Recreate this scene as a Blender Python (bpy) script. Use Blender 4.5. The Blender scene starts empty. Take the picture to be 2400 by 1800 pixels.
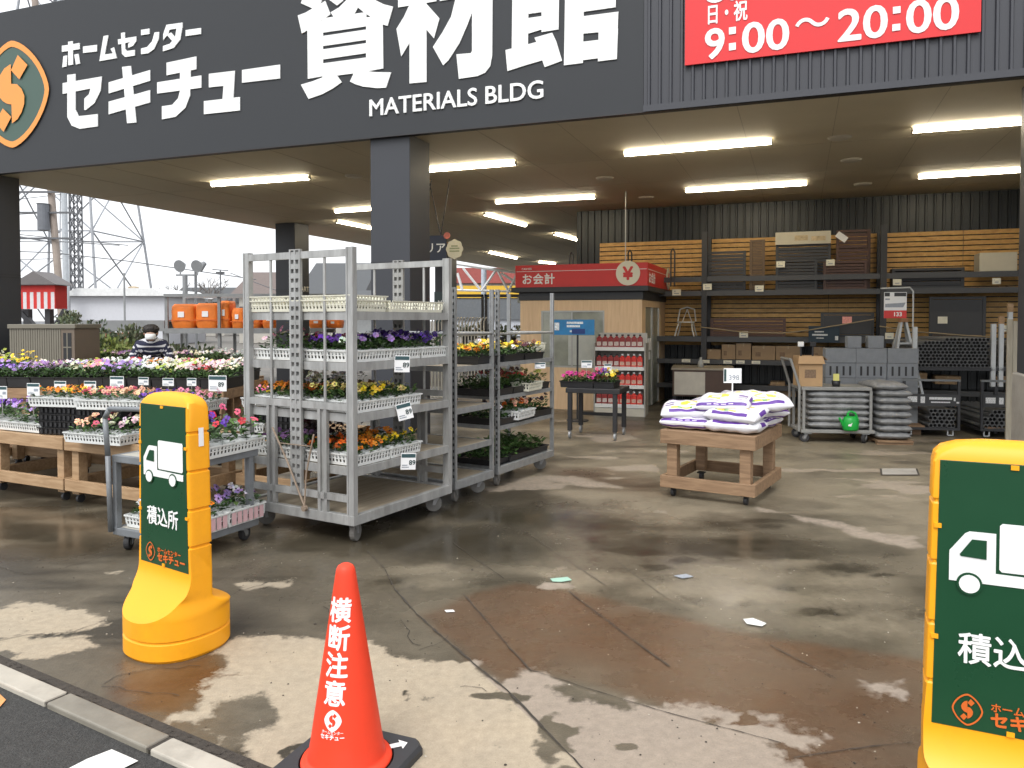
import bpy, bmesh, math, random
import numpy as np
from mathutils import Vector, Matrix
R = math.radians
rnd = random.Random(7)
SC = bpy.context.scene
C = SC.collection

# ------------------------------------------------------------------ camera, sky, sun
CAM_Z, PITCH, FPX, CX, CY = 1.45, R(1.5), 1800.0, 1200.0, 797.0      # photo pixels (2400 x 1800)
cam = bpy.data.cameras.new('camera'); camo = bpy.data.objects.new('camera', cam); C.objects.link(camo)
camo.location = (0, 0, CAM_Z); camo.rotation_euler = (R(90) - PITCH, 0, 0)
cam.sensor_width = 36; cam.lens = FPX / 2400 * 36; cam.shift_y = -(900 - CY) / 2400
cam.clip_start = 0.05; cam.clip_end = 2000
SC.camera = camo
W = bpy.data.worlds.new("World"); SC.world = W; W.use_nodes = True
wn = W.node_tree.nodes; wl = W.node_tree.links
bg = wn['Background']
sky = wn.new('ShaderNodeTexSky'); sky.sky_type = 'NISHITA'; sky.sun_disc = False
SUN_EL, SUN_AZ = 52, 200            # azimuth clockwise from +Y
sky.sun_elevation = R(SUN_EL); sky.sun_rotation = R(SUN_AZ); sky.dust_density = 6; sky.air_density = 1.2
hs = wn.new('ShaderNodeHueSaturation'); hs.inputs['Saturation'].default_value = 0.12
wl.new(sky.outputs[0], hs.inputs['Color'])
cloud = wn.new('ShaderNodeMix'); cloud.data_type = 'RGBA'; cloud.inputs[0].default_value = 0.65          # even overcast veil over the sky
cloud.inputs[7].default_value = (8.6, 8.8, 9.1, 1); wl.new(hs.outputs[0], cloud.inputs[6]); wl.new(cloud.outputs[2], bg.inputs[0])
bg.inputs[1].default_value = 0.13
sun = bpy.data.lights.new('sun', 'SUN'); suno = bpy.data.objects.new('sun', sun); C.objects.link(suno)
sun.energy = 0.9; sun.angle = R(25); sun.color = (1, 0.97, 0.92)
suno.rotation_euler = (R(90 - SUN_EL), 0, R(180 - SUN_AZ))
SC.view_settings.view_transform = 'Standard'; SC.view_settings.look = 'None'; SC.view_settings.gamma = 1
SC.view_settings.exposure = 0.74
SC.cycles.max_bounces = 7; SC.cycles.diffuse_bounces = 4; SC.cycles.glossy_bounces = 3
SC.cycles.caustics_reflective = False; SC.cycles.caustics_refractive = False
SC.cycles.sample_clamp_indirect = 6

# ------------------------------------------------------------------ pixel <-> world helpers
def ray(px, py):
    x = (px - CX) / FPX; v = -(py - CY) / FPX
    return Vector((x, math.cos(PITCH) + math.sin(PITCH) * v, -math.sin(PITCH) + math.cos(PITCH) * v))
CO = Vector((0, 0, CAM_Z))
def G(px, py, z=0.0):
    d = ray(px, py); return CO + d * ((z - CAM_Z) / d.z)
def At(px, py, Y):
    d = ray(px, py); return CO + d * (Y / d.y)
def onplane(px, py, p0, n):
    d = ray(px, py); return CO + d * ((p0 - CO).dot(n) / d.dot(n))
A21 = R(20.5)
BU = Vector((math.cos(A21), -math.sin(A21), 0)); BV = Vector((math.sin(A21), math.cos(A21), 0)); BP = Vector((-6.98, 10.7, 0))
def B(u, v, z=0.0): return BP + BU * u + BV * v + Vector((0, 0, z))
def touv(p): d = Vector(p) - BP; return d.dot(BU), d.dot(BV)

# ------------------------------------------------------------------ materials
MATS = {}
def mat(name, col, rough=0.6, metal=0.0, var=0.12, scale=6.0, bump=0.0, bscale=None, spec=0.5, emit=0, attr=None, coat=0.0, stretch=None, dirt=0.0, dirtcol=(0.08, 0.065, 0.05), trans=0.0):
    if name in MATS: return MATS[name]
    m = bpy.data.materials.new(name); m.use_nodes = True; nt = m.node_tree; N = nt.nodes; L = nt.links
    p = N['Principled BSDF']
    p.inputs['Roughness'].default_value = rough; p.inputs['Metallic'].default_value = metal
    p.inputs['Specular IOR Level'].default_value = spec
    if coat: p.inputs['Coat Weight'].default_value = coat; p.inputs['Coat Roughness'].default_value = 0.15
    tc = N.new('ShaderNodeTexCoord'); src = tc.outputs['Object']
    if stretch:
        mp = N.new('ShaderNodeMapping'); mp.inputs['Scale'].default_value = stretch
        L.new(src, mp.inputs[0]); src = mp.outputs[0]
    nz = N.new('ShaderNodeTexNoise'); nz.inputs['Scale'].default_value = scale; nz.inputs['Detail'].default_value = 6
    nz.inputs['Roughness'].default_value = 0.65
    L.new(src, nz.inputs['Vector'])
    mr = N.new('ShaderNodeMapRange'); mr.inputs[1].default_value = 0.25; mr.inputs[2].default_value = 0.75
    mr.inputs[3].default_value = 1 - var; mr.inputs[4].default_value = 1 + var
    L.new(nz.outputs[0], mr.inputs[0])
    mul = N.new('ShaderNodeMix'); mul.data_type = 'RGBA'; mul.blend_type = 'MULTIPLY'; mul.inputs[0].default_value = 1
    if attr:
        a = N.new('ShaderNodeAttribute'); a.attribute_name = attr; L.new(a.outputs['Color'], mul.inputs[6])
    else: mul.inputs[6].default_value = (*col, 1)
    L.new(mr.outputs[0], mul.inputs[7])
    out = mul.outputs[2]
    if dirt:
        n2 = N.new('ShaderNodeTexNoise'); n2.inputs['Scale'].default_value = scale * 0.45; n2.inputs['Detail'].default_value = 8; n2.inputs['Roughness'].default_value = .72
        L.new(src, n2.inputs['Vector'])
        m2 = N.new('ShaderNodeMapRange'); m2.inputs[1].default_value = 0.5; m2.inputs[2].default_value = 0.68; m2.inputs[4].default_value = dirt
        L.new(n2.outputs[0], m2.inputs[0])
        mx = N.new('ShaderNodeMix'); mx.data_type = 'RGBA'; L.new(m2.outputs[0], mx.inputs[0]); L.new(out, mx.inputs[6]); mx.inputs[7].default_value = (*dirtcol, 1)
        out = mx.outputs[2]
    L.new(out, p.inputs['Base Color'])
    if emit:
        p.inputs['Emission Color'].default_value = (*col, 1); p.inputs['Emission Strength'].default_value = emit
    rr = N.new('ShaderNodeMapRange'); rr.inputs[3].default_value = max(0, rough - 0.08); rr.inputs[4].default_value = min(1, rough + 0.1)
    L.new(nz.outputs[0], rr.inputs[0]); L.new(rr.outputs[0], p.inputs['Roughness'])
    if bump:
        nb = N.new('ShaderNodeTexNoise'); nb.inputs['Scale'].default_value = bscale or scale * 6; nb.inputs['Detail'].default_value = 4
        L.new(src, nb.inputs['Vector'])
        b = N.new('ShaderNodeBump'); b.inputs['Strength'].default_value = bump; b.inputs['Distance'].default_value = 0.01
        L.new(nb.outputs[0], b.inputs['Height']); L.new(b.outputs[0], p.inputs['Normal'])
    if trans:
        p.inputs['Subsurface Weight'].default_value = trans; p.inputs['Subsurface Radius'].default_value = (.01, .01, .005)
    MATS[name] = m; return m
def wood(name, c1, c2, rough=0.6, axis=(1, 14, 14), scale=3):
    if name in MATS: return MATS[name]
    m = mat(name, c1, rough, bump=0.15, bscale=60); nt = m.node_tree; N = nt.nodes; L = nt.links; p = N['Principled BSDF']
    tc = N.new('ShaderNodeTexCoord'); mp = N.new('ShaderNodeMapping'); mp.inputs['Scale'].default_value = axis
    L.new(tc.outputs['Object'], mp.inputs[0])
    nz = N.new('ShaderNodeTexNoise'); nz.inputs['Scale'].default_value = scale; nz.inputs['Detail'].default_value = 8; nz.inputs['Distortion'].default_value = .6
    L.new(mp.outputs[0], nz.inputs['Vector'])
    cr = N.new('ShaderNodeValToRGB'); cr.color_ramp.elements[0].position = 0.3; cr.color_ramp.elements[1].position = 0.7
    cr.color_ramp.elements[0].color = (*c1, 1); cr.color_ramp.elements[1].color = (*c2, 1)
    L.new(nz.outputs[0], cr.inputs[0]); L.new(cr.outputs[0], p.inputs['Base Color'])
    return m

# ------------------------------------------------------------------ mesh builder
class MB:
    def __init__(s): s.v = []; s.f = []; s.m = []; s.c = []; s.cur = 0; s.col = (1, 1, 1)
    def add(s, vs, fs):
        o = len(s.v); s.v += [tuple(v) for v in vs]
        for f in fs: s.f.append([i + o for i in f]); s.m.append(s.cur); s.c.append(s.col)
        return s
    def box(s, x0, x1, y0, y1, z0, z1):
        return s.add([(x0, y0, z0), (x1, y0, z0), (x1, y1, z0), (x0, y1, z0), (x0, y0, z1), (x1, y0, z1), (x1, y1, z1), (x0, y1, z1)],
              [(3, 2, 1, 0), (4, 5, 6, 7), (0, 1, 5, 4), (1, 2, 6, 5), (2, 3, 7, 6), (3, 0, 4, 7)])
    def cbox(s, c, sx, sy, sz): return s.box(c[0]-sx/2, c[0]+sx/2, c[1]-sy/2, c[1]+sy/2, c[2]-sz/2, c[2]+sz/2)
    def frame(s, p, q):
        p = Vector(p); q = Vector(q); d = (q - p).normalized()
        up = Vector((0, 0, 1)) if abs(d.z) < .95 else Vector((0, 1, 0))
        a = d.cross(up).normalized(); b = a.cross(d).normalized(); return p, q, a, b
    def bar(s, p, q, w, h):
        p, q, a, b = s.frame(p, q)
        vs = [e + a * (i * w / 2) + b * (j * h / 2) for e in (p, q) for i, j in ((-1, -1), (1, -1), (1, 1), (-1, 1))]
        return s.add(vs, [(0, 1, 2, 3), (7, 6, 5, 4), (0, 4, 5, 1), (1, 5, 6, 2), (2, 6, 7, 3), (3, 7, 4, 0)])
    def tube(s, p, q, r, n=8, r2=None, cap=True):
        p, q, a, b = s.frame(p, q); r2 = r if r2 is None else r2
        vs = []
        for e, rr in ((p, r), (q, r2)):
            for i in range(n):
                t = 2 * math.pi * i / n; vs.append(e + a * (math.cos(t) * rr) + b * (math.sin(t) * rr))
        fs = [(i, n + i, n + (i + 1) % n, (i + 1) % n) for i in range(n)]
        if cap: fs += [tuple(range(n)), tuple(reversed(range(n, 2 * n)))]
        return s.add(vs, fs)
    def path(s, pts, r, n=8):
        for a, b in zip(pts[:-1], pts[1:]): s.tube(a, b, r, n)
        return s
    def lathe(s, prof, n=24, c=(0, 0, 0), sx=1, sy=1):
        vs = []; k = len(prof)
        for i in range(n):
            t = 2 * math.pi * i / n
            for r, z in prof: vs.append((c[0] + r * math.cos(t) * sx, c[1] + r * math.sin(t) * sy, c[2] + z))
        fs = []
        for i in range(n):
            j = (i + 1) % n
            for q in range(k - 1): fs.append((i * k + q, j * k + q, j * k + q + 1, i * k + q + 1))
        return s.add(vs, fs)
    def prism(s, pts, off):
        """pts: 3-D polygon; off: extrusion vector"""
        n = len(pts); off = Vector(off); vs = [Vector(p) for p in pts] + [Vector(p) + off for p in pts]
        fs = [tuple(reversed(range(n))), tuple(range(n, 2 * n))] + [(i, (i + 1) % n, n + (i + 1) % n, n + i) for i in range(n)]
        return s.add(vs, fs)
    def ellip(s, c, rx, ry, rz, n=10, k=6):
        vs = []; fs = []
        for j in range(k + 1):
            ph = math.pi * j / k
            for i in range(n):
                t = 2 * math.pi * i / n
                vs.append((c[0] + rx * math.sin(ph) * math.cos(t), c[1] + ry * math.sin(ph) * math.sin(t), c[2] + rz * math.cos(ph)))
        for j in range(k):
            for i in range(n): fs.append((j * n + i, (j + 1) * n + i, (j + 1) * n + (i + 1) % n, j * n + (i + 1) % n))
        return s.add(vs, fs)
    def build(s, name, mats, parent=None, smooth=False, bevel=0, col=False, fix=True):
        me = bpy.data.meshes.new(name); me.from_pydata(s.v, [], s.f)
        mats = mats if isinstance(mats, (list, tuple)) else [mats]
        for m in mats: me.materials.append(m)
        if len(mats) > 1: me.polygons.foreach_set('material_index', s.m)
        if col:
            at = me.attributes.new('col', 'FLOAT_COLOR', 'FACE')
            at.data.foreach_set('color', np.array([(*c, 1.0) for c in s.c], dtype=np.float32).ravel())
        if smooth: me.polygons.foreach_set('use_smooth', [True] * len(me.polygons))
        me.update()
        o = bpy.data.objects.new(name, me); C.objects.link(o)
        if parent: o.parent = parent
        if bevel:
            b = o.modifiers.new('bevel', 'BEVEL'); b.width = bevel; b.segments = 2; b.limit_method = 'ANGLE'
        return o
def thing(name, label, cat, loc=(0, 0, 0), rz=0.0, group=None):
    o = bpy.data.objects.new(name, None); C.objects.link(o); o.empty_display_size = .1
    o.location = loc; o.rotation_euler = (0, 0, rz); return tag(o, label, cat, group)
def tag(o, label, cat, group=None):
    o['label'] = label; o['category'] = cat
    if group: o['group'] = group
    return o
def struct(o): o['kind'] = 'structure'; return o
def dup(root, loc=None, rz=None, label=None, group=None):
    c = root.copy(); C.objects.link(c)
    if loc is not None: c.location = loc
    if rz is not None: c.rotation_euler = (0, 0, rz)
    if label: c['label'] = label
    if group: c['group'] = group
    for ch in list(root.children):
        d = ch.copy(); C.objects.link(d); d.parent = c
        for g in list(ch.children):
            e = g.copy(); C.objects.link(e); e.parent = d
    return c
FONTCURVES = []
def dice(me, step):
    bm = bmesh.new(); bm.from_mesh(me); xs = [v.co.x for v in bm.verts]; x = min(xs) + step
    while x < max(xs):
        bmesh.ops.bisect_plane(bm, geom=bm.verts[:] + bm.edges[:] + bm.faces[:], plane_co=(x, 0, 0), plane_no=(1, 0, 0)); x += step
    bmesh.ops.triangulate(bm, faces=bm.faces[:]); bm.to_mesh(me); bm.free()
def text(name, body, size, m, parent, M, bold=0.0, ext=0.001, align='LEFT', sx=1.0, shear=0.0, fn=None, space=1.0):
    cu = bpy.data.curves.new(name, 'FONT'); cu.body = body; cu.size = size; cu.extrude = ext
    cu.align_x = align; cu.shear = shear; cu.space_character = space; cu.resolution_u = 4
    o = bpy.data.objects.new(name, cu); C.objects.link(o)
    dg = bpy.context.evaluated_depsgraph_get()
    me = bpy.data.meshes.new_from_object(o.evaluated_get(dg))
    bpy.data.objects.remove(o); bpy.data.curves.remove(cu)
    if bold:                                   # heavier weight: the glyph repeated round a small ring, each a hair proud of the last
        nv = len(me.vertices); co = np.empty(nv * 3, np.float32); me.vertices.foreach_get('co', co); co = co.reshape(-1, 3)
        V0 = []; F0 = []; k = 0; fs = [tuple(p.vertices) for p in me.polygons]; rr = bold * size
        for a in range(9):
            dx, dy = (0, 0) if a == 8 else (rr * math.cos(a * .7854), rr * math.sin(a * .7854))
            V0 += [(x + dx, y + dy, z + (2e-5 if fn else 6e-5) * a) for x, y, z in co.tolist()]; F0 += [tuple(i + a * nv for i in f) for f in fs]
        m2 = bpy.data.meshes.new(name); m2.from_pydata(V0, [], F0); bpy.data.meshes.remove(me); me = m2
    if fn: dice(me, size * .09)
    n = len(me.vertices); co = np.empty(n * 3, np.float32); me.vertices.foreach_get('co', co); co = co.reshape(-1, 3)
    if fn: out = np.array([fn(*p) for p in co], np.float32)
    else:
        co[:, 0] *= sx; Mn = np.array(M); out = co @ Mn[:3, :3].T + Mn[:3, 3]
    me.vertices.foreach_set('co', out.astype(np.float32).ravel()); me.update()
    me.materials.clear(); me.materials.append(m)
    t = bpy.data.objects.new(name, me); C.objects.link(t)
    if parent: t.parent = parent
    return t
def fr(o, ex, ey):
    ex = Vector(ex).normalized(); ey = Vector(ey); ey = (ey - ex * ey.dot(ex)).normalized(); ez = ex.cross(ey); o = Vector(o)
    return Matrix(((ex.x, ey.x, ez.x, o.x), (ex.y, ey.y, ez.y, o.y), (ex.z, ey.z, ez.z, o.z), (0, 0, 0, 1)))

# common materials
M_galv = mat('galvanised_steel', (0.30, 0.31, 0.315), 0.45, 0.35, var=0.25, scale=14, dirt=0.35, dirtcol=(.2, .19, .17))
M_alu = mat('weathered_aluminium', (0.36, 0.365, 0.36), 0.42, 0.25, var=0.3, scale=11, stretch=(1, 1, .25), dirt=0.6, dirtcol=(.17, .165, .15))
M_ply = wood('worn_plywood', (0.30, 0.25, 0.18), (0.42, 0.36, 0.27), 0.7, (1, 8, 8), 4)
M_cedar = wood('cedar_wood', (0.30, 0.185, 0.095), (0.46, 0.31, 0.18), 0.65, (2, 16, 16), 2.2)
M_cedar2 = wood('brown_stained_wood', (0.19, 0.115, 0.064), (0.32, 0.205, 0.118), 0.65, (2, 16, 16), 2.2)
M_white = mat('white_plastic', (0.74, 0.75, 0.73), 0.42, var=0.06)
M_black = mat('black_plastic', (0.022, 0.022, 0.024), 0.45, var=0.2)
M_dark = mat('dark_steel', (0.035, 0.036, 0.04), 0.5, 0.2, var=0.2)
M_rubber = mat('black_rubber', (0.025, 0.025, 0.027), 0.7, var=0.25, scale=20)
M_greyrub = mat('grey_caster_rubber', (0.16, 0.155, 0.145), 0.6, var=0.25, scale=20)
M_paper = mat('white_card', (0.8, 0.81, 0.82), 0.5, var=0.03)
M_ink = mat('dark_green_ink', (0.02, 0.05, 0.05), 0.5, var=0.05)
M_inkgrey = mat('grey_print', (0.3, 0.33, 0.38), 0.5, var=0.4, scale=160)
M_wt = mat('white_lettering', (0.82, 0.83, 0.82), 0.45, var=0.03)
M_leaf = mat('leaf_green', (0, 0, 0), 0.5, var=0.35, scale=30, attr='col', trans=.0)
M_petal = mat('petal', (0, 0, 0), 0.6, var=0.12, scale=60, attr='col')
M_soil = mat('potting_soil', (0.03, 0.022, 0.016), 0.9, var=0.4, scale=40, bump=.5)
M_concrete = mat('bare_concrete', (0.33, 0.31, 0.28), 0.8, var=0.18, scale=3, bump=.2, dirt=.3)
# ------------------------------------------------------------------ ground: wet forecourt slab, kerb blocks, road
NR = np.random.RandomState(3)
def fbm(x, y, s, octv=5, seed=0):
    out = np.zeros_like(x); amp = 1; tot = 0
    for k in range(octv):
        g = np.random.RandomState(seed + k).rand(128, 128)
        xs = x * s + 31.7 * k; ys = y * s + 17.3 * k
        xi = np.floor(xs).astype(int); yi = np.floor(ys).astype(int); fx = xs - xi; fy = ys - yi
        fx = fx * fx * (3 - 2 * fx); fy = fy * fy * (3 - 2 * fy)
        a = g[xi % 128, yi % 128]; b = g[(xi + 1) % 128, yi % 128]; c = g[xi % 128, (yi + 1) % 128]; d = g[(xi + 1) % 128, (yi + 1) % 128]
        out += amp * ((a * (1 - fx) + b * fx) * (1 - fy) + (c * (1 - fx) + d * fx) * fy); tot += amp; amp *= .55; s *= 2.03
    return out / tot
def sdpoly(x, y, pts):
    """signed distance to polygon (positive inside)"""
    d = np.full(x.shape, 1e9); ins = np.zeros(x.shape, bool); n = len(pts)
    for i in range(n):
        x0, y0 = pts[i]; x1, y1 = pts[(i + 1) % n]; ex, ey = x1 - x0, y1 - y0; L2 = ex * ex + ey * ey + 1e-12
        t = np.clip(((x - x0) * ex + (y - y0) * ey) / L2, 0, 1)
        d = np.minimum(d, np.hypot(x - x0 - t * ex, y - y0 - t * ey))
        cond = (y0 > y) != (y1 > y)
        ins ^= cond & (x < (x1 - x0) * (y - y0) / (y1 - y0 + 1e-12) + x0)
    return np.where(ins, d, -d)
def gp(pts): return [tuple(G(*p))[:2] for p in pts]
K0 = G(0, 1548); K1 = G(579, 1792); KD = (K1 - K0).normalized(); KN = Vector((-KD.y, KD.x, 0))      # kerb line, KN towards the shop
if KN.y < 0: KN = -KN
ys = [1.6]
while ys[-1] < 16.5: ys.append(ys[-1] + max(.010, .0016 * ys[-1] ** 2 * .8))
ys = np.array(ys); xs = np.arange(-7.5, 6.5, .02)
X, Y = np.meshgrid(xs, ys)
n1 = fbm(X, Y, 1.1, 6, 10); n2 = fbm(X, Y, 3.2, 5, 40); n3 = fbm(X + 2 * n1, Y, .45, 4, 80); n4 = fbm(X, Y, 9, 4, 120)
n5 = fbm(X, Y, 22, 4, 200)
WARP = (n2 - .5) * .18 + (n4 - .5) * .13 + (n5 - .5) * .07
DRY = [
 [(-300, 1400), (0, 1432), (60, 1412), (170, 1422), (238, 1436), (232, 1462), (120, 1480), (62, 1484), (28, 1508), (90, 1503), (210, 1500), (225, 1512), (120, 1532), (62, 1542), (0, 1545), (-300, 1500)],
 [(528, 1530), (560, 1502), (640, 1490), (700, 1492), (760, 1508), (862, 1502), (905, 1530), (960, 1545), (1045, 1562), (1100, 1560), (1150, 1600), (1180, 1640), (1230, 1700), (1320, 1830), (900, 1900), (600, 1850), (580, 1765), (500, 1700), (405, 1688), (385, 1676), (458, 1668), (488, 1618), (530, 1590), (548, 1560)],
 [(1190, 1606), (1232, 1578), (1330, 1598), (1450, 1630), (1540, 1662), (1640, 1662), (1750, 1676), (1830, 1700), (1915, 1738), (1868, 1748), (1815, 1742), (1838, 1775), (1850, 1800), (1880, 1850), (1300, 1870), (1235, 1700)],
 [(2005, 1588), (2060, 1594), (2118, 1600), (2120, 1622), (2060, 1626), (2020, 1606)],
 [(245, 1340), (290, 1335), (290, 1348), (240, 1350)], [(575, 1368), (665, 1362), (660, 1376), (590, 1378)],
 [(1850, 1205), (1960, 1218), (2030, 1240), (2160, 1258), (2170, 1300), (2100, 1282), (1990, 1262), (1960, 1240), (1860, 1222)],
 [(1505, 1188), (1600, 1203), (1612, 1210), (1540, 1206)], [(1655, 1186), (1705, 1188), (1690, 1196), (1650, 1192)], [(1780, 1192), (1840, 1200), (1830, 1206), (1775, 1200)],
 [(1250, 1355), (1280, 1332), (1335, 1328), (1320, 1342), (1270, 1355), (1320, 1372), (1290, 1378)],
 [(1250, 1110), (1360, 1115), (1470, 1140), (1480, 1150), (1360, 1143), (1255, 1125)], [(1390, 1095), (1540, 1085), (1560, 1110), (1440, 1105)], [(1380, 1020), (1470, 1010), (1500, 1030), (1400, 1040)],
]
dry = np.full(X.shape, -9.0)
for p in DRY: dry = np.maximum(dry, sdpoly(X, Y, gp(p)) * 1.0)
WET = [[(462, 1700), (500, 1652), (560, 1640), (638, 1634), (622, 1692), (560, 1728), (482, 1738)],
       [(1270, 1600), (1330, 1608), (1380, 1630), (1350, 1640), (1290, 1622)], [(1395, 1632), (1460, 1640), (1470, 1655), (1410, 1650)], [(1640, 1680), (1700, 1686), (1690, 1700), (1650, 1694)]]
for p in WET: dry = np.minimum(dry, -sdpoly(X, Y, gp(p)))
dry = dry + WARP
front = np.clip((5.6 - Y) / 3, 0, 1)
dry = 1 / (1 + np.exp(-np.clip(dry, -1, 1) * 30))
dry = np.maximum(dry, np.clip((n1 - .66) * 9, 0, 1) * (Y > 3.4) * (1 - front) * .55)
dry *= np.where(Y > 4.2, .62, 1.0)
dry *= 1 - .85 * np.clip((fbm(X, Y, 5.5, 4, 300) - .64) * 12, 0, 1) * front                       # wet freckles and pits in the dry part
brn = sdpoly(X, Y, gp([(985, 1440), (1110, 1392), (1215, 1368), (1330, 1384), (1440, 1412), (1560, 1440), (1700, 1480), (2150, 1548), (2500, 1580), (2500, 1900), (1850, 1900), (1800, 1740), (1540, 1650), (1330, 1590), (1235, 1570), (1190, 1606), (1100, 1540)]))
brn2 = sdpoly(X, Y, gp([(290, 1560), (480, 1545), (530, 1585), (470, 1640), (400, 1680), (330, 1650), (280, 1600)]))
brn3 = sdpoly(X, Y, gp([(1290, 1100), (1420, 1095), (1560, 1130), (1560, 1165), (1420, 1150), (1320, 1125)]))
brn = 1 / (1 + np.exp(-np.clip(brn + WARP * .25, -1, 1) * 60)); brn = np.maximum(brn, .9 / (1 + np.exp(-(brn2 + WARP) * 40))); brn = np.maximum(brn, .6 / (1 + np.exp(-(brn3 + WARP) * 20)))
pud = sdpoly(X, Y, gp([(900, 1180), (1500, 1180), (2150, 1330), (2150, 1540), (1560, 1438), (1215, 1366), (985, 1436), (760, 1400), (560, 1300)]))
pud = 1 / (1 + np.exp(-(pud + WARP * 2) * 10)) * np.clip(.75 + (n2 - .5) * 1.6, 0, 1)            # standing film of water
blot = fbm(X * .55 + .4 * n1, Y * 1.9, 1.5, 4, 260)
brn = brn * np.clip(.78 + (n3 - .5) * 1.3 + (n2 - .5) * .7, .25, 1)
pud2 = sdpoly(X, Y, gp([(-200, 1185), (170, 1190), (300, 1245), (250, 1290), (130, 1310), (-200, 1320)]))
pud = np.maximum(pud, .95 / (1 + np.exp(-(pud2 + WARP) * 16))); pud = np.maximum(pud, .80 / (1 + np.exp(-(brn2 + WARP) * 30))); pud = np.maximum(pud, .5 * brn)
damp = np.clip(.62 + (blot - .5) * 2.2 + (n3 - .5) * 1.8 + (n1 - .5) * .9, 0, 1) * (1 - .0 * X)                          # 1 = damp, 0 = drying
far = sdpoly(X, Y, gp([(1250, 1000), (2400, 1000), (2400, 1330), (1900, 1215), (1500, 1120)]))
damp = np.where(Y < 5.2, np.maximum(damp, .62 + (n2 - .5) * .5), damp)
def blob(px, py, rx, ry): c = G(px, py); ex = abs(G(px + rx, py).x - c.x); ey = abs(G(px, py - ry).y - c.y); return np.clip(1.4 - np.hypot((X - c.x + WARP) / ex, (Y - c.y + WARP) / ey), 0, 1)
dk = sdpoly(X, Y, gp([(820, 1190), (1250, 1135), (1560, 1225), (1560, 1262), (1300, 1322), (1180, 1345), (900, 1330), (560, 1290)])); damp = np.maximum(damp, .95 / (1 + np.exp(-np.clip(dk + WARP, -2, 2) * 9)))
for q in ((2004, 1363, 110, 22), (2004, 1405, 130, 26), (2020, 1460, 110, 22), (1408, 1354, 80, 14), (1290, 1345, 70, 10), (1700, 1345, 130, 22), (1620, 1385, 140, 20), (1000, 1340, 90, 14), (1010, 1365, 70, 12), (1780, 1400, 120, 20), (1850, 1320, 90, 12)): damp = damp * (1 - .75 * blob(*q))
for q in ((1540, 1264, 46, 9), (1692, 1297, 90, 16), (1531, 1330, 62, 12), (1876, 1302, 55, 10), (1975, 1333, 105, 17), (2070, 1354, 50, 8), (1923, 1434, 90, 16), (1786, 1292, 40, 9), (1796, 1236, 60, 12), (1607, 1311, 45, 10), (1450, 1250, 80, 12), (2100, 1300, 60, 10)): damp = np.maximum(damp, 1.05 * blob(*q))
damp *= 1 - .9 / (1 + np.exp(-(far + WARP) * 4))
n6 = fbm(X * .8, Y * 1.5, 2.2, 6, 400); damp = np.clip(damp + ((n6 - .5) * 1.9 + (n2 - .5) * .8) * np.clip((Y - 4.5) / 1.5, 0, 1), 0, 1)
dry = np.maximum(dry, np.clip((fbm(X * .7, Y * 1.6, 1.7, 6, 440) - .62) * 8, 0, .55) * np.clip((Y - 5.4) / 1, 0, 1))
hgt = (n4 - .5) * .004 + (n2 - .5) * .006
keep = ((X - K0.x) * KN.x + (Y - K0.y) * KN.y) > -.08
ny, nx = X.shape
idx = np.arange(ny * nx).reshape(ny, nx)
q = np.stack([idx[:-1, :-1], idx[:-1, 1:], idx[1:, 1:], idx[1:, :-1]], -1)
kq = keep[:-1, :-1] & keep[1:, 1:] & keep[:-1, 1:] & keep[1:, :-1]
q = q[kq]
me = bpy.data.meshes.new('forecourt')
me.vertices.add(nx * ny); me.vertices.foreach_set('co', np.stack([X, Y, np.zeros_like(X)], -1).astype(np.float32).ravel())
me.loops.add(q.size); me.loops.foreach_set('vertex_index', q.ravel().astype(np.int32))
me.polygons.add(len(q)); me.polygons.foreach_set('loop_start', np.arange(0, q.size, 4, dtype=np.int32)); me.polygons.foreach_set('loop_total', np.full(len(q), 4, np.int32))
me.update(calc_edges=True)
at = me.attributes.new('surf', 'FLOAT_COLOR', 'POINT')
at.data.foreach_set('color', np.stack([dry, brn, pud, damp], -1).astype(np.float32).ravel())
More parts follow.
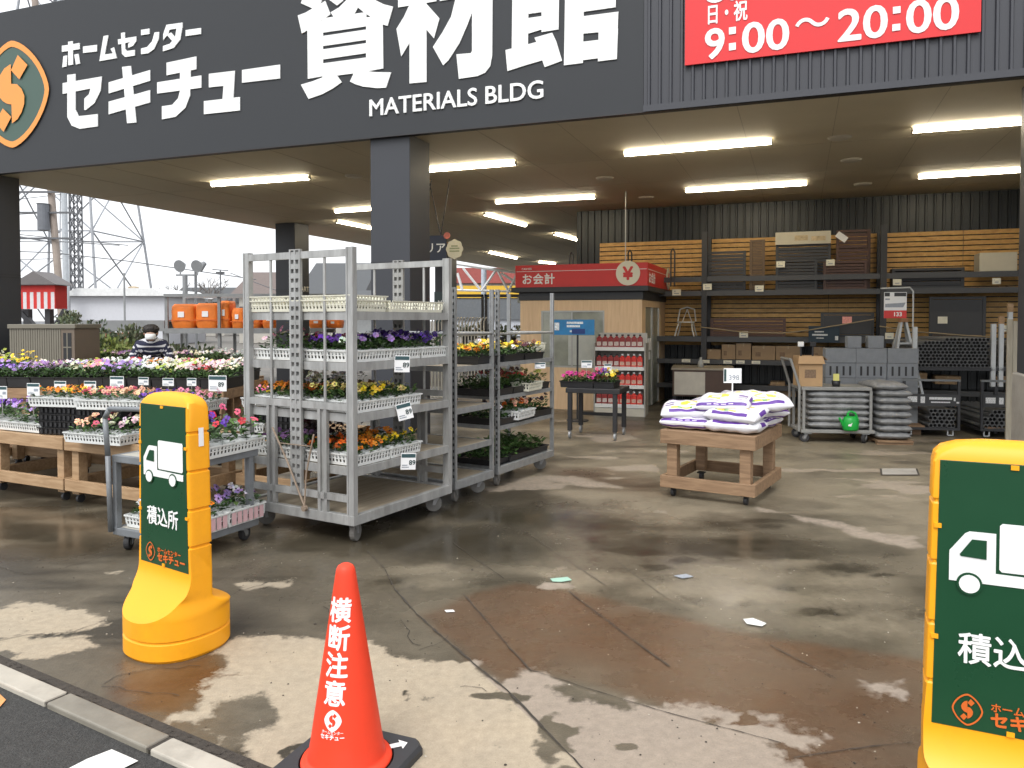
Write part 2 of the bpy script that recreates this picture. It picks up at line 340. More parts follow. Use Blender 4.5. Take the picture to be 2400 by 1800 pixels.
def floor_material():
    m = bpy.data.materials.new('wet_concrete'); m.use_nodes = True; nt = m.node_tree; N = nt.nodes; L = nt.links; p = N['Principled BSDF']
    a = N.new('ShaderNodeAttribute'); a.attribute_name = 'surf'
    sp = N.new('ShaderNodeSeparateColor'); L.new(a.outputs['Color'], sp.inputs[0])
    tc = N.new('ShaderNodeTexCoord')
    def noise(s, d=6, r=.6):
        n = N.new('ShaderNodeTexNoise'); n.inputs['Scale'].default_value = s; n.inputs['Detail'].default_value = d; n.inputs['Roughness'].default_value = r
        L.new(tc.outputs['Object'], n.inputs['Vector']); return n.outputs[0]
    def math_(op, a, b=None, c=None):
        n = N.new('ShaderNodeMath'); n.operation = op
        for i, v in enumerate((a, b, c)):
            if v is None: continue
            if isinstance(v, (int, float)): n.inputs[i].default_value = v
            else: L.new(v, n.inputs[i])
        return n.outputs[0]
    def mixc(f, c1, c2, blend='MIX'):
        n = N.new('ShaderNodeMix'); n.data_type = 'RGBA'; n.blend_type = blend
        if isinstance(f, (int, float)): n.inputs[0].default_value = f
        else: L.new(f, n.inputs[0])
        for i, c in ((6, c1), (7, c2)):
            if isinstance(c, tuple): n.inputs[i].default_value = (*c, 1)
            else: L.new(c, n.inputs[i])
        return n.outputs[2]
    def rng(v, a0, a1, b0, b1):
        n = N.new('ShaderNodeMapRange'); L.new(v, n.inputs[0])
        for i, x in enumerate((a0, a1, b0, b1)): n.inputs[i + 1].default_value = x
        return n.outputs[0]
    dry, brn, pud = sp.outputs[0], sp.outputs[1], sp.outputs[2]; damp = a.outputs['Alpha']
    nf = noise(24, 8, .7); nm = noise(3.5, 7, .65); nl = noise(160, 3, .6)
    dj = math_('ADD', dry, math_('MULTIPLY', math_('SUBTRACT', noise(34, 6, .75), .5), .8)); dryS = rng(dj, .37, .62, 0, 1)
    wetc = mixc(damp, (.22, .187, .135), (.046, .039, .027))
    wetc = mixc(brn, wetc, (.092, .046, .023))
    dryc = mixc(rng(nm, .35, .65, 0, 1), (.39, .33, .245), (.35, .292, .212))
    sx = N.new('ShaderNodeSeparateXYZ'); L.new(tc.outputs['Object'], sx.inputs[0]); ja, jb = G(976, 1438), G(1376, 1810); jn = Vector((jb.y - ja.y, -(jb.x - ja.x))).normalized(); jn = -jn if jn.x < 0 else jn
    side = math_('SUBTRACT', math_('ADD', math_('MULTIPLY', sx.outputs[0], jn.x), math_('MULTIPLY', sx.outputs[1], jn.y)), ja.x * jn.x + ja.y * jn.y)
    dryc = mixc(rng(side, 0, .006, 0, 1), dryc, mixc(rng(nm, .35, .65, 0, 1), (.315, .262, .21), (.275, .228, .18)))
    col = mixc(dryS, wetc, dryc)
    v = math_('MULTIPLY', rng(nf, .25, .75, .80, 1.17), rng(nm, .25, .75, .82, 1.16)); v = math_('MULTIPLY', v, rng(nl, .3, .7, .9, 1.1))
    vc = N.new('ShaderNodeCombineColor')
    for i in range(3): L.new(v, vc.inputs[i])
    col = mixc(1.0, col, vc.outputs[0], 'MULTIPLY')
    L.new(col, p.inputs['Base Color'])
    rw = mixc(pud, (.34, .34, .34), (.10, .10, .10)); rw = mixc(dryS, rw, (.8, .8, .8))
    rs = N.new('ShaderNodeSeparateColor'); L.new(rw, rs.inputs[0])
    L.new(math_('ADD', rs.outputs[0], rng(nm, .3, .7, -.05, .10)), p.inputs['Roughness'])
    p.inputs['IOR'].default_value = 1.4
    b = N.new('ShaderNodeBump'); b.inputs['Distance'].default_value = .006
    L.new(rng(pud, 0, 1, .55, .10), b.inputs['Strength'])
    L.new(math_('ADD', math_('MULTIPLY', nf, .7), math_('MULTIPLY', nl, .3)), b.inputs['Height']); L.new(b.outputs[0], p.inputs['Normal'])
    return m
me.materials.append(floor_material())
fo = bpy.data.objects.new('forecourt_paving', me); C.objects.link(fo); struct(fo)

# far sheet of ground, road asphalt
M_asph = mat('asphalt', (0.038, 0.037, 0.035), 0.8, var=0.75, scale=110, bump=1.0, bscale=150, dirt=.5, dirtcol=(.085, .083, .078))
M_gravel = mat('yard_surface', (0.16, 0.15, 0.135), 0.85, var=0.3, scale=2, bump=.3)
b = MB(); b.add([(-600, 1.5, -.03), (600, 1.5, -.03), (600, 900, -.03), (-600, 900, -.03), (-600, -300, -.03), (600, -300, -.03)], [(0, 1, 2, 3), (4, 5, 1, 0)])
struct(b.build('ground', M_gravel))
e0 = K0 - KD * 30 - KN * .11; e1 = K0 + KD * 40 - KN * .11
b = MB(); b.add([e0 + Vector((0, 0, -.012)), e1 + Vector((0, 0, -.012)), e1 - KN * 14 + Vector((0, 0, -.012)), e0 - KN * 14 + Vector((0, 0, -.012))], [(3, 2, 1, 0)])
struct(b.build('road', M_asph))
# kerb blocks, flush gutter stones 0.6 m long
M_kerb = mat('gutter_block_concrete', (0.40, 0.37, 0.315), 0.75, var=0.3, scale=1.6, bump=.25, dirt=.8, dirtcol=(.17, .15, .125))
M_joint = mat('joint_grit', (0.05, 0.042, 0.034), 0.9, var=0.5, scale=50, bump=.6)
M_kerbw = mat('damp_gutter_block', (0.20, 0.183, 0.15), 0.45, var=0.3, scale=4, bump=.2, dirt=.4, dirtcol=(.34, .31, .26))
kb = MB(); L0 = G(130, 1640); s0 = (L0 - K0).dot(KD)
for i in range(-9, 8):
    a = K0 + KD * (s0 - .62 + .62 * i + .012) - KN * .112; c = a + KD * (.60 + rnd.uniform(-.01, .005))
    w = KN * (.092 + rnd.uniform(-.004, .004)); h = Vector((0, 0, .014 + rnd.uniform(-.002, .002)))
    kb.cur = 1 if i in (1, -3, 4) else 0
    kb.prism([a - Vector((0, 0, .05)), c - Vector((0, 0, .05)), c + w - Vector((0, 0, .05)), a + w - Vector((0, 0, .05))], h + Vector((0, 0, .045)))
struct(kb.build('kerb', [M_kerb, M_kerbw], bevel=.006))
b = MB(); a0 = K0 - KD * 10 - KN * .11; a1 = K0 + KD * 6 - KN * .11
z = Vector((0, 0, .003)); b.add([a0 + z, a1 + z, a1 + KN * .135 + z, a0 + KN * .135 + z], [(0, 1, 2, 3)])
struct(b.build('kerb_bed', M_joint))
# painted marks on the road
M_paint = mat('road_paint', (0.72, 0.72, 0.69), 0.6, var=0.08, scale=20, bump=.3, bscale=150)
M_paint2 = mat('orange_road_paint', (0.70, 0.30, 0.10), 0.6, var=0.15, scale=20, bump=.3, bscale=150)
def ground_poly(name, px, m, z): 
    b = MB(); b.add([G(x, y, z) for x, y in px], [tuple(range(len(px)))]); return struct(b.build(name, m))
ground_poly('road_marking', [(150, 1806), (205, 1778), (262, 1756), (324, 1783), (290, 1800), (230, 1830)], M_paint, -.006)
ground_poly('road_marking', [(-60, 1600), (-5, 1622), (14, 1640), (0, 1656), (-60, 1700)], M_paint2, -.006)
# saw-cut joints and cracks of the slab: thin dark ribbons lying on it
def ribbon(b, pts, w, z, jit=.0):
    P = []
    for (x0, y0), (x1, y1) in zip(pts[:-1], pts[1:]):
        a, c = G(x0, y0, z), G(x1, y1, z); n = max(2, int((c - a).length / .04))
        for i in range(n): P.append(a.lerp(c, i / n) + Vector((rnd.uniform(-jit, jit), rnd.uniform(-jit, jit), 0)))
    P.append(G(*pts[-1], z))
    for i in range(len(P) - 1):
        d = (P[i + 1] - P[i]).normalized(); n = Vector((-d.y, d.x, 0)) * (w * rnd.uniform(.5, 1.3) / 2)
        b.add([P[i] - n, P[i + 1] - n, P[i + 1] + n, P[i] + n], [(0, 1, 2, 3)])
b = MB()
for pts, w in (([(925, 1380), (976, 1438), (1060, 1512), (1120, 1562), (1188, 1617), (1260, 1690), (1376, 1810)], .009),
               ([(1085, 1390), (1100, 1408), (1194, 1517), (1245, 1572)], .007), ([(1060, 1270), (1180, 1355)], .004), ([(1220, 1240), (1345, 1322), (1420, 1372)], .004),
               ([(1332, 1385), (1440, 1467), (1570, 1562)], .007), ([(1805, 1511), (1870, 1545), (1960, 1590)], .006),
               ([(860, 1290), (900, 1330), (925, 1380)], .005), ([(2140, 1738), (1990, 1755), (1860, 1775)], .005),
               ([(1440, 1310), (1560, 1400), (1640, 1440)], .003), ([(1240, 1568), (1400, 1620), (1560, 1668), (1830, 1740)], .004)):
    ribbon(b, pts, w, .004, .002)
for pts in ([(940, 1452), (955, 1470), (962, 1500), (985, 1512)], [(985, 1520), (1040, 1505), (1050, 1490)], [(1080, 1612), (1110, 1608), (1140, 1620)], 
            [(240, 1600), (290, 1580), (330, 1572), (470, 1560)], [(235, 1605), (270, 1612), (330, 1620), (420, 1630)], [(0, 1500), (60, 1490), (170, 1480), (230, 1460)],
            [(500, 1420), (560, 1385), (640, 1360)], [(150, 1330), (260, 1300), (330, 1290)], [(760, 1420), (775, 1440), (790, 1470)], 
            [(0, 1330), (60, 1345), (120, 1340)]):
    ribbon(b, pts, .0032, .0035, .012)
struct(b.build('paving_joints', M_joint))
b = MB(); ribbon(b, [(0, 1549), (140, 1606), (300, 1672), (420, 1726), (579, 1793), (640, 1822)], .035, .006, .008)
struct(b.build('gutter_crack', M_joint))
# cast cover set in the slab
cv = thing('drain_cover', 'small rectangular concrete cover set flush in the slab before the pipe rack', 'drain cover')
b = MB(); pts = [G(x, y, 0.0045) for x, y in ((2062, 1098), (2150, 1098), (2156, 1114), (2064, 1114))]; b.add(pts, [(3, 2, 1, 0)]); b.build('rim', M_joint, cv)
ctr = sum(pts, Vector()) / 4
b = MB(); b.add([ctr + (p - ctr) * .9 + Vector((0, 0, .004)) for p in pts], [(3, 2, 1, 0)]); b.build('lid', M_concrete, cv)
# small litter on the slab
def litter(label, px, m, z=.005):
    b = MB(); P = [G(x, y, z) for x, y in px]; b.prism(P, (0, 0, .003)); o = b.build('scrap', m); tag(o, label, 'litter'); return o
M_scrapw = mat('white_scrap', (.8, .8, .78), .6)
M_scrapg = mat('green_scrap', (.35, .55, .45), .6)
litter('white plastic scrap lying on the wet brown slab', [(1742, 1452), (1765, 1450), (1796, 1462), (1786, 1468), (1750, 1462)], M_scrapw)
litter('pale green film scrap lying at the edge of the puddle', [(1290, 1357), (1330, 1353), (1340, 1360), (1315, 1364), (1295, 1363)], M_scrapg)
litter('dark grey scrap lying in the middle of the puddle', [(1580, 1350), (1608, 1346), (1625, 1352), (1600, 1356)], M_inkgrey)
litter('small white paper bit stuck on the brown slab by the joint', [(1042, 1431), (1062, 1430), (1066, 1434), (1046, 1435)], M_scrapw)

# grit: crumbs of mortar, leaf bits and grains swept over the slab
b = MB(); rg = random.Random(11)
for i in range(420):
    px, py = rg.uniform(0, 2100), rg.choice((rg.uniform(1300, 1795), rg.uniform(1120, 1500)))
    p = G(px, py, .0015)
    if (p.x - K0.x) * KN.x + (p.y - K0.y) * KN.y < .05: continue
    r = rg.uniform(.0015, .0055) * (1.6 if rg.random() < .1 else 1); a = rg.uniform(0, 3); b.cur = rg.choice((0, 0, 1))
    b.add([p + Vector((r * math.cos(a + t) * rg.uniform(.6, 1.2), r * math.sin(a + t) * rg.uniform(.6, 1.2), 0)) for t in (0, 1.57, 3.14, 4.71)] + [p + Vector((0, 0, r * .7))], [(0, 1, 4), (1, 2, 4), (2, 3, 4), (3, 0, 4)])
g_ = b.build('grit', [M_joint, mat('pale_grit', (.42, .38, .31), .9)]); g_['kind'] = 'stuff'
# ------------------------------------------------------------------ store building
H = 3.5; HS = 3.515; FT = 5.7
M_fas = mat('charcoal_panel', (0.036, 0.039, 0.0435), 0.55, spec=.3, var=0.06, scale=.8, dirt=.25, dirtcol=(.030, .032, .035))
M_cor = mat('charcoal_corrugated', (0.040, 0.0425, 0.052), 0.5, var=0.06, scale=1.5)
M_pil = mat('charcoal_pillar_cladding', (0.035, 0.038, 0.046), 0.5, var=0.08, scale=2)
M_sof = mat('soffit_board', (0.56, 0.51, 0.39), 0.7, var=0.06, scale=1.2, dirt=.15, dirtcol=(.43, .38, .28))
M_trim = mat('dark_edge_trim', (0.02, 0.02, 0.022), 0.5)
M_wal = mat('dark_corrugated_wall', (0.018, 0.021, 0.022), 0.38, 0.3, var=0.15, scale=2)
M_slat = wood('yellow_timber_slats', (0.50, 0.28, 0.085), (0.70, 0.42, 0.135), .55, (1.5, 10, 10), 2)
bld = thing('store_building', 'dark grey home centre building with a deep open canopy on square pillars', 'building')
def hexbox(b, u0, u1, v0, v1, z0, z1):
    P = [B(u, v, z) for z in (z0, z1) for u, v in ((u0, v0), (u1, v0), (u1, v1), (u0, v1))]
    return b.add(P, [(3, 2, 1, 0), (4, 5, 6, 7), (0, 1, 5, 4), (1, 2, 6, 5), (2, 3, 7, 6), (3, 0, 4, 7)])
UE = -.92; US = 8.83; UR = 24.0; VB = 6.65; VL = 24.5; UW = 6.3
b = MB(); hexbox(b, UE, US, 0, .06, H + .004, FT); hexbox(b, UE, UE + .25, .302, VL, H + .08, FT - 1.2); b.build('fascia', M_fas, bld)
def corrug(b, p0, p1, nrm, z0, z1, pitch=.11, depth=.022, prof=(0, .30, .42, .58, .70)):
    p0 = Vector(p0); p1 = Vector(p1); L = (p1 - p0).length; d = (p1 - p0) / L; n = int(L / pitch); pts = []
    for i in range(n):
        for t, h in ((0, 0), (.34, 0), (.42, 1), (.60, 1), (.68, 0)): pts.append(p0 + d * ((i + t) * pitch) + nrm * (depth * h))
    pts.append(p1)
    vs = [Vector((p.x, p.y, z0)) for p in pts] + [Vector((p.x, p.y, z1)) for p in pts]; k = len(pts)
    b.add(vs, [(i, i + 1, k + i + 1, k + i) for i in range(k - 1)])
b = MB(); corrug(b, B(US + .004, -.005), B(UR, -.005), -BV, H + .02, FT, .105, .022); hexbox(b, US + .004, UR, .02, .06, H + .004, FT); b.build('corrugated_fascia', M_cor, bld)
b = MB(); hexbox(b, UE, UR, -.012, .075, H - .014, H + .002); b.build('edge_trim', M_trim, bld)
b = MB(); hexbox(b, US + .004, UR, -.034, -.028, H - .012, H + .05); b.build('edge_flashing', M_cor, bld)
# soffit: boards with dark seams
b = MB(); hexbox(b, UE, UR, .0605, VB, HS, HS + .1); hexbox(b, UE, UW + .3, VB, VL, HS, HS + .1); b.build('soffit', M_sof, bld)
b = MB()
for u in np.arange(.6, 20, .91): hexbox(b, u, u + .006, .08, VB if u > UW else VL, HS - .0025, HS - .001)
for v in (2.15, 3.97, 5.8): hexbox(b, UE, UR, v, v + .005, HS - .004, HS - .0026)
b.build('soffit_seams', mat('soffit_seam', (.38, .34, .26), .8), bld)
b = MB(); hexbox(b, UE - .05, UR, .3, VL, FT - 1.0, FT - .9); b.build('roof', M_trim, bld)
# walls behind
b = MB(); corrug(b, B(UW, VB), B(UR, VB), -BV, -.02, HS, .13, .03); corrug(b, B(UW, VB + .01), B(UW, VL), -BU, -.02, HS, .13, .03)
hexbox(b, UW + .02, UR, VB + .02, VB + .2, 0, HS); hexbox(b, UW + .02, UW + .2, VB + .2, VL, 0, HS); b.build('wall', M_wal, bld)
b = MB(); hexbox(b, 19, 19.2, .33, VB, 0, HS); b.build('end_wall', M_wal, bld)
# pillars with cladding joints and concrete plinths
def pillar(u, v, w=.42, zp=.06):
    b = MB(); hexbox(b, u, u + w, v, v + w, zp, HS); o = b.build('pillar', M_pil, bld, bevel=.008)
    b = MB(); hexbox(b, u - .002, u + w + .002, v - .002, v + w + .002, 2.06, 2.068); hexbox(b, u - .002, u + w + .002, v - .002, v + w + .002, 2.1, 2.106); b.build('seam', M_trim, o)
    b = MB(); hexbox(b, u - .03, u + w + .03, v - .03, v + w + .03, 0, zp); b.build('plinth', M_concrete, o, bevel=.015)
    return o
pillar(-.83, .05); pillar(5.72, .05, .5); pillar(12.12, .05, zp=.98); pillar(-.24, 6.1, .5); pillar(-.05, 13.4, .5); pillar(18.2, .05)
sg = thing('pillar_sign', 'small white MART lettering on the dark rear left pillar', 'sign', group=None)
text('lettering', 'MART', .16, mat('grey_lettering', (.5, .5, .47), .5), sg, fr(B(.265, 6.16, 2.06), BV, (0, 0, 1)), .02)
sg = thing('pillar_sign', 'dark green plate with small white M on the far pillar', 'sign')
b = MB(); hexbox(b, -.06, .46, 13.375, 13.395, 1.35, 2.3); b.build('plate', mat('dark_green_plate', (.03, .06, .06), .4), sg)
text('lettering', 'M', .2, M_wt, sg, fr(B(.06, 13.37, 1.9), BU, (0, 0, 1)), .02)

# ------------------------------------------------------------------ letters of the shop sign, each stroke on the fascia plane
def zone(ox, oy, s): return lambda p: (ox + p[0] / s, oy + p[1] / s)
def face_poly(b, pts, zf, off, depth):
    n = -BV; P = [onplane(*zf(p), BP + n * off, n) for p in pts]
    b.prism(P, n * depth)
Z1 = zone(0, 0, 2.765); ZA = zone(680, 0, 5.53); ZB = zone(1080, 0, 5.53)
brand = thing('shop_sign', 'large white shop name letters and orange emblem on the charcoal fascia', 'sign')
KANA_S = [[(405, 298), (520, 280), (520, 320), (405, 338)], [(445, 272), (475, 268), (477, 420), (447, 425)], [(415, 365), (440, 360), (435, 432), (407, 438)], [(485, 355), (512, 350), (522, 413), (496, 420)],
 [(542, 303), (632, 292), (632, 335), (542, 345)],
 [(675, 235), (706, 230), (683, 355), (735, 347), (720, 318), (742, 308), (760, 378), (648, 398)],
 [(788, 215), (812, 211), (815, 318), (825, 332), (877, 325), (877, 362), (815, 371), (794, 350)], [(768, 257), (887, 238), (887, 268), (866, 298), (835, 312), (835, 285), (850, 274), (770, 290)],
 [(918, 195), (972, 187), (972, 222), (918, 230)], [(1005, 213), (1035, 208), (1032, 255), (1002, 320), (962, 348), (918, 353), (918, 316), (958, 306), (990, 268)],
 [(1083, 163), (1186, 148), (1186, 182), (1075, 198)], [(1150, 176), (1186, 172), (1172, 258), (1130, 312), (1060, 335), (1060, 300), (1105, 285), (1138, 245)], [(1083, 163), (1112, 158), (1094, 222), (1062, 262), (1062, 222)], [(1086, 228), (1112, 212), (1156, 262), (1132, 282)],
 [(1207, 197), (1306, 183), (1306, 222), (1207, 236)]]
KANA_B = [[(410, 540), (664, 497), (655, 590), (615, 670), (560, 714), (550, 714), (550, 640), (580, 612), (590, 575), (410, 610)], [(440, 487), (493, 480), (493, 712), (513, 754), (637, 740), (637, 820), (520, 836), (468, 815), (440, 760)],
 [(708, 535), (976, 455), (976, 525), (708, 607)], [(708, 660), (976, 585), (976, 665), (708, 742)], [(795, 435), (852, 428), (887, 795), (827, 800)],
 [(1083, 408), (1276, 367), (1276, 450), (1083, 490)], [(1022, 535), (1308, 490), (1308, 570), (1022, 608)], [(1170, 440), (1240, 425), (1235, 620), (1205, 700), (1142, 758), (1053, 775), (1053, 690), (1120, 680), (1158, 638), (1170, 590)],
 [(1357, 480), (1526, 460), (1515, 645), (1445, 650), (1452, 558), (1357, 568)], [(1325, 657), (1558, 630), (1558, 717), (1325, 742)],
 [(1572, 455), (1818, 420), (1818, 510), (1572, 538)]]
K_SHI = [[(228, 300), (432, 270), (432, 990), (235, 1025)], [(990, 230), (1205, 200), (1212, 890), (990, 930)],
 [(425, 240), (995, 160), (995, 345), (425, 428)], [(425, 470), (995, 386), (995, 520), (425, 602)], [(425, 644), (995, 562), (995, 692), (425, 775)], [(425, 825), (995, 748), (995, 935), (425, 1005)],
 [(145, 1100), (300, 1055), (440, 1000), (605, 970), (675, 1068), (560, 1150), (420, 1225), (245, 1285)], [(835, 940), (1000, 925), (1120, 938), (1315, 940), (1248, 1140), (1130, 1145), (950, 1125), (850, 1095), (780, 1060)],
 [(105, 205), (210, 165), (298, 112), (390, 60), (460, 15), (528, 188), (430, 260), (300, 340), (228, 400), (158, 438)], [(145, 45), (185, -60), (420, 10), (380, 80), (298, 114)], [(510, 0), (560, -120), (700, -40), (690, 15), (612, 75)],
 [(530, 165), (640, 100), (740, 0), (790, -160), (960, -160), (930, 20), (842, 180), (700, 215), (575, 230)], [(890, 105), (880, -40), (1000, -60), (1110, 5), (1220, 60), (1340, 90), (1268, 340), (1200, 320), (960, 165)],
 [(560, -200), (620, -300), (1300, -380), (1300, -230), (600, -130)]]
K_ZAI = [[(1552, 200), (1772, 190), (1772, 1065), (1552, 1085)], [(1552, -420), (1772, -440), (1772, 192), (1552, 202)], [(1405, -60), (1900, -125), (1900, 20), (1405, 100)],
 [(1545, 80), (1600, 60), (1600, 480), (1445, 735), (1383, 378), (1480, 220)], [(1760, 40), (1940, 242), (1868, 500), (1740, 350)],
 [(2160, -60), (2420, -90), (2380, 120), (2300, 330), (2200, 560), (2060, 780), (1988, 850), (1855, 612), (1980, 420), (2090, 220)], [(1945, -160), (2680, -260), (2680, -110), (1945, 18)]]
K_ZAI_B = [[(150, -400), (418, -440), (410, 720), (385, 860), (320, 945), (220, 990), (-20, 1025), (-52, 708), (135, 692), (150, 660)]]
K_KAN = [[(672, -60), (882, -90), (872, 700), (663, 700)], [(870, -90), (1055, -115), (1055, 160), (882, 185)], [(878, 238), (1055, 212), (1055, 385), (875, 440)], [(1050, -115), (1278, -145), (1270, 385), (1050, 420)],
 [(583, 652), (760, 608), (983, 548), (958, 492), (1188, 428), (1240, 540), (1315, 790), (1090, 875), (1060, 785), (840, 850), (608, 925)],
 [(1355, -60), (1600, -90), (1585, 820), (1340, 850)], [(1585, -90), (2015, -150), (2010, 98), (1590, 158)], [(1590, 215), (2045, 155), (2035, 400), (1590, 440)], [(1585, 545), (1795, 520), (1780, 760), (1580, 785)], [(1790, 395), (2040, 370), (2025, 770), (1780, 800)],
 [(600, -200), (960, -440), (1280, -240), (1280, -130), (940, -300), (640, -60)], [(1340, -380), (2080, -470), (2080, -200), (1900, -180), (1900, -300), (1500, -250), (1500, -110), (1340, -90)]]
def letters(name, sets):
    b = MB(); k = 0
    for zf, polys in sets:
        for p in polys: face_poly(b, p, zf, .002, .010 + .00012 * k); k += 1
    return b.build(name, M_wt, brand)
letters('lettering', [(Z1, KANA_S)]); letters('lettering', [(Z1, KANA_B)])
letters('lettering', [(ZA, K_SHI)]); letters('lettering', [(ZA, K_ZAI), (ZB, K_ZAI_B)]); letters('lettering', [(ZB, K_KAN)])
p = onplane(864, 273, BP - BV * .004, -BV); p2 = onplane(1274, 232, BP - BV * .004, -BV)
M0 = fr(p, BU, (0, 0, 1)); t = text('lettering', 'MATERIALS BLDG', .26, M_wt, brand, M0, .012, .012)
t.scale = (1, 1, 1)
wid = max(v.co.dot(BU) for v in t.data.vertices) - p.dot(BU); k = (p2 - p).dot(BU) / wid
for v in t.data.vertices: d = (v.co - p).dot(BU); v.co += BU * (d * (k - 1))
# emblem: rounded diamond, ring, S of two petals and two lozenges
PETAL1 = [(175, 425), (90, 470), (10, 575), (-25, 700), (0, 840), (60, 920), (120, 965), (185, 985), (185, 430)]
PETAL2 = [(187, 698), (270, 715), (335, 790), (372, 890), (368, 1000), (330, 1110), (270, 1200), (190, 1250), (187, 985)]
LOZ1 = [(290, 315), (425, 475), (305, 655), (190, 510)]; LOZ2 = [(65, 1025), (185, 1160), (70, 1355), (-50, 1200)]
def emb_n(pts): return [((x - 185) / 520.0, -(y - 840) / 745.0) for x, y in pts]
def emb_out(k, n=40): 
    P = []
    for i in range(n):
        t = 2 * math.pi * i / n; c, s = math.cos(t), math.sin(t); e = 2 / 1.55
        P.append((k * math.copysign(abs(c) ** e, c), k * math.copysign(abs(s) ** e, s)))
    return P
def emblem(parent, M, hw, hh, m_ring, m_in, m_s, d=.004, fn=None, name='emblem'):
    fmap = fn
    if fmap: fn = lambda x, y, z: Vector((x, y, z))
    else: fn = lambda x, y, z: M @ Vector((x, y, z))
    def fin(o):
        if fmap:
            dice(o.data, hw * .12)
            for v in o.data.vertices: v.co = fmap(*v.co)
        return o
    def flat(b, pts, z0, z1): b.add([fn(x * hw, y * hh, z1) for x, y in pts], [tuple(range(len(pts)))]); 
    e = MB(); o = emb_out(1); i_ = emb_out(.885); n = len(o)
    e.add([fn(x * hw, y * hh, d) for x, y in o] + [fn(x * hw, y * hh, d) for x, y in i_], [(k, (k + 1) % n, n + (k + 1) % n, n + k) for k in range(n)])
    if m_ring: ring = fin(e.build(name, m_ring, parent))
    else: ring = None
    if m_in:
        q = MB(); flat(q, emb_out(.9 if m_ring else 1), 0, d * .6); ro = fin(q.build('emblem_ground', m_in, ring or parent)); ring = ring or ro
    q = MB()
    for k, P in enumerate((PETAL1, PETAL2, LOZ1, LOZ2)): flat(q, [p for p in reversed(emb_n(P))], 0, d * (1.4 + .1 * k))
    fin(q.build('emblem_letter', m_s, ring))
M_orange = mat('orange_enamel', (0.80, 0.30, 0.055), 0.4, var=.03)
M_green = mat('green_enamel', (0.045, 0.09, 0.07), 0.4, var=.05)
ec = onplane(31, 80 + 840 / 5.925, BP - BV * .003, -BV); er = onplane(118, 80 + 800 / 5.925, BP - BV * .003, -BV); et = onplane(31, 96, BP - BV * .003, -BV)
emblem(brand, fr(ec, BU, (0, 0, 1)), (er - ec).dot(BU), et.z - ec.z, M_orange, M_green, M_orange, .02)

# ------------------------------------------------------------------ red opening hours board
M_red = mat('red_sign_board', (0.66, 0.018, 0.021), 0.45, var=.03)
hrs = thing('opening_hours_sign', 'red opening hours board with white times on the corrugated fascia', 'sign')
f0 = BP - BV * .05; c0 = onplane(1605, 153, f0, -BV); c1 = onplane(2299, 74, f0, -BV); zb = (c0.z + c1.z) / 2
u0, u1 = touv(c0)[0], touv(c1)[0]
b = MB(); hexbox(b, u0, u1, -.05, -.028, zb, 5.5); b.build('panel', M_red, hrs)
def ontext(parent, s, px0, px1, pyb, hpx, bold, m=M_wt, plane=None, ext=.003, off=.053):
    f = BP - BV * off; a = onplane(*px0, f, -BV); c = onplane(*px1, f, -BV)
    h = onplane(px0[0], px0[1] - hpx, f, -BV).z - a.z
    t = text('lettering', s, h / .73, m, parent, fr(Vector((a.x, a.y, a.z)), BU, (0, 0, 1)), bold, ext)
    w = max(v.co.dot(BU) for v in t.data.vertices) - a.dot(BU); k = (c - a).dot(BU) / w
    for v in t.data.vertices: v.co += BU * ((v.co - a).dot(BU) * (k - 1))
    return t
zt = lambda x, y: (1600 + x / 2.765, y / 2.765)
ontext(hrs, '9', zt(138, 384), zt(272, 350), 0, 72, .018); 
for (x0, y0, x1, y1) in ((300, 175, 345, 222), (300, 278, 345, 326), (1362, 42, 1412, 88), (1358, 155, 1410, 200)):
    b = MB(); P = [onplane(*zt(*q), BP - BV * .053, -BV) for q in ((x0, y1 + 3), (x1, y1 - 4), (x1, y0 - 2), (x0, y0 + 4))]; b.prism(P, -BV * .004); b.build('colon_dot', M_wt, hrs)
ontext(hrs, '00', zt(380, 345), zt(690, 318), 0, 72, .018); ontext(hrs, '～', zt(722, 245), zt(950, 225), 0, 60, .012)
ontext(hrs, '20', zt(998, 270), zt(1328, 242), 0, 76, .018); ontext(hrs, '00', zt(1442, 218), zt(1790, 190), 0, 78, .018)
ontext(hrs, '日・祝', zt(150, 150), zt(420, 122), 0, 36, .02)
ontext(hrs, '8:00～20:00', zt(138, 22), zt(1790, -150), 0, 74, .018)
# ------------------------------------------------------------------ fluorescent lamps under the soffit
M_tube = mat('lit_tube', (1.0, 0.87, 0.64), .4, emit=19)
M_lampbody = mat('lamp_housing', (0.42, 0.40, 0.36), .5)
LAMPS = [((498, 441), (724, 425), 'nearest the left pillar'), ((998, 408), (1207, 392), 'just right of the front pillar'), ((1465, 371), (1807, 343), 'longest one at the front centre'),
 ((2140, 317), (2396, 298), 'foremost one at the far right'), ((1163, 481), (1394, 469), 'centre of the second row'), ((1608, 455), (1890, 438), 'right of centre over the booth sign'), ((2153, 423), (2393, 408), 'rear one at the far right'),
 ((787, 502), (930, 492), 'left of the front pillar, partly behind it'), ((790, 525), (930, 552), 'slanting, left of the front pillar and lowest there'), ((1136, 508), (1231, 534), 'slanting, nearest right of the front pillar'),
 ((1299, 553), (1352, 567), 'slanting, before the dark wall corner'), ((1145, 595), (1210, 609), 'slanting, above the white roof truss'), ((1262, 617), (1300, 621), 'tiny far one above the red booth sign')]
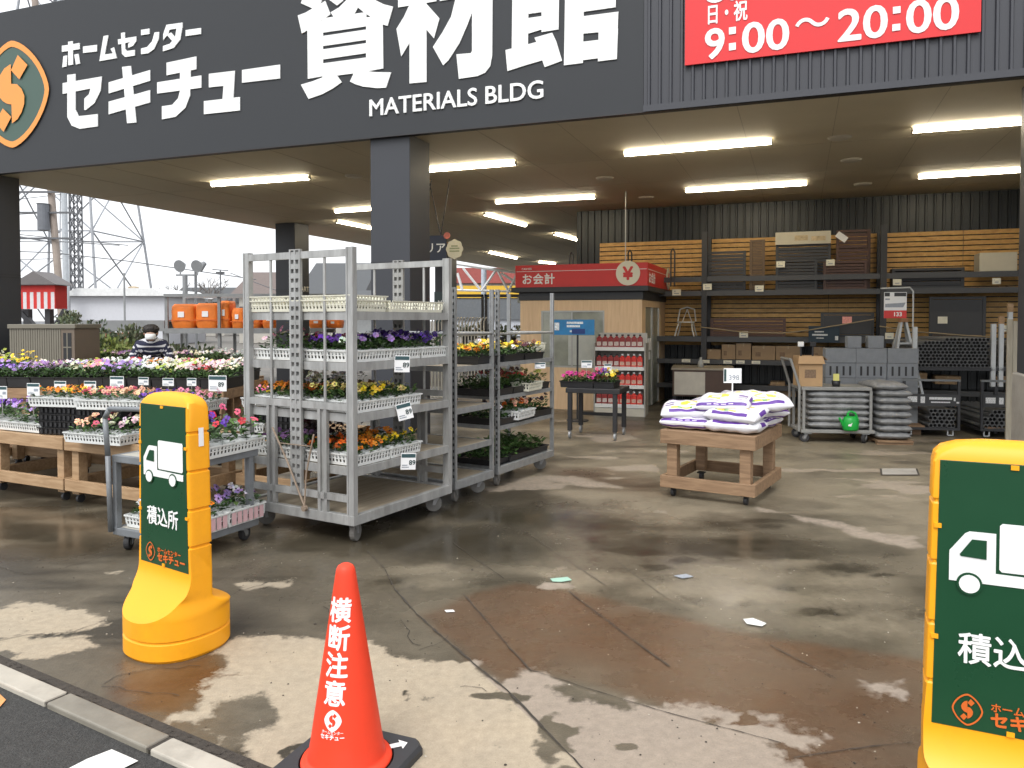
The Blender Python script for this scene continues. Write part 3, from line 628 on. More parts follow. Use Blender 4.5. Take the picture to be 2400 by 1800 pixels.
for p, q, w in LAMPS:
    a = G(*p, 3.43); c = G(*q, 3.43); L = (c - a).length; a.z = c.z = 0; mid = (a + c) / 2; ang = math.atan2((c - a).y, (c - a).x)
    t = thing('ceiling_lamp', 'lit tube lamp under the canopy, ' + w, 'lamp', mid + Vector((0, 0, HS)), ang, 'tube lamps under the canopy')
    b = MB(); b.box(-L/2 - .02, L/2 + .02, -.018, .018, -.012, 0); b.build('housing', M_lampbody, t)
    b = MB(); b.prism([(-L/2, .040 * math.cos(a_), -.0125 - .05 * math.sin(a_)) for a_ in [math.pi * i / 10 for i in range(11)]], (L, 0, 0)); b.build('tube', M_tube, t)
    for x in (-L/2 - .012, L/2 + .0005): b = MB(); b.box(x, x + .0115, -.036, .036, -.055, -.0125); b.build('end_cap', M_lampbody, t)
M_disc = mat('ceiling_disc', (.52, .49, .42), .6)
for (x, y), w in (((1968, 326), 'between the two long front lamps'), ((1995, 378), 'right of the lamp over the booth'), ((2022, 434), 'before the rear right lamp'), ((1515, 465), 'left of the lamp over the booth'), ((1417, 420), 'under the long front lamp'), ((830, 415), 'left of the front pillar')):
    g = G(x, y, HS - .02)
    t = thing('ceiling_downlight', 'unlit round pale fitting on the soffit, ' + w, 'downlight', (g.x, g.y, HS), 0, 'unlit round ceiling fittings')
    b = MB(); b.lathe([(0, -.022), (.10, -.022), (.125, -.01), (.13, 0)], 20); b.build('rim', M_disc, t, smooth=True)

# ------------------------------------------------------------------ timber slats on the back wall and the steel rack before it
sl = thing('slatted_cladding', 'yellow brown horizontal timber slats covering the dark back wall', 'cladding')
b = MB()
for z in np.arange(1.0, 2.84, .083): 
    for u in (6.75, 8.75, 10.75, 12.75, 14.75): hexbox(b, u + rnd.uniform(0, .004), u + 1.995, VB - .062, VB - .038, z, z + .066)
b.build('slat', M_slat, sl)
b = MB()
for u in np.arange(6.9, 17, .9): hexbox(b, u, u + .05, VB - .037, VB - .032, .98, 2.84)
b.build('batten', M_dark, sl)
VR = 5.82
rk = thing('steel_rack', 'long dark steel storage rack along the slatted back wall', 'rack')
b = MB(); UPR = (5.92 + 2.8, 8.72 + 2.76, 14.25)
for u in UPR:
    for v in (VR, VB - .2): hexbox(b, u, u + .09, v, v + .09, 0, 2.95 if v == VR else 2.9)
b.build('upright', M_dark, rk)
M_beam = mat('rack_beam_steel', (.06, .062, .066), .45, .2, var=.15)
for z, h in ((2.10, .085), (1.86, .085), (1.08, .09), (.70, .08), (.28, .08)):
    b = MB()
    for a, c in ((7.2, UPR[0] - .002), (UPR[0] + .092, UPR[1] - .002), (UPR[1] + .092, UPR[2] - .002), (UPR[2] + .092, 17)):
        hexbox(b, a, c, VR + .01, VR + .07, z, z + h)
        if h > .0 and z != 2.10: hexbox(b, a, c, VR + .075, VB - .07, z + .02, z + .05)
    b.build('beam', M_beam, rk)
def onrack(px0, px1, ytop, ybot, v):
    """u range and z range seen at pixels on the plane v"""
    n = -BV; p0 = BP + BV * v
    a = onplane(px0, ybot, p0, n); c = onplane(px1, ytop, p0, n); a2 = onplane(px1, ybot, p0, n)
    return touv(a)[0], touv(c)[0], (a.z + a2.z) / 2, c.z
M_cardb = mat('brown_cardboard', (0.32, 0.22, 0.13), .75, var=.12, scale=5); M_cardb2 = mat('orange_cardboard', (0.42, 0.27, 0.14), .75, var=.12, scale=5)
M_blk = mat('black_panel', (.030, .031, .034), .45, var=.15); M_brn = mat('dark_brown_panel', (.075, .035, .025), .5, var=.2); M_lat = mat('brown_lattice', (.13, .085, .05), .6, var=.25, scale=20)
M_cream = mat('cream_board', (.52, .49, .40), .6, var=.06); M_tagy = mat('cream_price_tag', (.72, .70, .58), .5, var=.08, scale=40); M_tagr = mat('red_printed_tag', (.75, .32, .28), .5, var=.3, scale=60)
Z5 = lambda x, y: (1500 + x / 2.458, 500 + y / 2.458)
def zr(x0, y0, x1, y1, v, zmin=None):
    (a, t), (c, bt) = Z5(x0, y0), Z5(x1, y1); u0, u1, z0, z1 = onrack(a, c, t, bt, v)
    return u0, u1, (zmin if zmin is not None else z0), z1
def panel_item(name, label, cat, box, v, mframe, mslat=None, n=9, dep=.05, louver=True):
    u0, u1, z0, z1 = box; t = thing(name, label, cat, B((u0 + u1) / 2, v, z0), -A21); w = (u1 - u0) / 2; h = z1 - z0
    b = MB(); b.box(-w, -w + .045, 0, dep, 0, h); b.box(w - .045, w, 0, dep, 0, h); b.box(-w + .046, w - .046, .002, dep - .002, h - .04, h - .001); b.box(-w + .046, w - .046, .002, dep - .002, 0, .04); b.build('frame', mframe, t)
    if louver:
        b = MB(); dz = (h - .09) / n
        for i in range(n): b.box(-w + .046, w - .046, .01, dep - .015, .045 + dz * i, .045 + dz * (i + (.82 if n > 1 else .995)))
        b.build('louvre', mslat or mframe, t)
    return t
def box_item(name, label, cat, box, v, dep, m, part='carton', tape=True, group=None):
    u0, u1, z0, z1 = box; t = thing(name, label, cat, B((u0 + u1) / 2, v, z0), -A21, group); w = (u1 - u0) / 2; h = z1 - z0
    b = MB(); b.box(-w, w, 0, dep, 0, h); b.build(part, m, t, bevel=.004)
    if tape:
        b = MB(); b.box(-w * .06, w * .06, -.002, dep + .002, h, h + .002); b.box(-w * .06, w * .06, -.003, -.001, h * .8, h); b.build('tape', mat('parcel_tape', (.42, .33, .2), .4), t)
        b = MB(); b.box(-w * .7, -w * .25, -.003, -.001, h * .25, h * .55); b.build('print', mat('carton_print', (.2, .13, .08), .7, var=.5, scale=70), t)
    return t
ZB1, ZB2, ZB3 = 1.86 + .086, 1.08 + .091, .70 + .081
panel_item('louvre_panel', 'black louvred panel leaning at the left end of the rack top shelf', 'fence panel', zr(362, 215, 610, 440, VR + .2, ZB1), VR + .2, M_blk, n=10)
panel_item('lattice_screen', 'narrow brown lattice panel standing between two black louvred panels', 'fence panel', zr(630, 150, 720, 440, VR + .25, ZB1), VR + .25, M_lat, n=28)
panel_item('louvre_panel', 'tall black louvred planter screen under the cream poster', 'fence panel', zr(780, 170, 1100, 440, VR + .25, ZB1), VR + .25, M_blk, n=13)
panel_item('planter_box', 'low black planter box in front of the tall black screen', 'planter', zr(782, 262, 1022, 440, VR + .09, ZB1), VR + .09, M_blk, n=8, dep=.14)
panel_item('louvre_panel', 'tall dark brown louvred planter screen right of the cream poster', 'fence panel', zr(1128, 90, 1330, 440, VR + .26, ZB1), VR + .26, M_brn, n=14)
panel_item('planter_box', 'low dark brown planter box before the tall brown screen', 'planter', zr(1055, 270, 1310, 440, VR + .09, ZB1), VR + .09, M_brn, n=8, dep=.14)
panel_item('bench_seat', 'long black bench standing on the right top shelf', 'bench', zr(1450, 310, 1870, 440, VR + .12, ZB1), VR + .12, M_blk, n=3, dep=.3)
t = thing('poster', 'wide cream poster fixed above the tall black screen', 'poster', (0, 0, 0)); u0, u1, z0, z1 = zr(780, 100, 1100, 178, VR + .22)
b = MB(); hexbox(b, u0, u1, VR + .2, VR + .215, z0, z1); b.build('board', M_cream, t)
b = MB(); hexbox(b, u0 + .3, u1 - .35, VR + .196, VR + .199, z0 + .06, z1 - .06); hexbox(b, u1 - .3, u1 - .08, VR + .196, VR + .199, z0 + .05, z1 - .08); b.build('print', mat('faded_print', (.5, .4, .25), .6, var=.4, scale=14), t)
box_item('storage_chest', 'white storage chest with dark lid on the right top shelf', 'chest', zr(1955, 222, 2175, 330, VR + .1, 2.19), VR + .1, .4, M_cream, 'body', False)
b = MB(); bx = zr(1955, 215, 2175, 225, VR + .1)
t = thing('storage_case', 'translucent plastic case under the white storage chest', 'case', B(0, 0, 0)); u0, u1, z0, z1 = zr(1955, 352, 2165, 425, VR + .1, ZB1)
b = MB(); hexbox(b, u0, u1, VR + .1, VR + .45, z0, z1 - .03); b.build('body', mat('translucent_plastic', (.45, .46, .42), .3, var=.1), t, bevel=.01)
b = MB(); hexbox(b, u0 - .02, u1 + .02, VR + .08, VR + .47, z1 - .029, z1); b.build('lid', M_cream, t)
b = MB(); hexbox(b, (u0 + u1) / 2 - .08, (u0 + u1) / 2 + .08, VR + .094, VR + .098, z0 + .05, z0 + .13); b.build('sticker', M_wt, t)
# middle shelf
panel_item('iron_fence', 'low dark iron fence panel with curved rails on the middle shelf', 'fence panel', zr(405, 605, 840, 712, VR + .15, ZB2), VR + .15, M_brn, n=4)
panel_item('black_board', 'large black board with red tag on the middle shelf', 'board', zr(1040, 570, 1350, 725, VR + .2, ZB2), VR + .2, M_blk, n=1)
panel_item('black_board', 'large black board hanging in the right bay with a cream tag', 'board', zr(1665, 478, 1995, 720, VR + .2, ZB2), VR + .2, M_blk, n=1)
t = thing('banner_sheet', 'dark navy sheet with small white lettering hung over the middle beam', 'banner'); u0, u1, z0, z1 = zr(970, 650, 1150, 745, VR - .05)
b = MB(); hexbox(b, u0, u1, VR - .04, VR - .03, z0, z1); b.build('sheet', mat('navy_sheet', (.012, .03, .05), .6), t)
b = MB(); w = u1 - u0
for i, (a, c, q, r) in enumerate(((.2, .5, .62, .70), (.12, .62, .42, .52), (.25, .5, .25, .30), (.86, .96, .15, .4))): hexbox(b, u0 + w * a, u0 + w * c, VR - .044, VR - .041, z0 + (z1 - z0) * q, z0 + (z1 - z0) * r)
b.build('print', mat('faint_white_print', (.55, .58, .6), .6, var=.6, scale=90), t)
CART = [(350, 785, 465, 850, 'flat brown carton at the left of the lower shelf'), (470, 755, 550, 850, 'narrower brown carton, second on the lower shelf'), (553, 748, 640, 850, 'taller brown carton, third on the lower shelf'), (645, 765, 780, 850, 'wide brown carton, left half of the long carton pair'), (783, 765, 925, 850, 'wide brown carton beside the black tool, right of its twin'), (1000, 770, 1065, 850, 'brown carton half hidden behind the concrete blocks')]
for x0, y0, x1, y1, l in CART: box_item('carton', l, 'box', zr(x0, y0, x1, y1, VR + .1, ZB3), VR + .1, .45, M_cardb, group='cartons on the lower rack shelf')
LOWC = [(590, 1010, 690, 1060, 'low brown carton under the rack, left of the small stack'), (735, 1000, 900, 1055, 'flat brown carton at the foot of the small stack under the rack'), (750, 975, 835, 1000, 'small brown carton on top of the stack under the rack'), (1590, 920, 1655, 960, 'small brown carton behind the white ladder'), (1700, 940, 1850, 985, 'brown carton seen under the upper pipe bundle'), (2050, 940, 2110, 975, 'brown carton behind the grey posts at the right')]
for x0, y0, x1, y1, l in LOWC: box_item('carton', l, 'box', zr(x0, y0, x1, y1, VR + .1), VR + .1, .4, M_cardb, group='cartons low under the rack')
TAGS = [(363, 405, 'left black louvred panel'), (662, 415, 'brown lattice panel'), (785, 275, 'tall black screen'), (1072, 265, 'tall brown screen'), (1457, 378, 'long black bench'), (572, 680, 'middle shelf fence panel'), (1412, 688, 'middle beam right of the upright'), (185, 437, 'red booth sign end'), (2080, 645, 'wall shelf at the far right'), (480, 848, 'second carton'), (553, 848, 'third carton'), (643, 850, 'wide cartons'), (350, 845, 'flat carton'), (240, 840, 'dark shelf left of the cartons'), (2030, 372, 'translucent case')]
for x, y, w in TAGS:
    u0, u1, z0, z1 = zr(x, y, x + 50, y + (36 if y < 800 else 18), VR - .02)
    t = thing('price_tag', 'small cream price tag at the ' + w, 'price tag', group='small tags on the rack')
    b = MB(); hexbox(b, u0, u1, VR - .012, VR - .009, z0, z1); b.build('card', M_tagy, t)
    b = MB(); hexbox(b, u0 + .03, u1 - .03, VR - .0145, VR - .0125, z0 + .25 * (z1 - z0), z0 + .4 * (z1 - z0)); hexbox(b, u0 + .03, u1 - .09, VR - .0145, VR - .0125, z0 + .6 * (z1 - z0), z0 + .75 * (z1 - z0)); b.build('print', M_inkgrey, t)
for x, y, w, m in ((1165, 595, 'large black board on the middle shelf', M_tagr), (1715, 595, 'large black board in the right bay', M_tagy)):
    u0, u1, z0, z1 = zr(x, y, x + 56, y + 40, VR + .19)
    t = thing('price_tag', 'printed tag stuck on the ' + w, 'price tag'); b = MB(); hexbox(b, u0, u1, VR + .185, VR + .19, z0, z1); b.build('card', m, t)
u0, u1, z0, z1 = zr(1135, 110, 1190, 160, VR + .2); c = B((u0 + u1) / 2, VR + .22, (z0 + z1) / 2)
t = thing('price_tag', 'tilted white tag hanging from the top of the brown screen', 'price tag', c, -A21); b = MB()
b.prism([Matrix.Rotation(R(38), 3, 'Y') @ Vector(p) for p in ((-.09, 0, -.05), (.09, 0, -.05), (.09, 0, .05), (-.09, 0, .05))], (0, -.004, 0)); b.build('card', M_paper, t)
# sagging ropes along the rack
for pts, w in ((((345, 655), (600, 685), (820, 690), (960, 675), (1170, 640), (1348, 610)), 'left bay'), (((1378, 650), (1560, 680), (1700, 690), (1900, 705), (2050, 712)), 'right bay')):
    b = MB(); P = [onplane(*Z5(*q), BP + BV * (VR - .05), -BV) for q in pts]; b.path(P, .010, 6); o = b.build('rope', mat('hemp_rope', (.33, .26, .16), .8)); tag(o, 'sagging tan rope strung across the %s of the steel rack' % w, 'rope')
# white garden chair on the middle shelf
u0, u1, z0, z1 = zr(205, 552, 330, 705, VR + .2, ZB2); t = thing('garden_chair', 'white wrought garden chair standing on the rack beside the booth', 'chair', B((u0 + u1) / 2, VR + .25, z0), -A21)
h = z1 - z0; w = (u1 - u0) * .42; M_wi = mat('white_iron', (.6, .6, .57), .45)
b = MB(); b.path([(-w, 0, h * .55), (-w * .8, .05, h), (0, .05, h * 1.08), (w * .8, .05, h), (w, 0, h * .55)], .012, 6); b.path([(-w * .5, .03, h * .55), (0, .05, h), (w * .5, .03, h * .55)], .008, 6); b.build('backrest', M_wi, t)
b = MB(); b.lathe([(0, h * .5), (w, h * .5), (w, h * .54), (0, h * .54)], 18, (0, -.12, 0)); b.build('seat', M_wi, t)
for sx in (-1, 1):
    for y in (-.3, .05): b = MB(); b.path([(sx * w * .7, y * .6, h * .5), (sx * w * .85, y, h * .25), (sx * w * 1.05, y, 0)], .012, 6); b.build('leg', M_wi, t)
# cream counter cabinet with brown side
u0, u1, z0, z1 = zr(198, 905, 375, 1045, 4.9); cx, cy = B((u0 + u1) / 2, 4.9)[:2]
t = thing('service_counter', 'small brown cabinet with cream front panel on a grey frame near the booth', 'cabinet', (cx, cy, 0), -R(14))
w = (u1 - u0) / 2; b = MB(); b.box(-w - .03, w + .42, .02, .9, z0 - .03, z1); b.build('body', mat('brown_laminate', (.10, .06, .045), .5), t, bevel=.006)
b = MB(); b.box(-w, w, 0, .018, z0, z1 - .03); b.build('front_panel', mat('cream_laminate', (.60, .57, .50), .45), t)
b = MB(); b.box(-w - .05, w + .45, -.01, .92, z1 + .001, z1 + .03); b.build('top', mat('worn_tabletop', (.33, .29, .23), .5, var=.2), t)
for x in (-w, w + .38):
    for y in (.05, .85): b = MB(); b.box(x - .02, x + .02, y - .02, y + .02, 0, z0 - .031); b.build('leg', M_dark, t)
t = thing('tape_holder', 'small clear dispenser standing on the brown cabinet', 'dispenser', (cx + .25, cy + .3, z1 + .031)); b = MB(); b.lathe([(0, 0), (.05, 0), (.045, .09), (.02, .12), (.02, .16), (0, .16)], 12); b.build('bottle', mat('clear_grey', (.4, .42, .42), .2), t, smooth=True)

# ------------------------------------------------------------------ checkout booth
booth = thing('checkout_booth', 'wood panelled checkout booth with glass door and dark flat roof', 'booth', (2.03, 12.0, 0), -R(20.5))
W0, D0 = 2.02, 2.2; M_maple = wood('maple_panel', (.68, .47, .28), (.80, .58, .36), .5, (12, 12, 1.2), 2); M_soffd = mat('booth_black', (.03, .032, .036), .45)
M_glass = mat('window_glass', (.34, .36, .31), .08, var=.35, scale=2, spec=.8); M_alf = mat('aluminium_frame', (.45, .45, .43), .35, .5)
b = MB()
b.box(-W0, -1.66, 0, .06, 0, 1.77); b.box(-.60, 0, 0, .06, 0, 1.77); b.box(-1.659, -.601, 0, .06, 1.60, 1.77); b.box(-1.659, -.601, 0, .06, 0, .68)
b.box(-.06, -.001, .061, .30, 0, 1.77); b.box(-.06, -.001, 1.62, D0, 0, 1.77); b.box(-W0, -W0 + .06, .061, D0, 0, 1.77); b.box(-W0 + .061, -.061, D0 - .06, D0, 0, 1.77)
b.box(-.06, -.001, .301, 1.619, 1.66, 1.77); b.build('wall', M_maple, booth)
b = MB(); b.box(-1.659, -.601, .02, .05, .681, 1.599); b.build('pane', M_glass, booth)
b = MB()
for x in (-1.659, -1.15, -.625): b.box(x, x + .025, .005, .019, .68, 1.6)
b.box(-1.659, -.6, .003, .018, 1.575, 1.6); b.box(-1.659, -.6, .003, .018, .68, .705); b.build('window_frame', M_alf, booth)
b = MB(); b.box(-1.2, -.75, .012, .018, .72, 1.2); b.build('paper_notice', mat('pale_notice', (.5, .52, .48), .5), booth)
d = MB(); d.box(-.045, -.02, .301, 1.619, .02, 1.659); dd = d.build('door', M_glass, booth)
b = MB()
for y in (.301, .94, 1.0, 1.585): b.box(-.06, -.005, y, y + .034, .02, 1.659)
b.build('door_frame', M_alf, dd)
b = MB(); b.box(-.012, .0, .55, .8, .95, 1.15); b.box(-.012, 0, .55, .72, .8, .93); b.build('notice', M_paper, dd)
b = MB(); b.box(-W0 - .12, .12, -.12, D0 + .05, 1.9, 1.98); b.box(-W0 - .02, .02, -.02, D0 + .01, 1.772, 1.899); b.build('roof', M_soffd, booth, bevel=.005)
bs = thing('checkout_sign', 'long red checkout sign with white characters and round yen mark on the booth roof', 'sign', (2.03, 12.0, 0), -R(20.5))
M_red2 = mat('red_booth_sign', (.60, .035, .032), .45, var=.05)
b = MB(); b.box(-W0 - .05, .1, -.1, -.04, 1.982, 2.34); b.box(.04, .1, -.039, D0 - .1, 1.982, 2.34); b.box(-W0 - .05, -W0, -.039, D0 - .1, 1.982, 2.34); b.build('panel', M_red2, bs)
b = MB(); b.box(-W0 - .03, .09, -.1035, -.1015, 2.235, 2.243); b.box(.1015, .1035, -.08, D0 - .12, 2.235, 2.243); b.build('stripe', M_wt, bs)
MX = fr((-W0 + .06, -.103, 2.045), (1, 0, 0), (0, 0, 1)); text('lettering', 'お会計', .185, M_wt, bs, MX, .02, space=1.08)
text('lettering', 'CASHIER', .045, M_wt, bs, fr((-W0 + .06, -.103, 2.265), (1, 0, 0), (0, 0, 1)), .012)
text('lettering', 'お会計', .185, M_wt, bs, fr((.103, .02, 2.045), (0, 1, 0), (0, 0, 1)), .02, space=1.08)
M_ycream = mat('cream_disc', (.75, .72, .58), .5, var=.03)
for Mx, in ((fr((-.20, -.105, 2.178), (1, 0, 0), (0, 0, 1)),), (fr((.105, D0 - .35, 2.178), (0, 1, 0), (0, 0, 1)),)):
    b = MB(); n = 36; P = [Mx @ Vector((.19 * math.cos(2 * math.pi * i / n), .19 * math.sin(2 * math.pi * i / n), 0)) for i in range(n)]
    b.prism(P, Mx.to_3x3() @ Vector((0, 0, .012))); disc = b.build('disc', M_ycream, bs)
    text('yen_mark', '¥', .27, M_red2, disc, Mx @ Matrix.Translation((0, -.098, .014)), .035, align='CENTER')
# cords carrying hooks over the booth
for i, x in enumerate((-1.35, -.35, .35)):
    t = thing('hanging_strap', ('left', 'middle', 'right')[i] + ' black strap loop hanging behind the red booth sign', 'strap', (2.03, 12, 0), -R(20.5)); b = MB(); b.path([(x, .6, 1.99), (x, .6, 2.55), (x + .03, .6, 2.6), (x + .06, .6, 2.55), (x + .06, .6, 1.99)], .012, 6); b.build('loop', M_black, t)
t = thing('drop_cable', 'thin grey cord hanging from the soffit down to the booth sign', 'cord', (0, 0, 0)); g = At(1466, 600, 12.4); b = MB(); b.tube((g.x, g.y, 1.985), (g.x, g.y, HS), .008, 6); b.build('cord', M_alf, t)

# ------------------------------------------------------------------ red jugs on the white gondola shelf before the booth
GS = thing('gondola_shelf', 'white four tier shelf of red bottles standing against the booth', 'shelf', (1.98, 11.55, 0), -R(16))
TZ = (.17, .46, .735, 1.03); b = MB(); b.box(-.72, .02, .3, .33, 0, 1.25); b.build('back_panel', mat('grey_white_steel', (.45, .44, .41), .5), GS)
for x in (.021, -.74): b = MB(); b.box(x, x + .019, -.10, .33, 0, 1.1); b.build('side_panel', mat('grey_steel_side', (.36, .35, .32), .5), GS)
for z in TZ:
    b = MB(); b.box(-.72, .02, -.08, .299, z - .03, z); b.box(-.72, .02, -.10, -.081, z - .045, z + .012); b.build('shelf', M_white, GS, bevel=.003)
b = MB(); b.box(-.72, .02, -.09, .29, 0, .12); b.build('plinth', mat('cream_steel', (.55, .52, .44), .5), GS)
M_jug = mat('red_bottle', (.66, .05, .04), .3, var=.12, scale=12); M_jugd = mat('dark_red_bottle', (.30, .04, .04), .3, var=.15, scale=12)
jug = thing('red_bottle', '', 'bottle'); b = MB(); b.box(-.040, .040, -.030, .030, 0, .150); b.lathe([(.045, .150), (.020, .17), (.018, .178)], 10, sx=.8, sy=.6); b.build('body', M_jug, jug, bevel=.008)
b = MB(); b.lathe([(.0185, .178), (.0185, .2), (0, .2)], 10); b.build('cap', M_wt, jug)
b = MB(); b.box(-.032, .032, -.0325, -.0305, .03, .085); b.build('sticker', mat('bottle_label', (.62, .40, .32), .5, var=.5, scale=50), jug)
jug2 = thing('red_bottle', '', 'bottle'); b = MB(); b.box(-.040, .040, -.030, .030, 0, .150); b.lathe([(.045, .150), (.020, .17), (.018, .178)], 10, sx=.8, sy=.6); b.build('body', M_jugd, jug2, bevel=.008)
b = MB(); b.lathe([(.0185, .178), (.0185, .2), (0, .2)], 10); b.build('cap', M_black, jug2)
b = MB(); b.box(-.032, .032, -.0325, -.0305, .03, .09); b.build('sticker', mat('bottle_label_pale', (.6, .52, .48), .5, var=.5, scale=50), jug2)
used = [0, 0]; rot = Matrix.Rotation(-R(16), 4, 'Z')
for k, z in enumerate(TZ):
    for i in range(8):
        p = Vector((1.98, 11.55, 0)) + (rot @ Vector((-.665 + i * .088, -.03, z + .001)))
        drk = (k == 3) or i < (3, 4, 4)[k] if k < 3 else True
        j = 1 if drk else 0; nm = ('lowest', 'second', 'third', 'top')[k]
        lab = ('dark red bottle' if drk else 'bright red bottle') + ' in the row on the %s tier of the white shelf' % nm
        src = (jug, jug2)[j]
        if not used[j]: used[j] = 1; src.location = p; src.rotation_euler = (0, 0, -R(16)); src['label'] = lab; src['group'] = 'red bottles on the white shelf'
        else: dup(src, p, -R(16), lab, 'red bottles on the white shelf')

# blue banner on a pole stand, price cards of that corner, black plant table
M_blue = mat('blue_print', (.02, .20, .46), .4, var=.25, scale=6)
a = At(1297, 749, 11.0); c = At(1393, 785, 11.0); w = (c.x - a.x) / 2
t = thing('banner_stand', 'blue printed board with white writing on a dark pole before the booth window', 'sign', ((a.x + c.x) / 2, 11.0, 0), -R(12))
b = MB(); b.box(-w, w, 0, .02, c.z, a.z); b.build('board', M_blue, t)
b = MB()
hh = a.z - c.z
for x0, x1, q, r in ((-.35, .45, .72, .86), (-.35, .30, .50, .64), (-.2, .1, .18, .30), (.2, .55, .3, .36), (-.95, -.72, .3, .8)): b.box(w * x0, w * x1, -.004, -.001, c.z + hh * q, c.z + hh * r)
b.build('print', mat('white_blurred_print', (.75, .8, .85), .5, var=.5, scale=70), t)
b = MB(); b.box(-w * .1, w * .55, -.0055, -.0045, c.z + hh * .08, c.z + hh * .4); b.build('print_patch', mat('navy_patch', (.01, .04, .2), .4), t)
b = MB(); b.tube((.05, .03, .02), (.05, .03, c.z), .014, 8); b.build('pole', M_dark, t); b = MB(); b.lathe([(0, 0), (.16, 0), (.16, .015), (.02, .03), (0, .03)], 18, (.05, .03, 0)); b.build('base', M_dark, t)
PT = G(1370, 990); PT = Vector((.70, 9.35, 0))
t = thing('plant_table', 'black square table on casters holding pink flowers near the booth', 'table', PT, -R(20))
b = MB(); b.box(-.05, .62, 0, .6, .56, .62); b.build('tabletop', M_black, t, bevel=.006)
for x in (0, .56):
    for y in (.03, .55):
        b = MB(); b.box(x - .025, x + .025, y - .025, y + .025, .1, .559); l = b.build('leg', M_black, t)
        b = MB(); b.tube((x - .012, y, .045), (x + .012, y, .045), .045, 14); b.bar((x, y, .05), (x, y, .1), .03, .02); b.build('caster', M_galv, l)
b = MB(); b.bar((0, .55, .25), (.56, .55, .25), .03, .04); b.build('stretcher', M_black, t)
# ------------------------------------------------------------------ trays of flowers
COL = dict(orange=(.78, .24, .012), deeporange=(.72, .13, .008), yellow=(.82, .56, .02), pale=(.80, .70, .22), cream=(.78, .74, .52), white=(.82, .82, .80), purple=(.13, .035, .36), violet=(.05, .012, .19), lilac=(.42, .27, .62),
           pink=(.72, .25, .36), rose=(.66, .10, .18), red=(.50, .02, .035), burgundy=(.085, .008, .022), peach=(.78, .42, .27), magenta=(.58, .03, .27), brown=(.22, .08, .03), silver=(.45, .52, .46), lime=(.42, .50, .08), palepink=(.74, .52, .56), mauve=(.33, .17, .38), greygreen=(.26, .33, .22), dark=(.03, .012, .03))
GRN = [(.045, .10, .022), (.06, .13, .03), (.035, .08, .02), (.08, .15, .04)]
def jitter(c, s=.18): k = rnd.uniform(1 - s, 1 + s); return tuple(min(.9, max(.004, x * k * rnd.uniform(.92, 1.08))) for x in c)
def leaf(b, p, d, n, l, w):
    d = Vector(d).normalized(); s = d.cross(Vector(n)).normalized() * w; up = Vector((0, 0, 1))
    p = Vector(p); m = p + d * (l * .55) + up * (l * .12); e = p + d * l
    b.add([p, m - s, e, m + s], [(0, 1, 2, 3)])
def blossom(b, p, nrm, r, col, eye):
    nrm = Vector(nrm).normalized(); a = nrm.orthogonal().normalized(); q = nrm.cross(a); rot = rnd.uniform(0, 6.28)
    p = Vector(p); c0 = jitter(col, .2)
    for i in range(5):
        t = rot + i * 1.2566; u = a * math.cos(t) + q * math.sin(t); v = nrm.cross(u)
        k = r * rnd.uniform(.85, 1.1); b.col = tuple(x * rnd.uniform(.85, 1.1) for x in c0)
        z = nrm * (.0012 * i)
        b.add([p + z, p + u * k * .62 - v * k * .46 + z + nrm * k * .1, p + u * k - v * k * .12 + z, p + u * k * .8 + v * k * .42 + z + nrm * k * .12], [(0, 1, 2, 3)])
    if eye:
        b.col = eye; e = p + nrm * .008; b.add([e + a * r * .28, e + q * r * .28, e - a * r * .28, e - q * r * .28], [(0, 1, 2, 3)])
def tray_mesh(b, L, Wd, h, white=True, holes=True):
    """open tray, walls slightly flared, lattice sides"""
    f = .012; t = .004
    b.cur = 0; b.box(-L/2, L/2, -Wd/2, Wd/2, 0, .008)
    for sx, sy, ln in ((1, 0, Wd), (-1, 0, Wd), (0, 1, L), (0, -1, L)):
        ex = Vector((-sy, sx, 0)) if sx else Vector((1, 0, 0)); nn = Vector((sx, sy, 0)); base = nn * ((L if sx else Wd) / 2)
        def wp(a, z, o=0): return base + ex * a + nn * (f * z / h + o) + Vector((0, 0, z))
        def strip(a0, a1, z0, z1, o=0):
            b.prism([wp(a0, z0, o), wp(a1, z0, o), wp(a1, z1, o), wp(a0, z1, o)], -nn * t)
        hl = ln / 2
        strip(-hl, hl, h * .86, h); strip(-hl, hl, 0, h * .26)
        if holes:
            n = max(6, int(ln / .030)); w = ln / n; strip(-hl, hl, h * .52, h * .60, .0)
            for i in range(n):
                a = -hl + i * w; strip(a - w * .24, a + w * .24, h * .26, h * .86, -.0005)
            strip(hl - w * .24, hl, h * .26, h * .86, -.0005)
        else: strip(-hl, hl, h * .26, h * .86, -.001)
        strip(-hl - .008, hl + .008, h - .006, h + .002, .008)
M_tray = mat('white_tray_plastic', (.76, .78, .77), .45, var=.08, scale=10, dirt=.25, dirtcol=(.36, .34, .29))
M_pot = mat('white_seedling_pot', (.62, .64, .63), .5)
NT = 0
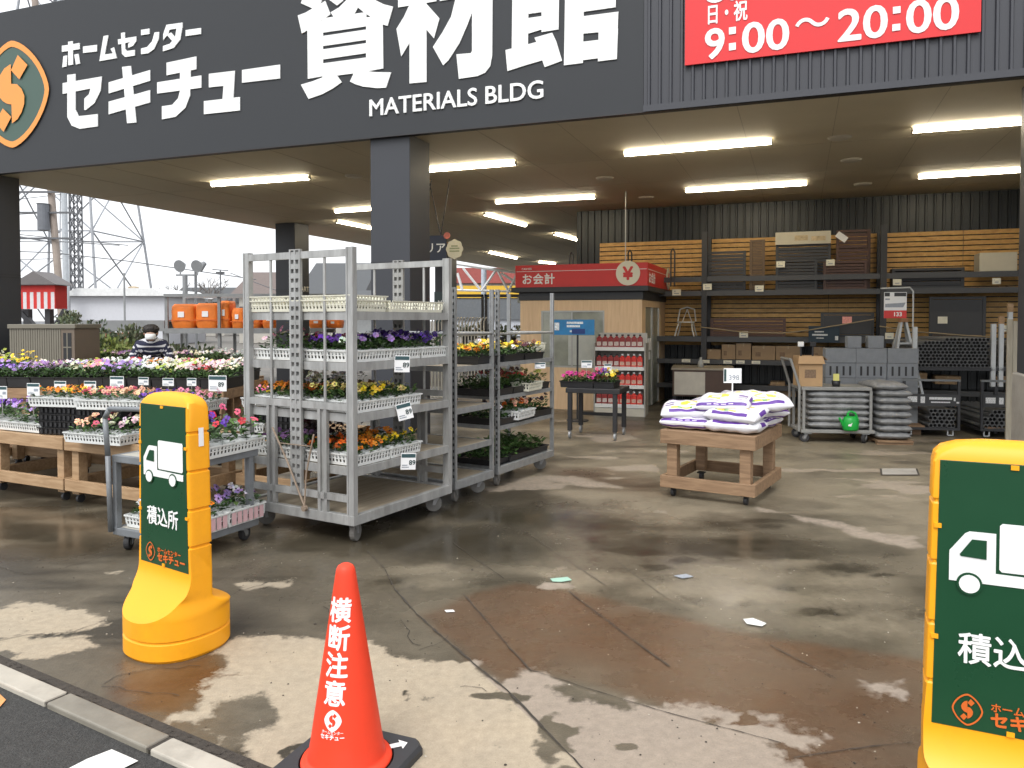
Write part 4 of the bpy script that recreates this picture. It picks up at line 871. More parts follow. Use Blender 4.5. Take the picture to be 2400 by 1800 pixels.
def flower_tray(label, pos, rz, cols, L=.48, Wd=.34, h=.075, white=True, fh=.10, leaves=15, flowers=2.8, nx=5, ny=4, fr_=.024, eye=(.02, .01, .03), greens=None, spread=1.0, cat='flower tray', lean=.5, name='flower_tray', group=None, up=.5):
    t = thing(name, label, cat, pos, rz, group)
    b = MB(); tray_mesh(b, L, Wd, h, white, white); b.cur = 1; b.box(-L/2 + .006, L/2 - .006, -Wd/2 + .006, Wd/2 - .006, .009, h * .6)
    b.cur = 2
    if white:
        for i in range(nx):
            for j in range(ny):
                cx = -L/2 + L * (i + .5) / nx; cy = -Wd/2 + Wd * (j + .5) / ny; r = min(L / nx, Wd / ny) * .46
                b.lathe([(r * .8, .01), (r, h + .004), (r * .9, h + .004), (r * .9, h - .012), (0, h - .014)], 9, (cx, cy, 0))
    b.build('tray', [M_tray if white else M_black, M_soil, M_pot], t)
    g = MB(); fl = MB(); gs = greens or GRN; names = list(cols)
    for i in range(nx):
        for j in range(ny):
            cx = -L/2 + L * (i + .5) / nx; cy = -Wd/2 + Wd * (j + .5) / ny
            ph = fh * rnd.uniform(.75, 1.15)
            for k in range(leaves):
                a = rnd.uniform(0, 6.28); rr = rnd.uniform(.0, .03) * spread; z = h * .8 + ph * rnd.uniform(.0, .75)
                g.col = jitter(rnd.choice(gs), .35)
                leaf(g, (cx + rr * math.cos(a), cy + rr * math.sin(a), z), (math.cos(a), math.sin(a), rnd.uniform(-.1, .9)), (0, 0, 1), rnd.uniform(.034, .060) * spread, rnd.uniform(.010, .017) * spread)
            # colour blocks: one colour per pot column unless mixed
            nf = int(flowers) + (rnd.random() < flowers - int(flowers))
            cn = names[min(len(names) - 1, int(i / nx * len(names)))] if rnd.random() < .8 else rnd.choice(names)
            for k in range(nf):
                a = rnd.uniform(0, 6.28); rr = rnd.uniform(0, .035) * spread
                p = (cx + rr * math.cos(a), cy + rr * math.sin(a), h * .8 + ph * rnd.uniform(.75, 1.12))
                # blossoms look to the light: outwards and up
                nn = (rnd.uniform(-.8, .8), rnd.uniform(-1.1, .3) * lean * 2, rnd.uniform(.2, 1.0) * up * 2)
                blossom(fl, p, nn, fr_ * rnd.uniform(.8, 1.2), COL[cn], eye if (eye and rnd.random() < .6) else None)
    g.build('foliage', M_leaf, t, col=True)
    if fl.f: fl.build('blossoms', M_petal, t, col=True)
    return t

# ------------------------------------------------------------------ galvanised flower trolleys
def caster(parent, x, y, r=.06, m=None, a=.6, ztop=.14):
    """fork part with wheel as sub-part"""
    b = MB(); ca, sa = math.cos(a), math.sin(a)
    b.cbox((x, y, ztop - .006), .09, .09, .012); off = Vector((ca, sa, 0)) * .025; sd = Vector((-sa, ca, 0)) * .024
    for s in (-1, 1): b.bar(Vector((x, y, ztop - .012)) + sd * s, Vector((x, y, r)) + off + sd * s, .034, .005) if abs(sa) > 2 else b.prism([Vector((x, y, ztop - .012)) + sd * s - off * .9, Vector((x, y, ztop - .012)) + sd * s + off * .9, Vector((x, y, r - .01)) + off * 1.3 + sd * s, Vector((x, y, r - .01)) + off * .5 + sd * s], sd.normalized() * .004)
    f = b.build('caster', M_galv, parent)
    c = Vector((x, y, r)) + off; s = sd.normalized()
    b = MB(); b.tube(c - s * .018, c + s * .018, r, 20); b.build('wheel', m or M_rubber, f, bevel=.006)
    b = MB(); b.tube(c - s * .021, c + s * .021, r * .45, 14); b.build('hub', M_greyrub, f)
    return f
def slotted(b, x, y, z0, z1, w=.055, d=.022, face=-1, pitch=.062):
    """upright channel with punched slots on its outer x face"""
    n = int((z1 - z0) / pitch)
    b.box(x, x + d, y - w/2, y - w/2 + .014, z0, z1); b.box(x, x + d, y + w/2 - .014, y + w/2, z0, z1); b.box(x, x + d, y - .007, y + .007, z0, z1)
    for i in range(n + 1):
        za = z0 + i * pitch; zb = min(z1, za + pitch * .55)
        if zb > za: b.box(x + .001, x + d - .001, y - w/2 + .0141, y + w/2 - .0141, za, zb)
    b.box(x + d - .002, x + d - .0005, y - w/2 + .013, y + w/2 - .013, z0, z1)
def trolley(label, loc, rz, L, Wd, Ht, shelves, heavy=True, mids=True, cross=(.89, .30), zb=.13, wheelm=None, deck=M_ply, rail=None, edge=.05):
    t = thing('flower_trolley', label, 'trolley', loc, rz, 'galvanised flower trolleys')
    M = M_alu if heavy else M_galv; pw = .058 if heavy else .034
    b = MB(); zt = zb + .065
    for y in (.02, Wd - .02): b.box(.0, L, y - .02, y + .02, zb, zt)
    for x in (.02, L - .02): b.box(x - .02, x + .02, .0405, Wd - .0405, zb, zt)
    b.build('base_frame', M, t, bevel=.003)
    b = MB(); b.box(.041, L - .041, .041, Wd - .041, zt - .03, zt - .012); b.build('deck', deck, t)
    for xe, sg_ in ((0, 1), (L, -1)):
        for y in (pw / 2, Wd - pw / 2):
            e = MB(); x0 = xe if sg_ > 0 else xe - pw * .7
            e.box(x0 + .004, x0 + pw * .7 - .004, y - pw/2 + .012, y + pw/2 - .012, zt + .0005, Ht)
            e.box(x0, x0 + pw * .7, y - pw/2, y - pw/2 + .0115, zt + .0005, Ht); e.box(x0, x0 + pw * .7, y + pw/2 - .0115, y + pw/2, zt + .0005, Ht)
            e.build('end_post', M, t)
        xm = xe + .014 * sg_
        f = MB()
        if mids:
            f.bar((xm, pw, Ht - .035), (xm, Wd - pw, Ht - .035), .026, .046)
            for z in cross: f.bar((xm, pw, z), (xm, Wd - pw, z), .026, .045)
            for y in (Wd * .25, Wd * .74): f.tube((xm, y, cross[0] + .02), (xm, y, Ht - .05), .010, 6)
            for y in (Wd * .27, Wd * .74):
                for k in (-.028, .028): f.box(xm - .013, xm + .013, y + k - .012, y + k + .012, zt, cross[0] - .0235)
                f.box(xm + .002, xm + .010, y - .0159, y + .0159, zt, cross[0] - .0235)
        elif rail:
            for z in rail: f.tube((xm, pw, z), (xm, Wd - pw, z), .011, 8)
        if f.f: f.build('end_rail', M, t)
        if mids:
            s = MB(); slotted(s, xe - .004 if sg_ > 0 else xe - .02, Wd * .5, cross[1], Ht + .005, .100); s.build('slotted_post', M, t)
        else:
            s = MB()
            for y in (pw * .5, Wd - pw * .5):
                for i in range(int((Ht - zt) / .05)): s.box(xe - .003 if sg_ > 0 else xe + .0005, xe - .0005 if sg_ > 0 else xe + .003, y - .006, y + .006, zt + .03 + i * .05, zt + .052 + i * .05)
            s.build('slot_row', M_trim, t)
    if rail:
        r_ = MB()
        for z in rail: r_.tube((.01, .012, z), (L - .01, .012, z), .011, 8)
        r_.build('side_rail', M, t)
    for z in shelves:
        s = MB(); s.box(.03, L - .03, .006, .02, z - edge, z + .004); s.box(.03, L - .03, Wd - .02, Wd - .006, z - edge, z + .004); s.box(.03, .044, .0201, Wd - .0201, z - edge, z + .004); s.box(L - .044, L - .03, .0201, Wd - .0201, z - edge, z + .004)
        so = s.build('shelf', M, t)
        s = MB(); s.box(.0445, L - .0445, .0205, Wd - .0205, z - .016, z - .002); s.build('shelf_board', deck, so)
    for x, y, a in ((.09, .08, .3), (L - .09, .08, 2.2), (.09, Wd - .08, -.4), (L - .09, Wd - .08, 1.1)): caster(t, x, y, .062, wheelm, a, zb)
    return t
RA = R(60); A0 = Vector((-1.01, 4.87, 0)); LA, WA = 1.108, 1.005
def loc(o, rz, x, y, z): return Vector(o) + Matrix.Rotation(rz, 3, 'Z') @ Vector((x, y, z))
SA = (1.50, 1.17, .84, .495)
tA = trolley('large grey trolley nearest the camera with four shelves and pansy trays on it', A0, RA, LA, WA, 1.915, SA, wheelm=M_greyrub)
# hanging V-shaped latch rods of the near end frame
b = MB(); b.path([(-.02, WA * .70, .72), (-.03, WA * .55, .50), (-.03, WA * .42, .26), (-.028, WA * .40, .22)], .007, 6); b.path([(-.02, WA * .32, .70), (-.03, WA * .38, .44), (-.028, WA * .40, .22)], .006, 6); b.path([(-.025, WA * .63, .62), (-.025, WA * .34, .62)], .004, 6)
b.tube((-.04, WA * .40, .205), (-.015, WA * .40, .205), .02, 10); b.build('latch_rod', mat('rusty_rod', (.26, .2, .15), .6, var=.3), tA)
GA = 'white trays on the front trolley'
def trayA(shelf, ix, iy, label, cols, **k):
    x = .20 + ix * .355; y = .27 + iy * .47
    return flower_tray(label, loc(A0, RA, x + (.035 if ix == 0 else .02), y - .01, SA[shelf] + .005), RA - R(90) + R(rnd.uniform(-1.5, 1.5)), cols, L=.46, Wd=.335, group=GA, **k)
# local x of a tray (its .46 side) runs across the trolley, -y looks to the near end
trayA(1, 0, 0, 'white tray of lilac purple pansies, right one at the near end of the second shelf', ('purple', 'lilac', 'white', 'lilac'), fh=.10)
trayA(1, 0, 1, 'white tray of sparse pink flowers over much green, left one on the second shelf', ('pink', 'cream', 'palepink'), flowers=1.0, fh=.13, leaves=14)
trayA(1, 1, 0, 'white tray of dark violet pansies in the middle of the second shelf', ('violet', 'violet', 'lilac'), fh=.11)
trayA(1, 2, 0, 'white tray of deep violet pansies at the far end of the second shelf', ('violet', 'violet'), fh=.11, flowers=3)
trayA(1, 1, 1, 'white tray of red and purple flowers behind the left tray of the second shelf', ('rose', 'purple'), fh=.10)
trayA(2, 0, 0, 'white tray of pale yellow pansies at the near end of the third shelf', ('pale', 'pale', 'yellow'), fh=.10, flowers=3.2)
trayA(2, 0, 1, 'white tray of orange violas, left tray of the third shelf', ('orange', 'orange', 'deeporange'), fh=.09, flowers=3.2)
trayA(2, 1, 0, 'white tray of yellow and dark brown pansies above the tilted card on the third shelf', ('brown', 'pale', 'pale'), fh=.09, flowers=1.8)
trayA(2, 1, 1, 'white tray of cream white flowers behind the orange violas on the third shelf', ('cream', 'white'), fh=.16, flowers=3)
trayA(3, 0, 0, 'white tray of bright orange violas on the fourth shelf by the corner post', ('deeporange', 'orange'), fh=.08, flowers=3)
trayA(3, 1, 0, 'white tray of orange and yellow violas beyond the bright orange ones on the fourth shelf', ('orange', 'yellow'), fh=.085, flowers=2)
trayA(3, 0, 1, 'white tray of dull purple seedlings, left tray of the fourth shelf', ('mauve', 'dark'), fh=.09, flowers=1.2)
trayA(3, 1, 1, 'white tray of tall burgundy plants at the back of the fourth shelf', ('burgundy',), fh=.20, flowers=4, greens=[(.03, .012, .015), (.05, .012, .02)], leaves=16)
def empty_tray(label, p, rz, L=.46, Wd=.335, n=1, group=None):
    t = thing('empty_tray', label, 'tray', p, rz, group); b = MB()
    tray_mesh(b, L, Wd, .075, True, True); b.build('tray', mat('yellowed_white_tray', (.70, .69, .58), .45, var=.05), t); return t
for k in range(2):
    for j in (0, 1):
        empty_tray(('empty yellowed tray, %s of the %s nested stack on the front trolley top' % (('lower', 'upper')[k], ('right', 'left')[j])), loc(A0, RA, .19 + .003 * k, .26 + j * .47, SA[0] + .005 + k * .030), RA - R(90) + R(rnd.uniform(-1, 1)), group='nested empty trays')
empty_tray('single empty white tray at the far right of the top shelf', loc(A0, RA, .70, .20, SA[0] + .005), RA + R(2), L=.62, Wd=.36)
# price cards
def price_card(label, p, rz, w, h, num=None, hang=True, tilt=0.0, group='price cards', stick=0.0, back=0.0):
    t = thing('price_card', label, 'price card', p, rz, group)
    Mt = Matrix.Rotation(tilt, 3, 'Y') @ Matrix.Rotation(back, 3, 'X')
    def q(x0, x1, z0, z1, y0, y1): return [Mt @ Vector(v) for v in ((x0, y0, z0), (x1, y0, z0), (x1, y0, z1), (x0, y0, z1))], Mt @ Vector((0, y1 - y0, 0))
    b = MB(); pts, off = q(-w/2, w/2, -h if hang else stick, 0 if hang else stick + h, 0, .003); b.prism(pts, off); c = b.build('card', M_paper, t)
    top = 0 if hang else stick + h
    b = MB(); pts, off = q(-w/2 + .004, w/2 - .004, top - h * .27, top - h * .05, -.0015, 0); b.prism(pts, off); b.build('header', mat('teal_header', (.03, .075, .085), .5, var=.3, scale=120), t)
    b = MB()
    for x0, x1, a in ((-.42, .05, .88), (-.42, -.05, .76)): pts, off = q(w * x0, w * x1, top - h * a, top - h * (a - .06), -.0012, -.0002); b.prism(pts, off)
    if num is None: pts, off = q(w * .05, w * .40, top - h * .66, top - h * .44, -.0012, -.0002); b.prism(pts, off)
    b.build('print', M_inkgrey, t)
    if num: text('price', num, h * .40, M_ink, t, Matrix.Translation((0, 0, 0)) @ Mt.to_4x4() @ fr((w * .04, -.002, top - h * .70), (1, 0, 0), (0, 0, 1)), .012)
    if stick: b = MB(); b.tube((0, .002, 0), (0, .002, stick + h * .3), .003, 6); b.build('stick', M_alf, t)
    return t
fz = RA - R(90) + R(60)
def cardA(label, px, py, num, tilt, w=.105, h=.115):
    # hangs on the right long side of trolley A, at the photo's pixel of its top edge
    n = Matrix.Rotation(RA, 3, 'Z') @ Vector((0, -1, 0)); p = onplane(px, py, A0 + n * .035, n); return price_card(label, p, R(18), w, h, num, True, tilt)
cardA('white 89 price card hanging straight from the violet pansy tray', 943, 833, '89', 0.03)
cardA('white 89 price card hanging crooked below the pale yellow pansies', 944, 945, '89', -.22)
cardA('white 89 price card hanging under the orange violas of the lowest tray row', 958, 1062, '89', .05)

# trolley B (behind, plywood shelves) and C (black trays)
B0 = Vector((-.44, 5.96, 0)); C0 = Vector((-.115, 6.56, 0))
tB = trolley('slim galvanised trolley with bare plywood shelves behind the large front trolley', B0, RA, .58, 1.05, 1.705, (1.08, .75, .44), heavy=False, mids=False, rail=(1.34,), wheelm=M_greyrub, zb=.12, edge=.04)
tC = trolley('narrow galvanised trolley of black plant trays right of the plywood shelved one', C0, RA, 1.05, .52, 1.71, (1.08, .79, .53), heavy=False, mids=False, rail=(1.33,), wheelm=M_greyrub, zb=.12, edge=.03, deck=M_galv)
def trayC(z, x, label, cols, **k): return flower_tray(label, loc(C0, RA, x, .25, z + .005), RA, cols, L=k.pop('L', .34), Wd=.46, white=False, h=.06, nx=4, ny=5, group='black trays on the galvanised trolley', lean=.2, **k)
trayC(1.08, -.12, 'black tray of yellow orange violas overhanging the left end of the upper shelf', ('orange', 'yellow'), fh=.10, flowers=2.5)
trayC(1.08, .30, 'black tray of yellow and white pansies on the upper shelf of the black tray trolley', ('pale', 'white', 'yellow'), fh=.11, flowers=2.6)
trayC(1.08, .68, 'black tray of burgundy pansies at the right of the upper shelf', ('burgundy', 'brown', 'yellow'), fh=.10, flowers=2.6)
trayC(.79, .10, 'black tray of white and brown flowers at the left of the middle shelf', ('white', 'brown'), fh=.13, flowers=1.5)
trayC(.79, .46, 'black tray of dark red and brown pansies at the centre of the middle shelf', ('red', 'brown', 'burgundy'), fh=.14, flowers=1.6)
trayC(.79, .80, 'black tray of cream yellow flowers behind the small white basket', ('cream', 'lime'), fh=.11, flowers=1.2)
empty_tray('small white basket lying at the right of the middle shelf', loc(C0, RA, .62, .06, .80), RA + R(5), .30, .16)
empty_tray('grey white empty basket resting on the burgundy pansy tray', loc(C0, RA, .90, .18, 1.15), RA + R(8), .24, .2)
trayC(.53, .20, 'black tray of dark plants on the third shelf, left of the white basket', ('white', 'dark'), fh=.12, flowers=.6)
trayC(.53, .85, 'black tray of dark plants on the third shelf, right of the white basket', ('white', 'dark'), fh=.14, flowers=.7)
flower_tray('white basket of orange flowers pulled out on the third shelf', loc(C0, RA, .45, .09, .56), RA + R(4), ('deeporange', 'peach'), L=.34, Wd=.22, nx=3, ny=2, flowers=4, fh=.09)
flower_tray('black tray of leafy green plants on the bottom deck of the narrow trolley', loc(C0, RA, .62, .26, .19), RA, ('dark',), L=.72, Wd=.44, h=.05, white=False, flowers=0, fh=.15, leaves=22, nx=7, ny=4, spread=1.25)
flower_tray('black tray of dark seedlings at the back of the bottom deck beside folded stands', loc(C0, RA, .14, .26, .19), RA, ('dark',), L=.3, Wd=.4, h=.05, white=False, flowers=0, fh=.08, leaves=10)
price_card('blank white price card on the edge of the upper shelf of the narrow trolley', loc(C0, RA, .74, -.01, 1.05), R(22), .11, .055)
price_card('small price card on the black plant table beside the pink flowers', PT + Vector((.22, .1, .62)), -R(5), .13, .09, stick=.24, hang=False)
price_card('second price card further right among the pink flowers', PT + Vector((.48, .1, .62)), -R(5), .09, .09, stick=.2, hang=False)
flower_tray('black tray of magenta and pink flowers on the black table', PT + Vector((.15, .2, .622)), -R(20), ('magenta', 'rose', 'magenta'), L=.40, Wd=.36, white=False, fh=.10, flowers=2.6)
flower_tray('black tray of purple yellow and red flowers at the right of the black table', PT + Vector((.47, .10, .622)), -R(20), ('rose', 'purple', 'yellow', 'pale'), L=.24, Wd=.36, white=False, fh=.16, flowers=2.2, nx=4, ny=4)

# ------------------------------------------------------------------ two deck hand cart in front of the flower tables
DR = math.atan2(.90, .44); D0_ = Vector((-1.93, 4.53, 0)); LD, WD = .58, .66
M_cartg = mat('grey_cart_steel', (.20, .215, .23), .5, .2, var=.2, dirt=.3)
t = thing('hand_cart', 'grey two deck hand cart with a loop handle carrying pansy trays behind the yellow sign', 'cart', D0_, DR)
for z, nm in ((.60, 'upper_deck'), (.14, 'lower_deck')):
    b = MB(); b.box(0, LD, 0, .03, z - .045, z); b.box(0, LD, WD - .03, WD, z - .045, z); b.box(0, .03, .0301, WD - .0301, z - .045, z); b.box(LD - .03, LD, .0301, WD - .0301, z - .045, z); o = b.build(nm, M_cartg, t, bevel=.004)
    b = MB(); b.box(.0305, LD - .0305, .0305, WD - .0305, z - .02, z - .002); b.build('board', mat('pale_cart_board', (.42, .40, .35), .6, var=.15), o)
for x in (.02, LD - .06): 
    for y in (.02, WD - .02): b = MB(); b.box(x - .018, x + .018, y - .018, y + .018, .141, .554); b.build('leg', M_cartg, t)
hp = [(-.02, WD - .01, .12), (-.03, WD - .005, .60), (-.05, WD - .01, .84), (-.055, WD - .06, .90), (-.055, .08, .92), (-.05, .02, .86), (-.03, .015, .60), (-.02, .02, .12)]
b = MB(); b.path(hp, .016, 10); b.build('handle', M_cartg, t, smooth=True)
for x, y, a in ((.07, .07, 1.2), (.07, WD - .07, -2.6), (LD - .08, .07, .2), (LD - .08, WD - .07, 1.8)): caster(t, x, y, .047, M_rubber, a, .095)
flower_tray('white tray of tall purple and red pansies on the right of the hand cart', loc(D0_, DR, .34, .16, .602), DR + R(3), ('purple', 'purple', 'red', 'rose'), L=.54, Wd=.36, fh=.17, flowers=1.8, fr_=.028, leaves=16, spread=1.3, nx=5, ny=3)
flower_tray('white tray of white pansies at the left of the lower cart deck', loc(D0_, DR, .20, .42, .142), DR - R(90), ('white', 'white', 'cream'), L=.34, Wd=.30, fh=.12, flowers=1.4, fr_=.026, leaves=13, nx=4, ny=3)
M_pinkpot = mat('pink_striped_pots', (.62, .40, .42), .5, var=.25, scale=14, stretch=(30, 30, 1))
for k, (x, lab) in enumerate(((.15, 'pink striped tray of purple and orange pansies low on the hand cart, near the corner'), (.46, 'pink striped tray of lilac white pansies low on the hand cart, at the far end'))):
    o = flower_tray(lab, loc(D0_, DR, x, .12, .142), DR, (('purple', 'orange', 'lilac'), ('lilac', 'white', 'mauve'))[k], L=.30, Wd=.26, h=.10, fh=.12, flowers=1.5, fr_=.028, nx=4, ny=3, leaves=10)
    b = MB()
    for i in range(6):
        for sy in (-.1455,): b.box(-.135 + i * .047, -.135 + i * .047 + .036, sy, sy + .001, .012, .088)
    b.build('pink_cup', M_pinkpot, o)

# ------------------------------------------------------------------ cedar flower tables and the flower display
ER = -R(25.5); E0 = Vector((-3.55, 6.05, 0))
def cedar_table(label, x, y, w, d, z, detail=True, m=M_cedar):
    p = loc(E0, ER, x, y, 0); t = thing('wooden_table', label, 'table', p, ER, 'wooden flower tables')
    b = MB(); b.box(0, w, 0, .035, z - .10, z); b.box(0, w, d - .035, d, z - .10, z); b.box(0, .035, .0355, d - .0355, z - .10, z); b.box(w - .035, w, .0355, d - .0355, z - .10, z); b.build('apron', m, t, bevel=.004)
    b = MB(); n = 7
    for i in range(n): b.box(.036, w - .036, .036 + (d - .072) * i / n, .036 + (d - .072) * (i + .9) / n, z - .03, z - .004)
    b.build('tabletop', m, t)
    for lx in (.04, w - .12):
        for ly in (.036, d - .116): 
            b = MB(); b.box(lx, lx + .08, ly, ly + .08, .07, z - .031); l = b.build('leg', m, t, bevel=.004)
            b = MB(); b.tube((lx + .03, ly + .04, .033), (lx + .055, ly + .04, .033), .033, 14); b.box(lx + .01, lx + .07, ly + .01, ly + .07, .062, .0695); b.build('caster', M_dark, l)
    b = MB(); b.box(0, w, 0, .034, .10, .19); b.box(0, w, d - .035, d, .10, .19); b.box(0, .035, .0355, d - .0355, .10, .19); b.box(w - .035, w, .0355, d - .0355, .10, .19); b.build('lower_rail', m, t, bevel=.004)
    return t
cedar_table('cedar flower table at the left edge of the photo under the lilac tray', -1.98, 0, .98, .9, .52)
cedar_table('cedar flower table with black crates over its right corner', -.99, 0, .98, .9, .52)
cedar_table('cedar flower table directly behind the yellow sign and the hand cart', .01, 0, .98, .9, .52)
cedar_table('cedar flower table half hidden between the hand cart and the grey trolley', 1.06, .75, .72, .85, .52)
def etray(label, x, y, z, cols, rz=0.0, **k): return flower_tray(label, loc(E0, ER, x, y, z), ER + rz, cols, **k)
GE = 'trays on the front flower tables'
etray('white tray of lilac violas over grassy green at the left edge of the photo', -.62, .22, .525, ('lilac', 'lilac', 'mauve'), fh=.16, flowers=2.0, L=.55, leaves=18, group=GE, ny=4)
etray('white tray of lilac violas cut by the left edge of the photo', -1.25, .22, .525, ('lilac', 'purple'), fh=.16, flowers=2.4, L=.55, group=GE)
# black crates stacked on the table, white trays on them
def crate(label, p, rz, L=.44, Wd=.32, h=.055):
    t = thing('black_crate', label, 'crate', p, rz, 'stacked black crates'); b = MB(); tray_mesh(b, L, Wd, h, False, False)
    for i in range(9): b.box(-L/2 + .03 + i * .045, -L/2 + .05 + i * .045, -Wd/2 - .016, -Wd/2 - .008, .01, h - .012)
    b.build('body', M_black, t); return t
for k in range(4):
    for j, (x, w) in enumerate(((-.17, 'left'), (.30, 'right'))): crate('black plastic crate, %s in the %s stack under the orange pansy trays' % (('lowest', 'second', 'third', 'topmost')[k], w), loc(E0, ER, x + rnd.uniform(-.005, .005), .24, .521 + k * .057), ER + R(6 if j else 10))
for j, (x, y, l, c) in enumerate(((-.16, .22, 'white tray of orange and cream pansies on top of the left black crates', ('orange', 'orange', 'yellow', 'cream')), (.37, .25, 'white tray of red and peach pansies on top of the right black crates', ('rose', 'peach', 'peach')), (.86, .40, 'white tray of pink and purple pansies just left of the yellow sign top', ('purple', 'pink', 'pink')))):
    etray(l, x, y, .752 if j < 2 else .745, c, rz=R(14), L=.54, Wd=.36, fh=.08, flowers=3.3, fr_=.020, nx=6, ny=4, leaves=11, group=GE)
for k in range(4): crate('black plastic crate, %s in the stack hidden behind the yellow sign' % ('lowest', 'second', 'third', 'topmost')[k], loc(E0, ER, .84, .40, .521 + k * .056), ER + R(12), .46, .34, .055)
etray('white tray of peach and cream pansies at the front edge of the cedar table', .50, .05, .523, ('peach', 'rose', 'cream', 'palepink'), rz=R(4), L=.56, Wd=.34, fh=.12, flowers=2.8, fr_=.024, leaves=15, nx=6, ny=3, group=GE)
etray('white tray of pink and yellow pansies above the yellow sign right corner', 1.42, .95, .745, ('pink', 'yellow', 'brown', 'magenta'), rz=R(8), L=.56, Wd=.36, fh=.09, flowers=2.6, nx=6, ny=4, group=GE)
for k in range(4): crate('black plastic crate, %s in the stack under the big 89 card' % ('lowest', 'second', 'third', 'topmost')[k], loc(E0, ER, 1.42, .95, .521 + k * .056), ER + R(8), .46, .34, .055)
etray('white tray of red flowers below the big 89 card beside the trolley post', 1.25, .86, .55, ('red', 'rose', 'magenta'), L=.3, Wd=.3, fh=.16, flowers=1.6, group=GE)
# stepped rows behind
ROWS = [
 (1, 7.95, .80, .13, -5.75, .255, ['lilac', 'greygreen/lilac', 'purple/lilac', 'lilac/mauve', 'mauve/dark', 'greygreen/cream', 'pink/lilac', 'lilac/lilac', 'silver/white', 'lime/cream', 'palepink/red', 'palepink/cream']),
 (2, 8.95, .79, .12, -6.3, .245, ['white/cream', 'cream/lime', 'yellow/yellow', 'lime/cream', 'lilac/palepink', 'white/lilac', 'yellow/pale', 'white/silver', 'white/white', 'orange/white', 'cream/lime', 'cream/lime', 'palepink/cream', 'white/palepink']),
 (3, 10.1, .74, .12, -5.75, .25, ['cream/greygreen', 'lime/cream', 'greygreen/white', 'palepink/silver', 'cream/greygreen', 'white/cream', 'palepink/rose', 'white/palepink', 'pink/palepink', 'white/cream']),
 (4, 11.7, .78, .14, -6.6, .27, ['lime/lime', 'greygreen/lime', 'palepink/mauve', 'silver/palepink', 'cream/silver', 'greygreen/cream', 'palepink/mauve', 'cream/white', 'palepink/white', 'palepink/silver']),
]
ORD = ['first', 'second', 'third', 'fourth', 'fifth', 'sixth', 'seventh', 'eighth', 'ninth', 'tenth', 'eleventh', 'twelfth', 'thirteenth', 'fourteenth']
NMC = dict(silver='silvery', greygreen='sage', pale='lemon', palepink='blush', dark='blackish')
RN = {1: 'second', 2: 'third', 3: 'fourth', 4: 'rearmost'}
RROT = -R(5)
def rloc(x, Y, z): return Vector((x, Y - .087 * (x + 4.5), z))
for ri, Yr, z, fh, x0, step, lst in ROWS:
    for k in range(0, len(lst), 4):
        n_ = min(4, len(lst) - k); w = step * n_ - .02; sv = E0.copy(), ER
        E0, ER = rloc(x0 + k * step - step / 2, Yr - .26, 0), RROT
        cedar_table('%s wooden table from the left in the %s row of the flower display' % (ORD[k // 4], RN[ri]), 0, 0, w, .60, z - .04, m=M_cedar2)
        E0, ER = sv
    for k, cs in enumerate(lst):
        c = cs.split('/'); cn = [NMC.get(q, q) for q in dict.fromkeys(c)]
        flower_tray('black tray of %s flowers, %s from left in the %s flower row' % (' and '.join(cn), ORD[k], RN[ri]), rloc(x0 + k * step, Yr, z - .035), RROT + R(rnd.uniform(-2, 2)), c, L=step - .015, Wd=.42, white=False, h=.105, fh=fh * rnd.uniform(.9, 1.25) * (1.8 if ri == 2 and k < 3 else 1), flowers=1.9, fr_=.021, leaves=11, nx=4, ny=5, eye=None, group='black trays in the stepped flower display', up=.7)
for px, py, w_, h_, Y, num, l in ((5, 905, .09, .10, 6.15, None, 'white price card cut by the left edge of the photo'), (78, 898, .115, .10, 6.2, None, 'white price card before the black crates at the left'), (141, 893, .11, .085, 6.35, None, 'white price card behind the orange pansies'), (211, 893, .11, .085, 6.35, None, 'white price card with red print behind the cream pansy'), (274, 882, .13, .09, 6.5, None, 'pale price card behind the red and peach pansies'),
    (336, 884, .1, .07, 6.8, None, 'white price card in the dark gap behind the purple pansies'), (394, 886, .11, .07, 6.8, None, 'white price card in front of the lime flowers'), (449, 886, .09, .07, 6.8, None, 'white price card left of the big 89 card'), (510, 880, .155, .125, 6.1, '89', 'big white 89 price card on a stick beside the trolley post')):
    p = At(px, py + h_ * 1800 / Y, Y); price_card(l, p - Vector((0, 0, .16)), -R(10), w_, h_, num, hang=False, stick=.16)
